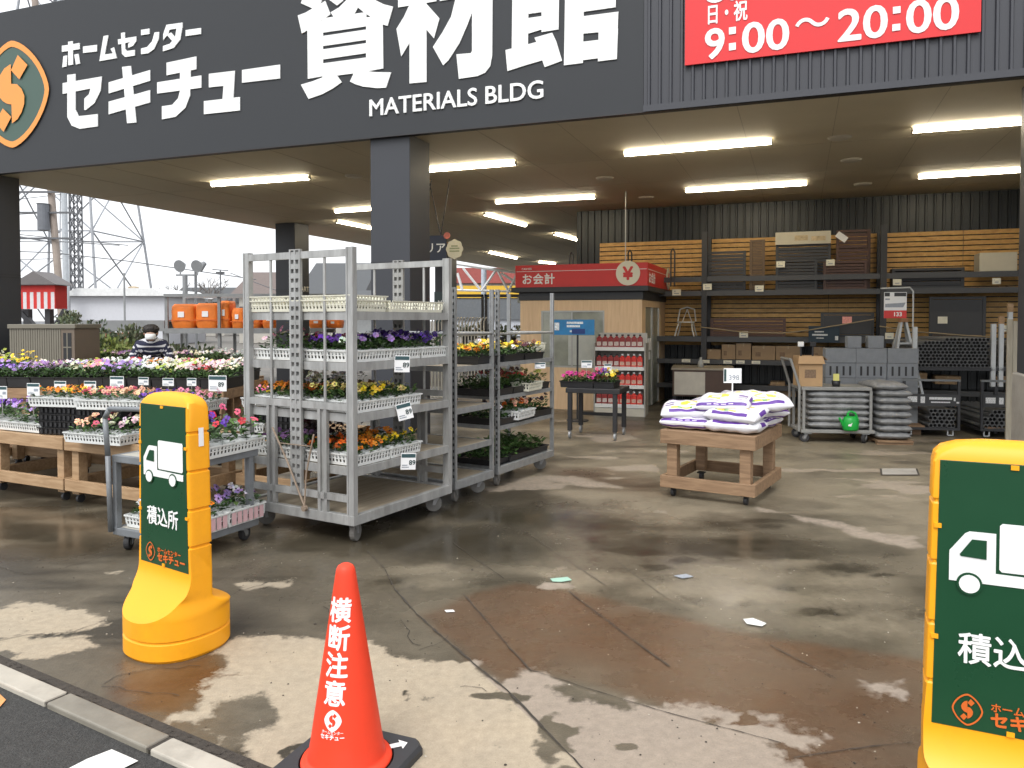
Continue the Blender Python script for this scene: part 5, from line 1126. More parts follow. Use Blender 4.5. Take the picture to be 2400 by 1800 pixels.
# ------------------------------------------------------------------ yellow loading point signs
M_yel = mat('yellow_plastic', (.90, .385, .011), .42, var=.035, scale=3, spec=.4, dirt=.34, dirtcol=(.50, .19, .02))
M_grnp = mat('green_sign_sheet', (.009, .058, .024), .28, var=.10, scale=2.5)
M_orl = mat('orange_lettering', (.62, .13, .02), .45)
def loading_sign(label, p, rz):
    t = thing('loading_sign', label, 'sign', p, rz, 'yellow loading point signs')
    # sections: z, half width, half depth front / back, exponent, clip of the front face (None: whole oval; the scoop under the panel is a moving clip)
    S = [(0, .203, .203, .203, 2.3, None), (.012, .210, .213, .213, 2.3, None), (.078, .210, .213, .213, 2.3, None), (.083, .204, .207, .207, 2.3, None), (.089, .204, .207, .207, 2.3, None), (.094, .210, .213, .213, 2.3, None), (.1655, .209, .213, .213, 2.3, None)]
    def scoop(z): u = min(1, max(0, (z - .166) / (.362 - .166))); return .060 + .1525 * (1 - u) ** 2.2
    for i in range(26):
        u = (i / 25) ** 1.5; z = .166 + (.362 - .166) * u; sh = min(1, max(0, (z - .175) / .075)); sh = sh * sh * (3 - 2 * sh)
        ff = min(1, max(0, (z - .245) / .10)); ff = ff * ff * (3 - 2 * ff); S.append((z, .209 - .009 * sh, .213, .2125 - .160 * sh, (2.3 + 6.7 * ff, 2.3 + 6.5 * sh), scoop(z)))
    for zg in (.475, .635, .80, .965):
        w_ = .200 - (zg - .37) * .02
        S += [(zg - .008, w_, .072, .052, 9, .060), (zg - .003, w_ - .007, .069, .046, 9, .0565), (zg + .003, w_ - .007, .069, .046, 9, .0565), (zg + .008, w_, .072, .052, 9, .060)]
    S += [(1.07, .186, .070, .050, 8, .058), (1.092, .181, .060, .047, 6, .052), (1.110, .165, .048, .042, 4.5, .043), (1.122, .130, .037, .034, 4, .033), (1.128, .08, .024, .024, 3, .022), (1.130, .004, .004, .004, 3, .003)]
    b = MB(); nf, no = 20, 60; n = nf + no; vs = []
    for z, hx, hf, hb, ee, clip in S:
        e, e2 = ee if isinstance(ee, tuple) else (ee, ee)
        yc = 0.9999 if clip is None else min(.9999, clip / hf); ac = math.acos((yc) ** (e / 2)) if yc < .9998 else 0.0     # corner: angle off straight-front
        xc = hx * abs(math.sin(ac)) ** (2 / e); yfr = hf * yc
        for i in range(nf): vs.append((-xc + 2 * xc * i / nf, -yfr, z))
        for i in range(no):
            a = -math.pi / 2 + ac + (2 * math.pi - 2 * ac) * i / no; c, s = math.cos(a), math.sin(a); hy, ek = (hf, e) if s < 0 else (hb, e2)
            vs.append((hx * math.copysign(abs(c) ** (2 / ek), c), hy * math.copysign(abs(s) ** (2 / ek), s), z))
    fs = []
    for k in range(len(S) - 1):
        for i in range(n): fs.append((k * n + i, k * n + (i + 1) % n, (k + 1) * n + (i + 1) % n, (k + 1) * n + i))
    fs.append(tuple(reversed(range(n)))); fs.append(tuple(range((len(S) - 1) * n, len(S) * n))); b.add(vs, fs)
    body = b.build('body', M_yel, t, smooth=True)
    m = body.modifiers.new('edge', 'EDGE_SPLIT'); m.split_angle = R(30)
    W = .362; zb, zt = .362, 1.076; yf = -.062
    b = MB(); b.prism([(-W/2, yf, zb), (W/2, yf, zb), (W/2 - .012, yf, zt), (-W/2 + .012, yf, zt)], (0, .012, 0)); pan = b.build('panel', M_grnp, t, bevel=.001)
    for x, z in ((0, zt - .008), (-W/2 + .008, .9), (W/2 - .008, .9), (-W/2 + .004, .6), (W/2 - .004, .6), (0, zb + .008)):
        b = MB(); b.cbox((x, yf - .001, z), .018, .006, .012); b.build('clip', M_yel, t)
    o = Vector((-W/2, yf - .0015, 0)); ZS = lambda u, v: (-W/2 + u, yf - .0016, zt - .034 - v)
    q = MB()
    def pl(pts, k=0): q.prism([Vector(ZS(*p)) - Vector((0, .0003 * k, 0)) for p in pts], (0, -.0012, 0))
    def pl_r(pts, k=0): pl(list(reversed(pts)), k)
    pl_r([(.150, .128), (.156, .122), (.328, .122), (.334, .128), (.334, .243), (.328, .249), (.156, .249), (.150, .243)])          # box
    pl_r([(.142, .150), (.142, .255), (.336, .257), (.336, .285), (.036, .285), (.036, .215), (.0365, .205), (.072, .156), (.082, .150)])  # cab and chassis
    q.build('truck_pictogram', M_wt, pan)
    q = MB(); pl_r([(.060, .212), (.088, .170), (.121, .170), (.121, .220), (.062, .217)], 8); q.build('cab_window', M_grnp, pan)
    for x in (.083, .262):
        q = MB(); pl_r([(x + .030 * math.cos(i * .2618), .289 - .030 * math.sin(-i * .2618)) for i in range(24)], 8); w_ = q.build('wheel_rim', M_grnp, pan)
        q = MB(); pl_r([(x + .024 * math.cos(i * .2618), .289 - .024 * math.sin(-i * .2618)) for i in range(24)], 14); q.build('wheel_disc', M_wt, pan)
    def T(s, x, v, size, mm, bold, **k): 
        z = zt - v; return text('lettering', s, size, mm, pan, fr(Vector(ZS(x, v)) - Vector((0, .0006, 0)), (1, 0, 0), (0, 0, 1)), bold, .0006, **k)
    T('積込所', .058, .494, .088, M_wt, .015, space=1.02, sx=.90)
    T('ホームセンター', .135, .618, .0255, M_orl, .018)
    T('セキチュー', .135, .656, .0420, M_orl, .035)
    emblem(pan, fr(Vector(ZS(.083, .626)) - Vector((0, .001, 0)), (1, 0, 0), (0, 0, 1)), .036, .043, M_orl, None, M_orl, .001)
    b = MB(); b.prism([(.191, -.012, .905), (.191, .012, .905), (.189, .012, .985), (.189, -.012, .985)], (.001, 0, 0)); st = b.build('sticker', M_paper, t)
    return t
loading_sign('smaller looking yellow sign with truck symbol standing left of the cone on the wet slab', (-1.500, 3.41, 0), -R(34))
loading_sign('yellow sign with truck symbol cut off by the right edge of the photo', (1.325, 2.03, 0), -R(25))

# ------------------------------------------------------------------ red cone on its black rubber weight
M_conr = mat('red_cone_plastic', (.80, .055, .02), .5, var=.05, scale=8, spec=.35, dirt=.30, dirtcol=(.55, .06, .035))
cone = thing('traffic_cone', 'red traffic cone with white vertical warning characters at the bottom of the photo', 'cone', (-.535, 2.45, 0), 0)
def cr_(z): return .031 + (.645 - z) * (.122 - .031) / (.645 - .05)
b = MB(); prof = [(.135, .026), (.143, .028), (.146, .034), (.143, .041), (.130, .046), (.124, .050), (.1225, .056)]
for i in range(1, 13): z = .056 + (.640 - .056) * i / 12; prof.append((cr_(z), z))
prof += [(.029, .652), (.024, .661), (.014, .667), (0, .669)]
b.lathe(prof, 48); b.build('body', M_conr, cone, smooth=True)
def cone_fn(th0, zc, off=.0012):
    def f(x, y, z):
        zz = zc + y; r = cr_(zz) + off + z; a = th0 + x / cr_(zz); return (r * math.sin(a), -r * math.cos(a), zz)
    return f
TH = -R(13)
for ch, zc in (('横', .532), ('断', .449), ('注', .367), ('意', .284)):
    text('lettering', ch, .079, M_wt, cone, None, .024, .0003, align='CENTER', fn=cone_fn(TH, zc - .029))
text('lettering', 'ホームセンター', .0105, M_wt, cone, None, .01, .0002, align='CENTER', fn=cone_fn(TH, .166))
text('lettering', 'セキチュー', .0165, M_wt, cone, None, .03, .0002, align='CENTER', fn=cone_fn(TH, .150))
def emb_cone(x, y, z): return Vector(cone_fn(TH, .205, .0014)(x, y, z))
emblem(cone, None, .029, .032, None, M_wt, M_conr, .0010, fn=emb_cone)
b = MB(); hs_ = .192; n = 32; rr = .152; sq = []
for i in range(n):
    a = 2 * math.pi * (i + .5) / n; c, s = math.cos(a), math.sin(a); k = 1 / max(abs(c), abs(s)); k = min(k, 1.30); sq.append((c * k, s * k))
vs = []
for (x, y) in sq: vs += [(x * hs_, y * hs_, .001), (x * hs_, y * hs_, .022), (x * hs_ * .955, y * hs_ * .955, .034)]
for i in range(n): a = 2 * math.pi * (i + .5) / n; vs += [(rr * math.cos(a), rr * math.sin(a), .034), (rr * .97 * math.cos(a), rr * .97 * math.sin(a), .004)]
fs = []
for i in range(n):
    j = (i + 1) % n; fs += [(3*i, 3*j, 3*j+1, 3*i+1), (3*i+1, 3*j+1, 3*j+2, 3*i+2), (3*i+2, 3*j+2, 3*n+2*j, 3*n+2*i), (3*n+2*i, 3*n+2*j, 3*n+2*j+1, 3*n+2*i+1)]
fs.append(tuple(3*n+2*i+1 for i in range(n)))
b.add(vs, fs)
wt = thing('cone_weight', 'black rubber weight plate lying round the foot of the red cone', 'weight plate', (-.535, 2.45, 0), -R(22)); b.build('plate', mat('black_weight_rubber', (.035, .036, .040), .55, var=.25, scale=14), wt)
b = MB(); b.add([(.118 + x, .118 + y, .0358) for x, y in ((-.030, -.004), (-.012, -.022), (.014, .004), (.026, -.008), (.022, .030), (-.016, .034), (-.004, .022))], [(0, 1, 2, 3, 4, 5, 6)]); b.build('arrow_mark', M_wt, wt)

# ------------------------------------------------------------------ wooden table of soil bags
SR = -R(32); S0 = Vector((1.217, 6.288, 0))
def stable(w, d, z):
    t = thing('display_table', 'brown wooden table on casters carrying white soil bags in the middle of the slab', 'table', S0, SR); m = M_cedar2
    b = MB(); b.box(0, w, 0, .035, z - .11, z); b.box(0, w, d - .035, d, z - .11, z); b.box(0, .035, .0355, d - .0355, z - .11, z); b.box(w - .035, w, .0355, d - .0355, z - .11, z); b.build('apron', m, t, bevel=.004)
    b = MB()
    for i in range(7): b.box(.036, w - .036, .036 + (d - .072) * i / 7, .036 + (d - .072) * (i + .92) / 7, z - .03, z - .004)
    b.build('tabletop', m, t)
    for x in (.045, w - .13):
        for y in (.036, d - .12):
            b = MB(); b.box(x, x + .085, y, y + .085, .095, z - .031); l = b.build('leg', m, t, bevel=.004)
            b = MB(); b.tube((x + .03, y + .04, .036), (x + .056, y + .04, .036), .036, 16); b.box(x + .01, x + .075, y + .01, y + .075, .066, .076); b.bar((x + .043, y + .045, .04), (x + .043, y + .045, .068), .036, .03); b.build('caster', M_dark, l)
    b = MB(); b.box(0, w, 0, .034, .078, .175); b.box(0, w, d - .035, d, .078, .175); b.box(0, .035, .0355, d - .0355, .078, .175); b.box(w - .035, w, .0355, d - .0355, .078, .175); b.build('lower_rail', m, t, bevel=.004)
stable(.77, .88, .55)
M_bag = mat('soil_bag_film', (0, 0, 0), .35, var=.05, scale=20, attr='col', bump=.7, bscale=17)
M_sack = mat('grey_sack_film', (.22, .225, .23), .35, var=.35, scale=16, bump=.6, bscale=22)
def pillow(b, L, Wd, h, nx=34, ny=28, colf=None, seed=0):
    r = random.Random(seed); ph = [r.uniform(0, 6.28) for _ in range(6)]
    def pt(i, j, s):
        u = -math.cos(math.pi * i / nx); v = -math.cos(math.pi * j / ny)
        k = max(0, (1 - abs(u) ** 6)) ** .5 * max(0, (1 - abs(v) ** 4.5)) ** .5
        z = h * .5 * k * (1 + .13 * math.sin(5 * u + ph[0]) * math.cos(4 * v + ph[1]) + .07 * math.sin(11 * u + ph[2] + 3 * v))
        pin = 1 - .05 * (1 - abs(v)) * (abs(u) > .9)
        return (u * L / 2 * (1 - .03 * abs(v) ** 4), v * Wd / 2 * pin, h * .5 + (z if s > 0 else -min(z, h * .46)))
    for s in (1, -1):
        o = len(b.v); b.v += [pt(i, j, s) for j in range(ny + 1) for i in range(nx + 1)]
        for j in range(ny):
            for i in range(nx):
                f = [o + j * (nx + 1) + i, o + j * (nx + 1) + i + 1, o + (j + 1) * (nx + 1) + i + 1, o + (j + 1) * (nx + 1) + i]
                b.f.append(f if s > 0 else f[::-1]); b.m.append(0); b.c.append(colf(-math.cos(math.pi * (i + .5) / nx), -math.cos(math.pi * (j + .5) / ny), s) if colf else (1, 1, 1))
PU = (.10, .03, .26); WH = (.70, .70, .73); YE = (.84, .62, .06); GR_ = (.12, .35, .05)
def bagcol(seed):
    def f(u, v, s):
        if s > 0:
            if -.985 < v < -.83 and abs(u) < .93: return (.55, .48, .72) if (-.95 < v < -.88 and -.5 < u < .55 and math.sin(23 * u) > -.2) else PU
            if -.74 < v < -.60 and abs(u) < .72: return (.36, .26, .56)
            if -.40 < v < .30 and -.62 < u < .25: return YE if (math.sin(9 * u + seed) * math.cos(7 * v) > .05) else WH
            if .50 < u < .86 and -.3 < v < .5: return PU if math.sin(12 * v) > -.1 else WH
            if .80 < v < .93 and abs(u) < .7: return PU
            if .55 < v < .72 and -.2 < u < .6: return YE if math.sin(14 * u + seed) > -.2 else GR_
            if abs(u) > .93 and -.4 < v < .3: return PU
        elif -.985 < v < -.90 and abs(u) < .93: return PU
        elif u > .96 and -.5 < v < .5: return (.30, .26, .34)
        return WH
    return f
BAGS = [(.17, .17, 0, 4, 0, 'bottom bag at the front left corner of the table'), (.56, .16, 0, -2, 0, 'bottom bag at the front right corner of the table'), (.20, .47, 0, 3, 0, 'bottom bag at the back left of the table'), (.62, .47, 0, 84, 0, 'bottom bag at the back right, turned sideways'),
        (.15, .20, 1, 14, 3, 'upper left bag with big yellow patch at the front'), (.56, .17, 1, -7, -2, 'middle layer bag at the front right'), (.23, .48, 1, -10, 2, 'middle layer bag at the back left'), (.64, .46, 1, 70, 2, 'middle layer bag at the back right'),
        (.45, .22, 2, 5, -3, 'large top bag with purple stripes facing the camera'), (.50, .46, 2, -6, 2, 'top bag at the back just under the price board'), (.70, .36, 2, 28, 4, 'top bag at the right hanging over the stack')]
M_bagp = M_bag
for k, (x, y, lay, a, tl, w) in enumerate(BAGS):
    p = loc(S0, SR, x, y * 1.25 + .02, .551 + lay * .074 + (.003 if lay else 0)); t = thing('soil_bag', 'white purple printed soil bag, ' + w, 'soil bag', p, SR + R(a + (180 if k in (1, 4, 5, 6, 9, 10) else 0)), 'white soil bags on the wooden table')
    b = MB(); pillow(b, .44, .32, .105, colf=bagcol(k * 1.7), seed=k); o = b.build('bag', M_bag, t, smooth=True, col=True); t.rotation_euler[1] = R(tl); t.rotation_euler[0] = R((-11 if k in (1, 4, 5, 6, 9, 10) else 11) * (1 if lay else 0)); t.location.z += .022 * (1 if lay else 0)
p = loc(S0, SR, .42, .60, .55); t = thing('price_board', 'white 398 price board on a stick above the soil bags', 'price card', p, -R(4))
b = MB(); b.box(-.075, .075, 0, .006, .36, .485); b.build('card', M_paper, t); b = MB(); b.box(-.072, -.052, -.002, -.0005, .372, .478); b.build('strip', M_ink, t)
text('price', '398', .062, M_inkgrey, t, fr((-.035, -.001, .385), (1, 0, 0), (0, 0, 1)), .012); b = MB(); b.tube((0, .003, 0), (0, .003, .36), .006, 8); b.build('stick', M_wt, t)

# ------------------------------------------------------------------ hand cart of grey sacks, carton, watering can
CR = -R(6); c0 = Vector((3.42, 9.05, 0))
t = thing('sack_cart', 'two deck grey cart loaded with grey sacks before the concrete blocks', 'cart', c0, CR)
M_cartl = mat('light_cart_steel', (.26, .26, .25), .5, .2, var=.2)
b = MB(); b.box(0, .84, 0, .5, .115, .155); b.build('lower_deck', M_cartl, t, bevel=.005); b = MB(); b.box(-.0, .80, 0, .5, .62, .66); b.build('upper_deck', M_cartl, t, bevel=.005)
b = MB(); b.path([(-.02, .02, .13), (-.02, .02, .66), (-.12, .03, .98), (-.12, .47, .98), (-.02, .48, .66), (-.02, .48, .13)], .016, 8); b.build('handle', M_cartl, t)
for x in (.03, .79): 
    for y in (.02, .48): b = MB(); b.box(x - .015, x + .015, y - .015, y + .015, .156, .619); b.build('leg', M_cartl, t)
for x, a in ((.08, 2.8), (.74, -2.2)):
    for y in (.06, .44): caster(t, x, y, .055, M_rubber, a, .114)
sk = None
for k in range(6):
    lab = 'long grey sack on the cart deck, ' + ('lowest', 'second from below', 'third from below', 'third from the top', 'second from the top', 'topmost')[k]
    p = loc(c0, CR, .44, .24, .157 + k * .072)
    t = thing('grey_sack', lab, 'sack', p, CR + R(rnd.uniform(-1.5, 1.5)), 'grey sacks on and by the cart'); b = MB(); pillow(b, .72, .46, .100, 28, 14, seed=k); b.build('sack', M_sack, t, smooth=True)
for k in range(8):
    lab = 'grey sack in the taller pile right of the cart, ' + ('lowest', 'second', 'third', 'fourth', 'fifth', 'sixth', 'seventh', 'topmost')[k]
    p = loc(c0, CR, 1.04 - (.05 if k == 7 else 0), .22, .05 + k * .082)
    t = thing('grey_sack', lab, 'sack', p, CR + R(rnd.uniform(-3, 3)), 'grey sacks on and by the cart'); b = MB(); pillow(b, .38, .58, .10, 20, 18, seed=30 + k); b.build('sack', M_sack, t, smooth=True)
t = thing('pallet', 'low dark pallet under the taller grey sack pile', 'pallet', loc(c0, CR, 1.04, .22, 0), CR); b = MB(); b.box(-.2, .2, -.3, .3, .03, .05)
for y in (-.25, 0, .25): b.box(-.2, .2, y - .03, y + .03, 0, .0295)
b.build('boards', M_cedar2, t)
p = loc(c0, CR, .12, .2, .661); t = thing('open_carton', 'tall open cardboard box on the upper deck of the sack cart', 'box', p, CR); b = MB(); s = .135
b.box(-s, s, -s, -s + .006, 0, .36); b.box(-s, s, s - .006, s, 0, .36); b.box(-s, -s + .006, -s + .0065, s - .0065, 0, .36); b.box(s - .006, s, -s + .0065, s - .0065, 0, .36); b.box(-s + .0065, s - .0065, -s + .0065, s - .0065, 0, .006); b.build('carton', M_cardb2, t)
b = MB(); b.prism([(-s, -s, .36), (s, -s, .36), (s + .02, -s - .03, .27), (-s - .02, -s - .03, .27)], (0, -.004, 0)); b.prism([(s, -s, .36), (s, s, .36), (s + .06, s, .31), (s + .06, -s, .31)], (.004, 0, 0)); b.build('flap', M_cardb2, t)
b = MB(); b.box(-.07, .06, -s - .002, -s - .0005, .1, .2); b.build('print', mat('carton_print', (.2, .13, .08), .7), t)
p = loc(c0, CR, .02, .22, 1.02)
for i, (x, l, m) in enumerate(((-.06, 'white headed tool', M_wt), (.05, 'black handled tool', M_black))):
    t = thing('hand_tool', l + ' sticking out of the open cardboard box', 'tool', loc(c0, CR, .12 + x, .22, .668)); b = MB(); b.tube((0, 0, 0), (x * .3, 0, .46), .012, 8); b.build('handle', M_black, t); b = MB(); b.cbox((x * .3, 0, .49), .07, .03, .06); b.build('head', m, t, bevel=.008)
p = loc(c0, CR, .42, .1, .661); t = thing('small_pot', 'small black pot with yellow label on the upper cart deck', 'pot', p); b = MB(); b.lathe([(0, 0), (.04, 0), (.05, .07), (.045, .07), (0, .06)], 14); b.build('pot', M_black, t, smooth=True); b = MB(); b.box(-.035, .035, -.006, 0, .06, .15); b.build('sticker', mat('yellow_label', (.7, .65, .2), .5), t)
p = loc(c0, CR, .52, -.09, 0); M_gcan = mat('green_plastic', (.01, .36, .05), .35, var=.05)
t = thing('watering_can', 'bright green plastic watering can before the grey sacks', 'watering can', loc(c0, CR, .55, -.03, .156), CR)
b = MB(); b.lathe([(0, 0), (.075, 0), (.09, .02), (.088, .13), (.07, .16), (.04, .168), (0, .168)], 22, sx=1.0, sy=.75); b.build('body', M_gcan, t, smooth=True)
b = MB(); b.path([(-.03, 0, .165), (-.035, 0, .205), (.0, 0, .225), (.05, 0, .205), (.08, 0, .13), (.085, 0, .08)], .013, 8); b.build('handle', M_gcan, t)
b = MB(); b.tube((-.075, 0, .05), (-.135, -.02, .15), .02, 10, .012); b.build('spout', M_gcan, t); b = MB(); b.prism([(-.05, -.0685, .06), (-.015, -.0685, .055), (.0, -.0685, .1), (-.02, -.0685, .085), (-.045, -.0685, .08)], (0, -.002, 0)); b.build('mark', M_wt, t)
# concrete blocks
M_block = mat('grey_concrete_block', (.23, .245, .265), .85, var=.15, scale=9, bump=.4)
bp = Vector((4.02, 9.85, 0)); BR = -R(8)
blk = None
def block(x, y, z, kind, lab, rz=0.0, dims=(.372, .15, .188)):
    t = thing('concrete_block', lab, 'concrete block', loc(bp, BR, x, y, z), BR + rz, 'stacked concrete blocks'); L, d, h = dims; b = MB(); b.box(-L/2, L/2, 0, d, 0, h); b.build('block', M_block, t, bevel=.006)
    if kind:
        b = MB()
        for i in range(4): b.box(-L/2 + .05 + i * .08, -L/2 + .075 + i * .08, -.001, .002, .03, h - .04)
        b.build('hollow', M_trim, t)
    return t
RWN = ('lowest', 'second', 'middle', 'fourth', 'top'); CN = ('left', 'middle', 'right')
for r_ in range(5):
    for c_ in range(3): block(.19 + c_ * .376 + rnd.uniform(-.004, .004), rnd.uniform(-.006, .006), .14 + r_ * .190, r_ == 3, '%s concrete block in the %s row of the stack behind the sack cart' % (CN[c_], RWN[r_]))
block(.36, .01, 1.092, 0, 'single grey block set upright on top of the stack, left one', dims=(.17, .12, .15)); block(.62, .01, 1.092, 0, 'single grey block set upright on top of the stack, right one', dims=(.19, .12, .155))
t = thing('pallet', 'wooden pallet carrying the concrete blocks', 'pallet', loc(bp, BR, .56, .1, 0), BR); b = MB(); b.box(-.6, .6, -.12, .3, .115, .139)
for x in (-.55, 0, .55): b.box(x - .05, x + .05, -.12, .3, 0, .1145)
b.build('boards', M_cedar2, t)

# ------------------------------------------------------------------ pipe racks
M_pipe = mat('grey_plastic_pipe', (.15, .155, .16), .4, var=.12); M_bore = mat('pipe_bore', (.006, .006, .007), .9)
PR = -R(10); p0 = Vector((5.22, 9.95, 0)); M_pst = mat('whitish_steel_post', (.50, .52, .53), .45, .2, var=.1)
t = thing('pipe_rack', 'steel pipe rack with whitish posts holding stacked grey pipes', 'rack', p0, PR)
for x, h in ((0, 1.36), (.93, 1.40), (1.02, 1.40), (1.12, 1.55)): 
    b = MB(); b.box(x - .026, x + .026, -.02, .02, .6, h); b.build('post', M_pst, t)
for x in (.0, .97):
    b = MB(); b.box(x - .02, x + .02, -.016, .016, 0, .5995); b.build('lower_post', M_dark, t)
b = MB(); b.box(.03, 1.32, -.02, .03, .80, .84); b.box(.03, 1.32, .9, .95, .80, .84); b.build('beam', M_dark, t)
b = MB(); b.box(1.09, 1.15, -.02, .02, 1.5505, 1.66); b.box(.99, 1.05, -.02, .02, 1.4005, 1.5); b.build('wooden_cap', M_cedar, t)
pipe = None
def pipes(o, rz, x0, x1, z0, nrow, d, lab, tops=None, L=1.1):
    global pipe; pit = d * 1.04; ncol = int((x1 - x0) / pit)
    for r_ in range(nrow):
        for c_ in range(ncol - (r_ % 2)):
            if tops and z0 + r_ * pit * .87 > tops(c_ / max(1, ncol)): continue
            p = loc(o, rz, x0 + d / 2 + c_ * pit + (pit / 2 if r_ % 2 else 0), rnd.uniform(-.02, .02), z0 + d / 2 + r_ * pit * .87)
            if pipe is None:
                b = MB(); n = 12; b.tube((0, 0, 0), (0, 1, 0), .5, n, cap=False); vs = []
                for rr, y in ((.5, 0), (.40, 0), (.40, .4)): vs += [(rr * math.cos(6.2832 * i / n), y, rr * math.sin(6.2832 * i / n)) for i in range(n)]
                b.add(vs, [(i, (i + 1) % n, n + (i + 1) % n, n + i) for i in range(n)]); b.cur = 1; b.add(vs[n:], [(i, (i + 1) % n, n + (i + 1) % n, n + i) for i in range(n)] + [tuple(range(n, 2 * n))])
                pipe = b.build('grey_pipe', [M_pipe, M_bore]); o_ = pipe
            else: o_ = pipe.copy(); C.objects.link(o_)
            o_.location = p; o_.rotation_euler = (0, 0, rz); o_.scale = (d, L, d); tag(o_, lab[0], 'pipe', lab[1])
pipes(p0, PR, .03, .90, .841, 9, .046, ('grey plastic pipe end in the wide upper bundle of the pipe rack', 'pipes in the wide upper bundle'), lambda u: 1.12 + .14 * u + .02 * math.sin(19 * u))
pipes(p0, PR, 1.15, 1.36, .841, 8, .046, ('grey plastic pipe end in the narrow upper bundle beside the right plank', 'pipes in the narrow upper bundle'), lambda u: 1.17)
for k, (xo, W_, l) in enumerate(((-.27, .66, 'left'), (.62, .72, 'right'))):
    o = loc(p0, PR, xo, -.45, 0); t = thing('pipe_cart', 'low dark pipe cart with black notice strip, %s one of two under the rack' % l, 'cart', o, PR)
    b = MB(); b.box(0, W_, 0, .9, .085, .115); b.build('deck', M_dark, t); b = MB(); b.box(.06, .26, .01, .5, .1155, .135); b.build('wooden_block', M_cedar2, t)
    for x in (0.015, W_ - .015): b = MB(); b.box(x - .015, x + .015, 0, .03, .1155, .69); b.build('post', M_dark, t)
    b = MB(); b.box(0, W_, 0, .03, .6905, .715); b.build('top_rail', mat('mid_grey_steel', (.16, .17, .175), .45, .2), t)
    b = MB(); b.box(.02, W_ - .02, -.008, -.001, .385, .53); nb = b.build('notice_strip', M_blk, t)
    b = MB()
    for x0_, x1_, z0_, z1_ in ((.05, .16, .43, .50), (.20, .25, .42, .50), (.30, .56, .465, .495), (.32, .54, .425, .44), (.58, .60, .45, .49), (.61, .64, .42, .44)): b.box(x0_, x1_, -.011, -.0085, z0_, z1_)
    b.build('print', mat('strip_print', (.62, .63, .64), .5, var=.7, scale=90), nb)
    b = MB()
    for x in (.08, W_ - .1): b.path([(x - .03, .03, .085), (x - .03, .03, .02), (x + .03, .03, .02), (x + .03, .03, .085)], .009, 6)
    b.build('skid', M_pst, t)
    pipes(o, PR, .30 if k == 0 else .03, W_ - .01, .1165, 5, .050, ('grey plastic pipe end low on the %s pipe cart' % l, 'pipes on the low %s cart' % l), (lambda u: .31) if k == 0 else (lambda u: .25 + .1 * abs(math.sin(5 * u))))
ld = At(2140, 770, 10.1); t = thing('step_ladder', 'white folding ladder standing behind the concrete blocks', 'ladder', (ld.x, 10.35, 0), -R(10)); top = 1.42
b = MB()
for y0, y1 in ((0, -.22), (.03, .3)): b.bar((-.03, y0, top), (-.28, y1, 0), .03, .05); b.bar((.03, y0, top), (.28, y1, 0), .03, .05)
b.build('rail', M_pst, t)
for k in range(1, 5): z = top * k / 5; w = .03 + .25 * (1 - z / top); b = MB(); b.box(-w, w, -.22 * (1 - z / top) - .03, -.22 * (1 - z / top) + .03, z - .012, z + .012); b.build('step', M_pst, t)
b = MB(); b.box(-.05, .05, -.04, .06, top, top + .05); b.build('hinge_cap', mat('orange_brown_cap', (.35, .18, .08), .5), t)
p = At(2098, 746, 10.0); t = thing('poster_stand', 'white and red price poster hanging from a thin bent steel stand over the blocks', 'poster', (p.x, 10.0, 0), -R(8))
k = 10.0 / 1800; zt_, zb_ = CAM_Z + 65 * k, CAM_Z + 4 * k; w = 25 * k
b = MB(); b.box(-w, w, 0, .004, zb_, zt_); b.build('sheet', M_paper, t); hh = zt_ - zb_
b = MB(); b.box(-w, w, -.002, -.0005, zb_, zb_ + hh * .3); b.build('red_band', M_red2, t); b = MB(); b.box(-w * .95, -w * .5, -.002, -.0005, zb_ + hh * .84, zb_ + hh * .98); b.box(-.1 * w, w * .95, -.002, -.0005, zb_ + hh * .84, zb_ + hh * .98); b.build('black_band', M_blk, t)
b = MB(); b.prism([(-w * .9, -.001, zb_ + hh * .42), (w * .7, -.001, zb_ + hh * .42), (w * .9, -.001, zb_ + hh * .6), (-w * .9, -.001, zb_ + hh * .55)], (0, -.001, 0)); b.box(-w * .9, -w * .5, -.002, -.0005, zb_ + hh * .7, zb_ + hh * .76); b.build('print', M_inkgrey, t)
text('price', '133', hh * .22, M_wt, t, fr((-w * .2, -.003, zb_ + hh * .08), (1, 0, 0), (0, 0, 1)), .03)
b = MB(); b.path([(-w * 1.3, .01, zt_ + .05), (w * 1.3, .01, zt_ + .06), (w * 1.6, .01, zt_ + .01), (w * 1.6, .01, .02)], .010, 8); b.build('stand', M_pst, t); b = MB(); b.lathe([(0, 0), (.14, 0), (.14, .02), (0, .02)], 16, (w * 1.6, .01, 0)); b.build('base', M_dark, t)
pp = At(2372, 900, 8.9); t = thing('plank', 'tall pale upright plank at the right end of the pipe carts', 'plank', (pp.x, 8.9, 0), -R(20)); b = MB(); b.box(-.055, .0, 0, .04, 0, 1.46); b.box(.004, .05, .0, .04, 0, 1.44); b.build('boards', wood('pale_grey_wood', (.30, .27, .21), (.40, .37, .30), .7, (8, 8, 1)), t)
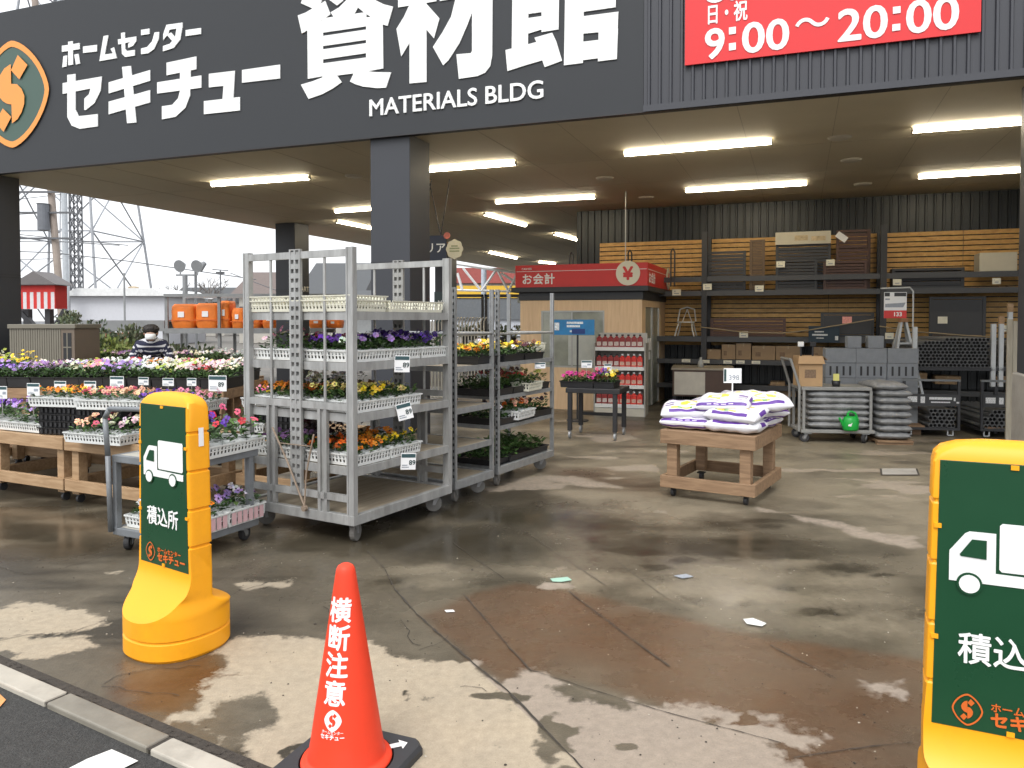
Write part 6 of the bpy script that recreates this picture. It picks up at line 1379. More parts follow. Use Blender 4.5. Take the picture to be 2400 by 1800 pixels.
# ------------------------------------------------------------------ person among the flowers
PX = At(358, 800, 10.85); M_skin = mat('skin', (.55, .34, .25), .5, var=.05); M_hair = mat('dark_hair', (.018, .014, .012), .6, var=.4, scale=30)
M_knit = mat('navy_jacket', (.018, .02, .05), .8, var=.2, scale=40, bump=.4); M_strp = mat('white_stripe', (.6, .6, .64), .8); M_mask = mat('white_mask', (.78, .79, .8), .7)
per = thing('person', 'person in navy jacket with white stripes and white mask bending over the flowers', 'person', (PX.x, PX.y, 0), R(20))
def skin_mesh(name, verts, edges, m, parent, levels=2):
    """verts: (x, y, z, rx, ry)"""
    me = bpy.data.meshes.new(name); me.from_pydata([v[:3] for v in verts], edges, []); o = bpy.data.objects.new(name, me); C.objects.link(o)
    s = o.modifiers.new('skin', 'SKIN'); s.use_smooth_shade = True
    for d, v in zip(me.skin_vertices[0].data, verts): d.radius = (v[3], v[4])
    me.skin_vertices[0].data[0].use_root = True
    ss = o.modifiers.new('sub', 'SUBSURF'); ss.levels = levels; ss.render_levels = levels
    bpy.context.view_layer.update(); ev = o.evaluated_get(bpy.context.evaluated_depsgraph_get()); m2 = bpy.data.meshes.new_from_object(ev)
    bpy.data.objects.remove(o); m2.materials.clear(); m2.materials.append(m); p = bpy.data.objects.new(name, m2); C.objects.link(p); p.parent = parent; return p
V = [(0, .12, .74, .15, .12), (0, .02, .92, .135, .105), (0, -.12, 1.06, .16, .115), (0, -.19, 1.12, .09, .08), (0, -.235, 1.165, .05, .05), (0, -.265, 1.22, .062, .07), (0, -.275, 1.28, .074, .085), (0, -.27, 1.325, .055, .06)]
E_ = [(i, i + 1) for i in range(7)]
for s in (-1, 1):
    k = len(V); V += [(s * .15, -.16, 1.095, .062, .062), (s * .23, -.17, .93, .048, .048), (s * .19, -.38, .86, .040, .040), (s * .17, -.46, .865, .032, .022), (s * .165, -.52, .865, .028, .016)]
    E_ += [(3, k), (k, k + 1), (k + 1, k + 2), (k + 2, k + 3), (k + 3, k + 4)]
    k = len(V); V += [(s * .09, .10, .66, .09, .09), (s * .10, -.02, .40, .062, .062), (s * .10, .06, .10, .045, .045), (s * .10, -.08, .04, .045, .032)]
    E_ += [(0, k), (k, k + 1), (k + 1, k + 2), (k + 2, k + 3)]
body = skin_mesh('body', V, E_, M_skin, per)
# clothing: jacket and trousers drawn from the same skeleton, a little larger
JV = [(0, .10, .78, .16, .13), (0, .02, .92, .152, .122), (0, -.12, 1.06, .178, .14), (0, -.19, 1.13, .115, .105), (0, -.232, 1.165, .072, .072), (0, -.255, 1.20, .066, .066)]; JE = [(0, 1), (1, 2), (2, 3), (3, 4), (4, 5)]
for s in (-1, 1): k = len(JV); JV += [(s * .15, -.16, 1.10, .085, .085), (s * .235, -.17, .93, .060, .060), (s * .19, -.385, .86, .050, .050)]; JE += [(3, k), (k, k + 1), (k + 1, k + 2)]
jk = skin_mesh('jacket', JV, JE, M_knit, per)
TV = [(0, .12, .76, .165, .135)]; TE = []
for s in (-1, 1): k = len(TV); TV += [(s * .09, .10, .66, .10, .10), (s * .10, -.02, .40, .075, .075), (s * .10, .06, .10, .06, .06)]; TE += [(0, k), (k, k + 1), (k + 1, k + 2)]
skin_mesh('trousers', TV, TE, mat('dark_trousers', (.03, .03, .035), .8), per)
# stripes follow the jacket: take the jacket faces in bands
src = jk.data; bm_v = [v.co.copy() for v in src.vertices]; st = MB()
for p in src.polygons:
    c = p.center; d = (c.z - 1.08) - .55 * (c.y + .15)
    if abs(c.x) < .19 and (abs((d + .5) % .075 - .0375) < .011) and c.z > .86: st.add([bm_v[i] + src.vertices[i].normal * .004 for i in p.vertices], [tuple(range(len(p.vertices)))])
    elif abs(c.x) >= .19 and (abs((c.z + 5) % .09 - .045) < .013): st.add([bm_v[i] + src.vertices[i].normal * .004 for i in p.vertices], [tuple(range(len(p.vertices)))])
if st.f: st.build('stripes', M_strp, jk)
hb = MB(); r_ = random.Random(5)
hb.ellip((0, -.250, 1.312), .102, .102, .076, 14, 8); hb.ellip((0, -.20, 1.275), .093, .065, .085, 12, 8)
for i in range(46):
    a = r_.uniform(0, 6.28); e = r_.uniform(.1, 1.2); c = (.088 * math.cos(a) * math.cos(e), -.245 + .09 * math.sin(a) * math.cos(e), 1.315 + .062 * math.sin(e)); 
    if c[1] < -.31 and c[2] < 1.315: continue
    hb.ellip(c, .024, .024, .022, 7, 5)
hb.build('hair', M_hair, per, smooth=True)
mb = MB(); vs = []; 
for j in range(7):
    for i in range(11): t = -1.15 + 2.3 * i / 10; z = 1.185 + .075 * j / 6; bul = .012 * math.cos(t) * math.sin(math.pi * j / 6); vs.append(((.071 + bul) * math.sin(t), -.275 - (.088 + bul) * math.cos(t), z))
mb.add(vs, [(j * 11 + i, j * 11 + i + 1, (j + 1) * 11 + i + 1, (j + 1) * 11 + i) for j in range(6) for i in range(10)]); mb.build('mask', M_mask, per, smooth=True)
fb = MB()
for s in (-1, 1): fb.ellip((s * .030, -.352, 1.298), .011, .006, .005, 8, 5)
fb.build('eyes', M_hair, per); fb = MB()
for s in (-1, 1): fb.ellip((s * .078, -.262, 1.265), .010, .02, .028, 8, 6)
fb.build('ears', M_skin, per, smooth=True)
for s in (-1, 1):
    hd = MB(); c = Vector((s * .165, -.535, .862)); hd.ellip(tuple(c), .034, .036, .014, 10, 6)
    for f in range(4): x = c.x + (-.024 + .016 * f); ln = (.05, .058, .054, .044)[f]; hd.tube((x, c.y - .025, c.z), (x, c.y - .025 - ln * .6, c.z - .006), .0078, 7); hd.tube((x, c.y - .025 - ln * .6, c.z - .006), (x, c.y - .025 - ln, c.z - .026), .0072, 7, .005)
    hd.tube((c.x - s * .028, c.y + .005, c.z), (c.x - s * .052, c.y - .035, c.z - .012), .0085, 7, .006); hd.build('hand', M_skin, per, smooth=True)
p = At(322, 838, 10.3); t = thing('red_pot_plant', 'dark red flower bunch just left of the bending person', 'plant', (p.x - .04, p.y, .72)); b = MB(); b.lathe([(0, 0), (.05, 0), (.065, .1), (0, .09)], 12); b.build('pot', M_black, t); b = MB()
for i in range(40): a = rnd.uniform(0, 6.28); r = rnd.uniform(0, .085); blossom(b, (r * math.cos(a), r * math.sin(a), .12 + rnd.uniform(0, .09)), (math.cos(a), math.sin(a) - .6, .8), .035, COL['red'], None)
b.build('blossoms', M_petal, t, col=True)

# ------------------------------------------------------------------ shrubs and green pot plants behind the flower rows
def shrub(label, px, pyb, Y, w, h, greens, n=950, name='shrub', zb=0.0, lf=(.06, .11, .018, .03), grp='green shrubs behind the flower display'):
    p = At(px, pyb, Y); t = thing(name, label, 'shrub', (p.x, p.y, zb), 0, grp); b = MB(); b.lathe([(0, 0), (.13, 0), (.17, .26), (.15, .26), (0, .24)], 14); b.build('pot', M_black, t)
    b = MB(); b.tube((0, 0, .24), (0, 0, h * .55), .014, 6, .008); f = MB()
    cl = [(rnd.uniform(-.42, .42) * w, rnd.uniform(-.42, .42) * w, .26 + rnd.random() ** .8 * (h - .3)) for _ in range(16)]
    for c in cl: b.tube((0, 0, max(.26, c[2] * .55)), c, .006, 5, .003)
    b.build('stem', mat('bark', (.10, .075, .05), .8), t)
    for i in range(n):
        c = rnd.choice(cl); q = Vector((rnd.gauss(0, 1), rnd.gauss(0, 1), rnd.gauss(0, 1))); q = q.normalized() * (rnd.random() ** .4) * .15 * (w / .6 + .3)
        f.col = jitter(rnd.choice(greens), .45); leaf(f, Vector(c) + q, (q.x, q.y, q.z * .5 + rnd.uniform(-.2, .6)), (rnd.uniform(-1, 1), rnd.uniform(-1, 1), 1), rnd.uniform(*lf[:2]), rnd.uniform(*lf[2:]))
    f.build('crown', M_leaf, t, col=True); return t
G1 = [(.075, .11, .06), (.055, .085, .045), (.11, .14, .08)]; G2 = [(.24, .30, .08), (.16, .22, .07), (.32, .36, .13)]; G3 = [(.15, .18, .10), (.10, .13, .07), (.2, .22, .14)]
for px, Y, w, h, g, l in ((185, 12.4, .7, 1.34, G1, 'dark grey green conifer right beside the beige cabinet'), (225, 12.9, .6, 1.16, G1, 'dark green bushy shrub, second right of the beige cabinet'), (245, 12.2, .6, 1.08, G2, 'yellow green low shrub in front of the dark conifers'), (285, 12.6, .7, 1.12, G2, 'lime green shrub between the conifers and the bending person'), (315, 13.2, .6, 1.2, G3, 'loose mid green shrub just left of the bending person'), (262, 13.6, .6, 1.18, G3, 'mid green shrub in front of the orange planter'),
                         (400, 13.4, .5, .9, G3, 'dull green shrub right of the bending person'), (455, 13.8, .5, .9, G1, 'dark shrub under the orange sacks rack'), (500, 13.2, .5, .88, G3, 'dull shrub under the rack near the trolley post'), (158, 16, .4, 1.55, G3, 'grey green sapling beside the red striped stall')):
    shrub(l, px, 800, Y, w, h, g)
t = thing('planter', 'low terracotta planter box behind the shrubs', 'planter', At(265, 800, 15)); t.location.z = 0; b = MB(); b.box(-.45, .45, -.2, .2, .0, .62); b.box(-.5, .5, -.25, .25, .9, 1.2); b.box(-.48, .48, -.22, .22, .6205, .8995); b.build('box', mat('terracotta', (.42, .18, .09), .8, var=.15), t, bevel=.02)
# beige ribbed utility cabinet with vents
a = At(22, 760, 10.6); c = At(138, 760, 10.6); t = thing('utility_cabinet', 'beige ribbed metal cabinet with dark vents beside the left pillar', 'cabinet', (a.x, 10.6, 0), R(4)); w = (c.x - a.x); zt_ = a.z; M_bei = mat('beige_sheet_metal', (.19, .175, .14), .55, .1, var=.06)
b = MB(); n = 22
for i in range(n): b.box(w * i / n, w * (i + .8) / n, 0, .02, .05, zt_ - .06)
b.box(.0, w, .0201, .75, .03, zt_ - .061); b.build('ribbed_panel', M_bei, t); b = MB(); b.box(-.02, w + .20, -.02, .77, zt_ - .0595, zt_); b.build('lid', M_bei, t, bevel=.005)
b = MB(); b.box(w + .002, w + .18, 0, .75, .03, zt_ - .061); s_ = b.build('side_bay', mat('brown_beige_metal', (.16, .125, .095), .55), t)
for z0_, z1_ in ((zt_ - .52, zt_ - .12), (zt_ - 1.12, zt_ - .72)):
    b = MB(); b.box(w + .03, w + .14, -.004, -.001, z0_, z1_); v_ = b.build('vent', M_trim, t); b = MB(); b.box(w + .075, w + .09, -.007, -.0045, z0_, z1_); b.box(w + .03, w + .14, -.0066, -.0045, (z0_ + z1_) / 2 - .008, (z0_ + z1_) / 2 + .008); b.build('vent_bar', M_bei, v_)
# red and white striped festival stall
p = At(100, 700, 16); t = thing('festival_stall', 'small stall with grey gable roof and red white striped curtain behind the left pillar', 'stall', (p.x - .12, 16, 0), R(-8)); w = .40
b = MB(); n = 10
for i in range(n):
    b.cur = i % 2; x0, x1 = -w + 2 * w * i / n, -w + 2 * w * (i + 1) / n; b.box(x0, x1, .0, .02, 1.68, 2.03)
b.cur = 0; b.box(-w, w, -.004, .018, 2.0305, 2.17); b.box(w + .001, w + .02, 0, .35, 1.68, 2.17); b.build('curtain', [mat('festival_red', (.55, .03, .025), .7), mat('festival_white', (.62, .6, .62), .7)], t)
b = MB(); b.prism([(-w - .12, -.1, 2.18), (w + .12, -.1, 2.18), (0, -.1, 2.46)], (0, .55, 0)); b.build('roof', mat('grey_roof', (.15, .14, .14), .7), t)
for x in (-w + .05, w - .25): b = MB(); b.box(x - .06, x + .06, .1, .22, 0, 1.679); b.build('post', M_dark, t)
b = MB(); b.bar((-.5, .12, 1.66), (.1, .12, 1.0), .10, .10); b.bar((.55, .14, 1.66), (.12, .14, 1.0), .10, .10); b.build('brace', M_dark, t)
b = MB(); b.box(-w, w, .05, .4, .8, 1.0); b.build('counter', M_dark, t)

# ------------------------------------------------------------------ grey steel display frames with orange sacks
M_frm = mat('grey_frame_steel', (.25, .26, .265), .5, .15, var=.12)
def dframe(label, px0, px1, Y, ztop, zsh, hb_, n, name='steel_stand'):
    a = At(px0, 750, Y); c = At(px1, 750, Y); t = thing(name, label, 'frame', (a.x, Y, 0), 0); L = c.x - a.x
    for z in zsh:
        for y in (0, 1.1): b = MB(); b.box(0, L, y, y + .06, z - hb_, z); b.build('beam', M_frm, t)
        b = MB(); b.box(0, L, .0605, 1.0995, z - .03, z - .012); b.build('shelf', M_frm, t)
    for i in range(n):
        for y in (.06, 1.04): b = MB(); x = .03 + (L - .06) * i / (n - 1); b.box(x - .03, x + .03, y, y + .06, 0, ztop); b.build('post', M_frm, t)
    if ztop > 1.8: 
        for y in (0, 1.1): b = MB(); b.box(0, L, y, y + .06, ztop, ztop + .07); b.build('top_beam', M_frm, t)
    return t
dframe('long low grey steel frame behind the shrubs on the left', 112, 384, 18.2, 1.18, (1.44,), .26, 4); dframe('tall grey steel frame carrying the orange sacks', 384, 760, 17.6, 1.98, (1.26,), .12, 4)
M_osk = mat('orange_sack_fabric', (.78, .20, .025), .6, var=.15, scale=5, bump=.5, bscale=9)
OS = [(398, 452, 708, 'left end of the tall frame'), (455, 508, 706, 'second on the tall frame'), (512, 535, 700, 'thin one leaning by the middle post'), (540, 570, 718, 'third bay by the trolley post'), (575, 608, 728, 'behind the left trolley post'), (612, 648, 728, 'seen through the trolley, left'), (722, 760, 742, 'seen low through the trolley, right'), (765, 795, 744, 'beside the trolley corner post')]
for x0, x1, yt, w in OS:
    a = At(x0, 769, 17.75); c = At(x1, yt, 17.75); t = thing('orange_sack', 'plump orange sack, ' + w, 'sack', ((a.x + c.x) / 2, 17.75 + .3, 1.262), 0, 'orange sacks on the tall grey frame'); W_ = (c.x - a.x) * 1.07; h = max(.2, (c.z - 1.262) * .93)
    b = MB(); nx, nz = 12, 10; vs = []
    for j in range(nz + 1):
        z = h * j / nz; k = 1 - .12 * (abs(2 * j / nz - 1) ** 3) - (.10 if j == nz else 0)
        for i in range(16): a_ = 6.2832 * i / 16; cc, ss = math.cos(a_), math.sin(a_); wv = 1 + .03 * math.sin(5 * a_ + j); vs.append((W_ / 2 * k * math.copysign(abs(cc) ** .45, cc) * wv, .28 * k * math.copysign(abs(ss) ** .45, ss) * wv, z))
    b.add(vs, [(j * 16 + i, j * 16 + (i + 1) % 16, (j + 1) * 16 + (i + 1) % 16, (j + 1) * 16 + i) for j in range(nz) for i in range(16)] + [tuple(range(nz * 16, nz * 16 + 16))]); b.build('sack', M_osk, t, smooth=True)
    b = MB(); b.box(-W_ * .15, W_ * .1, -.295, -.29, h * .45, h * .68); b.build('label_patch', M_paper, t)
    b = MB(); b.box(-W_ * .5, W_ * .5, -.291, -.287, h * .30, h * .34); b.build('strap', mat('orange_strap', (.6, .13, .02), .6), t)

# ------------------------------------------------------------------ far yard: pylon, mast, poles, wires, buildings
M_steelg = mat('grey_lattice_steel', (.32, .335, .36), .6, .2, var=.15); M_steeld = mat('dark_lattice_steel', (.12, .125, .135), .6, .2)
pc = At(165, 745, 62); t = thing('pylon', 'wide grey lattice power pylon towering behind the left of the canopy', 'pylon', (pc.x, 62, 0), 0)
def lattice(b, hw0, hw1, z0, z1, n, r, horiz=True):
    lv = [z0 + (z1 - z0) * (1 - (1 - i / n) ** 1.15) for i in range(n + 1)]
    for k in range(n):
        za, zb = lv[k], lv[k + 1]; wa, wb = hw0 + (hw1 - hw0) * (za - z0) / (z1 - z0), hw0 + (hw1 - hw0) * (zb - z0) / (z1 - z0)
        ca = [(wa * x, wa * y, za) for x, y in ((-1, -1), (1, -1), (1, 1), (-1, 1))]; cb = [(wb * x, wb * y, zb) for x, y in ((-1, -1), (1, -1), (1, 1), (-1, 1))]
        for i in range(4):
            j = (i + 1) % 4; b.tube(ca[i], cb[i], r * 1.7, 6); b.tube(ca[i], cb[j], r, 5); b.tube(ca[j], cb[i], r, 5)
            if horiz: b.tube(cb[i], cb[j], r, 5)
b = MB(); lattice(b, 4.75, 1.1, 1.2, 38, 6, .065); b.box(-5.2, 5.2, -.1, .1, 1.0, 1.3)
for s in (-1, 1):
    for x in (-.5, .5): b.tube((x + s * .4, 0, 1.2), (x * .5, 0, 30), .05, 5)
b.build('lattice', M_steelg, t)
for z in (28, 33): b = MB(); b.bar((-7, 0, z), (7, 0, z), .3, .3); b.bar((-7, 0, z), (0, 0, z + 1.6), .12, .12); b.bar((7, 0, z), (0, 0, z + 1.6), .12, .12); b.build('arm', M_steelg, t)
p = At(181, 745, 50); t = thing('lattice_mast', 'slim dark lattice mast standing in front of the pylon', 'mast', (p.x, 50, 0), 0); b = MB(); lattice(b, .27, .25, 0, 26, 36, .03, False); b.build('lattice', M_steeld, t)
p = At(157, 745, 44); t = thing('steel_pole', 'smooth light grey steel pole beside the dark lattice mast', 'pole', (p.x, 44, 0)); b = MB(); b.tube((0, 0, 0), (-.15, 0, 22), .17, 12, .13); b.build('shaft', mat('light_grey_pole', (.42, .45, .48), .5), t)
p0_ = At(141, 700, 30); p1_ = At(119, 440, 30); k = (p1_ - p0_) / (p1_.z - p0_.z); base = p0_ - k * p0_.z
t = thing('utility_pole', 'leaning brownish concrete utility pole with transformer can left of the mast', 'pole', (base.x, 30, 0)); b = MB(); b.tube((0, 0, 0), k * 14, .135, 14, .12); b.build('shaft', mat('brownish_concrete', (.32, .27, .235), .85, var=.2, scale=2), t)
b = MB(); q = At(104, 540, 29.8); q2 = At(104, 480, 29.8); b.lathe([(0, q.z), (.21, q.z), (.21, q2.z), (.24, q2.z + .03), (0, q2.z + .06)], 16, (q.x - base.x, -.25, 0)); b.build('transformer', mat('transformer_grey', (.14, .15, .17), .5), t)
b = MB(); 
for yy in (560, 452, 500): q = At(120, yy, 30); b.bar((q.x - base.x - 1.2, -.2, q.z), (q.x - base.x + 1.0, -.2, q.z), .07, .07)
b.build('cross_arm', M_steeld, t)
wires = [((0, 588), (120, 592), (300, 612), (600, 655)), ((0, 566), (120, 565), (280, 575)), ((0, 545), (300, 575)), ((0, 505), (120, 498)), ((540, 640), (700, 700)), ((0, 472), (280, 440)), ((0, 610), (200, 604))]
for i, pts in enumerate(wires):
    b = MB(); b.path([At(x, y, 34 + 2 * i) for x, y in pts], .022, 5); o = b.build('overhead_wire', M_steeld); tag(o, ('long sagging wire running past the orange sacks', 'wire ending at the pylon waist', 'wire crossing the pylon', 'short wire at the transformer', 'wire dropping behind the trolley', 'topmost wire under the canopy edge', 'low wire behind the striped stall')[i], 'wire', 'overhead wires')
M_wh = mat('white_prefab_wall', (.52, .53, .57), .5, var=.05); M_whr = mat('pale_metal_roof', (.66, .67, .67), .4)
def house(label, px0, px1, ytop, Y, roofh, mw, mr, dep=8, name='house', gable=True, win=2, cat='house', rz=0.0, zbase=0.0):
    a = At(px0, ytop, Y); c = At(px1, ytop, Y); t = thing(name, label, cat, ((a.x + c.x) / 2, Y, 0), rz); w = (c.x - a.x) / 2; h = a.z
    b = MB(); b.box(-w, w, 0, dep, 0, h); b.build('wall', mw, t)
    b = MB(); 
    if gable: b.prism([(-w - .4, -.4, h + .003), (-w - .4, dep + .4, h + .003), (-w - .4, dep / 2, h + roofh)], (2 * w + .8, 0, 0))
    else: b.prism([(-w - .4, -.4, h + .003), (w + .4, -.4, h + .003), (w * .8, -.4, h + roofh), (-w * .8, -.4, h + roofh)], (0, dep + .8, 0))
    b.build('roof', mr, t)
    for i in range(win):
        x = -w + 2 * w * (i + .5) / win; b = MB(); b.box(x - .5, x + .5, -.04, -.003, h * .45, h * .75); wn_ = b.build('window', mat('dark_window', (.06, .065, .075), .15), t); b = MB(); b.box(x - .56, x + .56, -.07, -.0405, h * .43, h * .45); b.build('sill', M_frm, wn_)
    return t
house('long white prefab building with curved pale roof behind the pylon foot', 165, 385, 694, 45, .45, M_wh, M_whr, 6, 'prefab_building', False, 0, 'building')
M_tile = mat('dark_roof_tiles', (.075, .08, .085), .7, var=.2, scale=4, stretch=(1, 6, 6)); M_crw = mat('cream_house_wall', (.42, .40, .36), .8); M_brt = mat('brown_roof_tiles', (.14, .11, .10), .7, var=.2)
house('low house with brownish roof behind the frame post', 560, 640, 690, 48, 1.6, M_crw, M_brt, 7)
house('dark tiled house seen through the trolley rods', 715, 840, 690, 42, 2.0, M_crw, M_tile, 8, win=3)
house('far dark roofed house behind the floodlights', 395, 525, 708, 70, 1.5, M_crw, M_tile, 8)
house('grey metal shed behind the front pillar', 800, 880, 725, 36, 1.0, M_frm, M_tile, 6, 'shed', True, 0, 'shed')
st_ = house('shop with red roof and yellow band seen beyond the canopy end', 1040, 1260, 664, 66, 1.3, mat('pale_shop_wall', (.40, .42, .46), .7), mat('red_shop_roof', (.30, .07, .06), .6, var=.15), 12, 'shop', False, 4, 'shop')
a = At(1040, 700, 65.9); c = At(1260, 700, 65.9); b = MB(); w = (c.x - a.x) / 2; h = At(1040, 667, 65.9).z; b.box(-w, w, -.3, -.01, h - 1.15, h - .1); b.build('yellow_band', mat('yellow_fascia', (.62, .38, .03), .5, var=.1), st_)
b = MB(); b.box(-w, w, -.2, -.01, h - 3, h - 1.2); b.build('shop_window', mat('dark_shop_glass', (.12, .13, .14), .2), st_)
# white roof truss at the far canopy end, pale blue post
t = thing('roof_truss', 'white steel truss crossing the daylight at the far end of the canopy', 'truss', B(0, 0, 0)); t.location = (0, 0, 0); b = MB(); Y = 30
T0 = [At(x, y, Y) for x, y in ((1070, 618), (1160, 632), (1230, 640))]; b.path(T0, .07, 6); T1 = [At(1072, 680, Y), At(1230, 684, Y)]; b.path(T1, .05, 6)
for p, q in (((1085, 628), (1125, 678)), ((1130, 680), (1163, 632)), ((1165, 632), (1190, 680)), ((1188, 690), (1212, 640)), ((1175, 640), (1230, 676)), ((1215, 642), (1228, 665)), ((1072, 640), (1084, 680))): b.tube(At(*p, Y), At(*q, Y), .055, 6)
b.build('bars', mat('white_truss_paint', (.75, .76, .77), .45), t)
p = At(1134, 700, 31); t = thing('post', 'pale blue grey round post under the white truss', 'post', (p.x, 31, 0)); b = MB(); b.tube((0, 0, 0), (0, 0, 3.5), .11, 14); b.build('shaft', mat('pale_blue_steel', (.48, .54, .62), .5), t); b = MB(); b.lathe([(.3, .9), (.3, 1.3), (.12, 1.5)], 12); b.build('collar', M_frm, t)
# floodlights, aerial, bare trees, small far things
M_lamp = mat('floodlight_grey', (.22, .23, .24), .5)
p = At(434, 690, 26); t = thing('floodlight_pole', 'grey pole with two round floodlights above the orange sacks', 'floodlight', (p.x, 26, 0)); b = MB(); b.tube((0, 0, 0), (0, 0, p.z + .65), .085, 10); b.bar((-.3, 0, p.z + .65), (.3, 0, p.z + .65), .06, .06); b.build('pole', M_lamp, t)
for dx in (-.16, .42): b = MB(); b.tube((dx, -.05, p.z + .95), (dx + .04, .22, p.z + 1.02), .21, 16, .07); b.tube((dx, 0, p.z + .65), (dx, .05, p.z + .9), .03, 6); b.build('lamp', M_lamp, t)
p = At(459, 690, 26.5); t = thing('floodlight_pole', 'thinner grey pole with a tilted floodlight head, right of the twin lights', 'floodlight', (p.x, 26.5, 0)); b = MB(); b.tube((0, 0, 0), (0, 0, p.z + .9), .05, 8); b.build('pole', M_lamp, t); b = MB(); b.tube((.1, 0, p.z + .9), (.3, .1, p.z + 1.1), .17, 14, .07); b.build('lamp', M_lamp, t)
p = At(517, 690, 34); t = thing('roof_aerial', 'thin roof aerial pole left of the big trolley', 'aerial', (p.x, 34, 0)); b = MB(); b.tube((0, 0, 0), (0, 0, p.z + 1.05), .03, 6); b.build('pole', M_steeld, t); b = MB(); b.bar((-.35, 0, p.z + 1.1), (.35, 0, p.z + 1.05), .04, .04); b.bar((-.2, 0, p.z + .95), (.15, .1, p.z + .95), .05, .1); b.build('antenna', M_steeld, t)
p = At(313, 690, 60); t = thing('water_tank', 'round beige tank on the roof line right of the pylon', 'tank', (p.x, 60, 0)); b = MB(); b.lathe([(0, p.z - .6), (.42, p.z - .6), (.48, p.z + .2), (.36, p.z + .6), (0, p.z + .65)], 16); b.build('tank', mat('mottled_beige', (.42, .34, .24), .8, var=.4, scale=3), t, smooth=True); b = MB(); b.tube((0, 0, 0), (0, 0, p.z - .6), .2, 8); b.build('stand', M_crw, t)
p = At(291, 640, 40); t = thing('short_post', 'thin dark post standing on the roof line at the pylon leg', 'post', (p.x, 40, 0)); b = MB(); b.tube((0, 0, 0), (0, 0, p.z), .05, 8); b.build('shaft', M_frm, t)
def bare_tree(label, px, Y, h, seed):
    p = At(px, 700, Y); t = thing('bare_tree', label, 'tree', (p.x, Y, 0), 0, 'bare winter trees on the horizon'); r = random.Random(seed); tr = MB(); cr = MB()
    def grow(mb, a, d, L, rad, lv):
        e = a + d * L; mb.tube(a, e, rad, 5, rad * .65, cap=False)
        if lv == 0: return
        for _ in range(3 if lv > 1 else 4):
            nd = (d + Vector((r.uniform(-.8, .8), r.uniform(-.8, .8), r.uniform(-.15, .5)))).normalized(); grow(cr, e - d * L * r.uniform(0, .35), nd, L * r.uniform(.55, .8), rad * .6, lv - 1)
    grow(tr, Vector((0, 0, 0)), Vector((0, 0, 1)), h * .42, .13, 4); tr.build('trunk', M_bark2, t); cr.build('crown', M_bark2, t)
M_bark2 = mat('grey_twigs', (.17, .155, .145), .9)
for px, Y, h, s, l in ((405, 58, 4.4, 3, 'bare grey tree at the left of the horizon clump'), (440, 60, 4.6, 4, 'bare grey tree right behind the twin floodlights'), (478, 58, 4.9, 5, 'wider bare tree right of the floodlights'), (508, 62, 4.2, 6, 'small bare tree left of the roof aerial')): bare_tree(l, px, Y, h, s)
for px, Y, w_, h_, l in ((420, 75, 1.3, 2.5, 'left far hedge below the bare trees'), (500, 75, 1.3, 2.4, 'right far hedge below the bare trees')):
    p = At(px, 700, Y); t = thing('hedge', 'low grey green hedge on the horizon, ' + l, 'hedge', (p.x, Y, 0)); f = MB()
    for i in range(500): f.col = jitter((.10, .105, .085), .4); leaf(f, (rnd.uniform(-2, 2), rnd.uniform(-1, 1), rnd.uniform(.2, 3.4)), (rnd.uniform(-1, 1), rnd.uniform(-1, 1), rnd.uniform(-.3, 1)), (0, 0, 1), .35, .12)
    f.build('crown', M_leaf, t, col=True)
# barrier grilles and dark racks between pillar and booth
M_gate = mat('beige_grey_tube', (.52, .50, .44), .5, .1)
for k, (px0, px1) in enumerate(((985, 1062), (1064, 1138))):
    a = At(px0, 745, 13.2); c = At(px1, 745, 13.2); t = thing('barrier_grille', 'round shouldered grille of upright tubes standing behind the trolleys, %s one' % ('left', 'right')[k], 'barrier', (a.x, 13.2 + .02 * k, 0), 0, 'tube grilles behind the trolleys'); W_ = c.x - a.x; zt_ = 1.49; b = MB()
    n = 10
    for i in range(n): x = .03 + (W_ - .06) * i / (n - 1); b.path([(x, 0, .12), (x, 0, zt_ - .08), (x + .025, -.03, zt_ - .02), (x + .05, -.08, zt_)], .012, 6)
    b.build('upright_tube', M_gate, t); b = MB(); b.tube((0, .0, .12), (W_, 0, .12), .016, 6); b.tube((0, .0, zt_ - .3), (W_, 0, zt_ - .3), .016, 6); b.build('cross_tube', M_gate, t); b = MB(); b.box(0, .05, -.2, .2, 0, .1); b.box(W_ - .05, W_, -.2, .2, 0, .1); b.build('foot', M_dark, t)
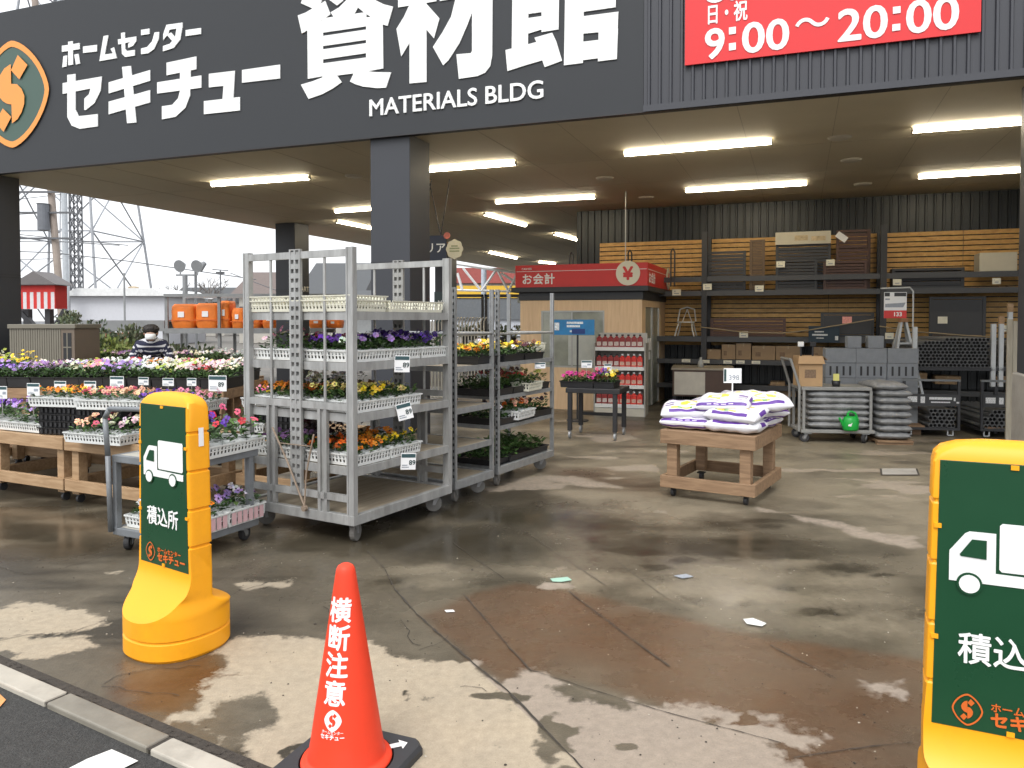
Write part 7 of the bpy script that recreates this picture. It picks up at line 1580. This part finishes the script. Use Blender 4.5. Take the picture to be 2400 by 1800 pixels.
for k, (px0, px1, Y, l) in enumerate(((1138, 1232, 14.6, 'dark steel plant rack left of the booth wall'), (1062, 1130, 15.6, 'dark steel plant rack behind the tube grilles'))):
    a = At(px0, 690, Y); c = At(px1, 690, Y); t = thing('plant_rack', l, 'rack', (a.x, Y, 0)); L = c.x - a.x; b = MB(); h = a.z
    for x in (0, L): b.box(x - .02, x + .02, 0, .04, 0, h); b.box(x - .02, x + .02, .5, .54, 0, h)
    b.build('post', M_dark, t)
    for z in (.4, .85, 1.25, h): b = MB(); b.box(-.02, L + .02, 0, .54, z - .04, z + .003); b.build('shelf', M_dark, t)
    shrub('green leafy plant on the ' + l, (px0 + px1) / 2 + 5, 760, Y, .35, .42, G3, 160, 'pot_plant', zb=.86, grp='pot plants on the dark racks')
# hanging area sign beside the front pillar
p = At(1025, 580, 11.4); t = thing('area_sign', 'dark navy hanging area sign with white characters beside the front pillar', 'sign', (p.x - .27, 11.4, 0), -R(12)); z0_, z1_ = At(1025, 612, 11.4).z, At(1025, 553, 11.4).z
b = MB(); b.box(-.45, .42, 0, .03, z0_, z1_); b.build('board', mat('navy_board', (.012, .018, .04), .4), t); text('lettering', 'リア', .165, M_wt, t, fr((.085, -.002, z0_ + .13), (1, 0, 0), (0, 0, 1)), .012)
b = MB(); c_ = Vector((.55, -.02, (z0_ + z1_) / 2 - .02)); P = [c_ + Vector(((.125 + .006 * math.cos(8 * i * .131)) * math.cos(i * .131), 0, (.14 + .006 * math.cos(8 * i * .131)) * math.sin(i * .131))) for i in range(48)]; b.prism(P, (0, .012, 0)); bd = b.build('badge', mat('cream_badge', (.62, .58, .44), .5, var=.15, scale=9), t)
b = MB()
for zz, w_ in ((.045, .05), (0.01, .075), (-.03, .075)): b.box(c_.x - w_, c_.x + w_, c_.y - .004, c_.y - .001, c_.z + zz - .009, c_.z + zz + .009)
b.build('badge_print', mat('badge_print', (.25, .28, .15), .6, var=.7, scale=90), bd); b = MB(); b.lathe([(0, 0), (.05, 0), (.05, .01), (0, .01)], 16); o = b.build('red_badge', mat('coral_badge', (.5, .14, .1), .5), t); o.location = (.44, -.03, z1_ - .01); o.rotation_euler = (R(90), 0, 0)
b = MB(); 
for x in (-.3, .05, .33): b.bar((x, .015, z1_), (x - .18, .015, HS), .012, .012); b.bar((x, .015, z1_), (x + .14, .015, HS), .012, .012)
b.build('hanger', M_dark, t)
p = At(1010, 606, 11.0)
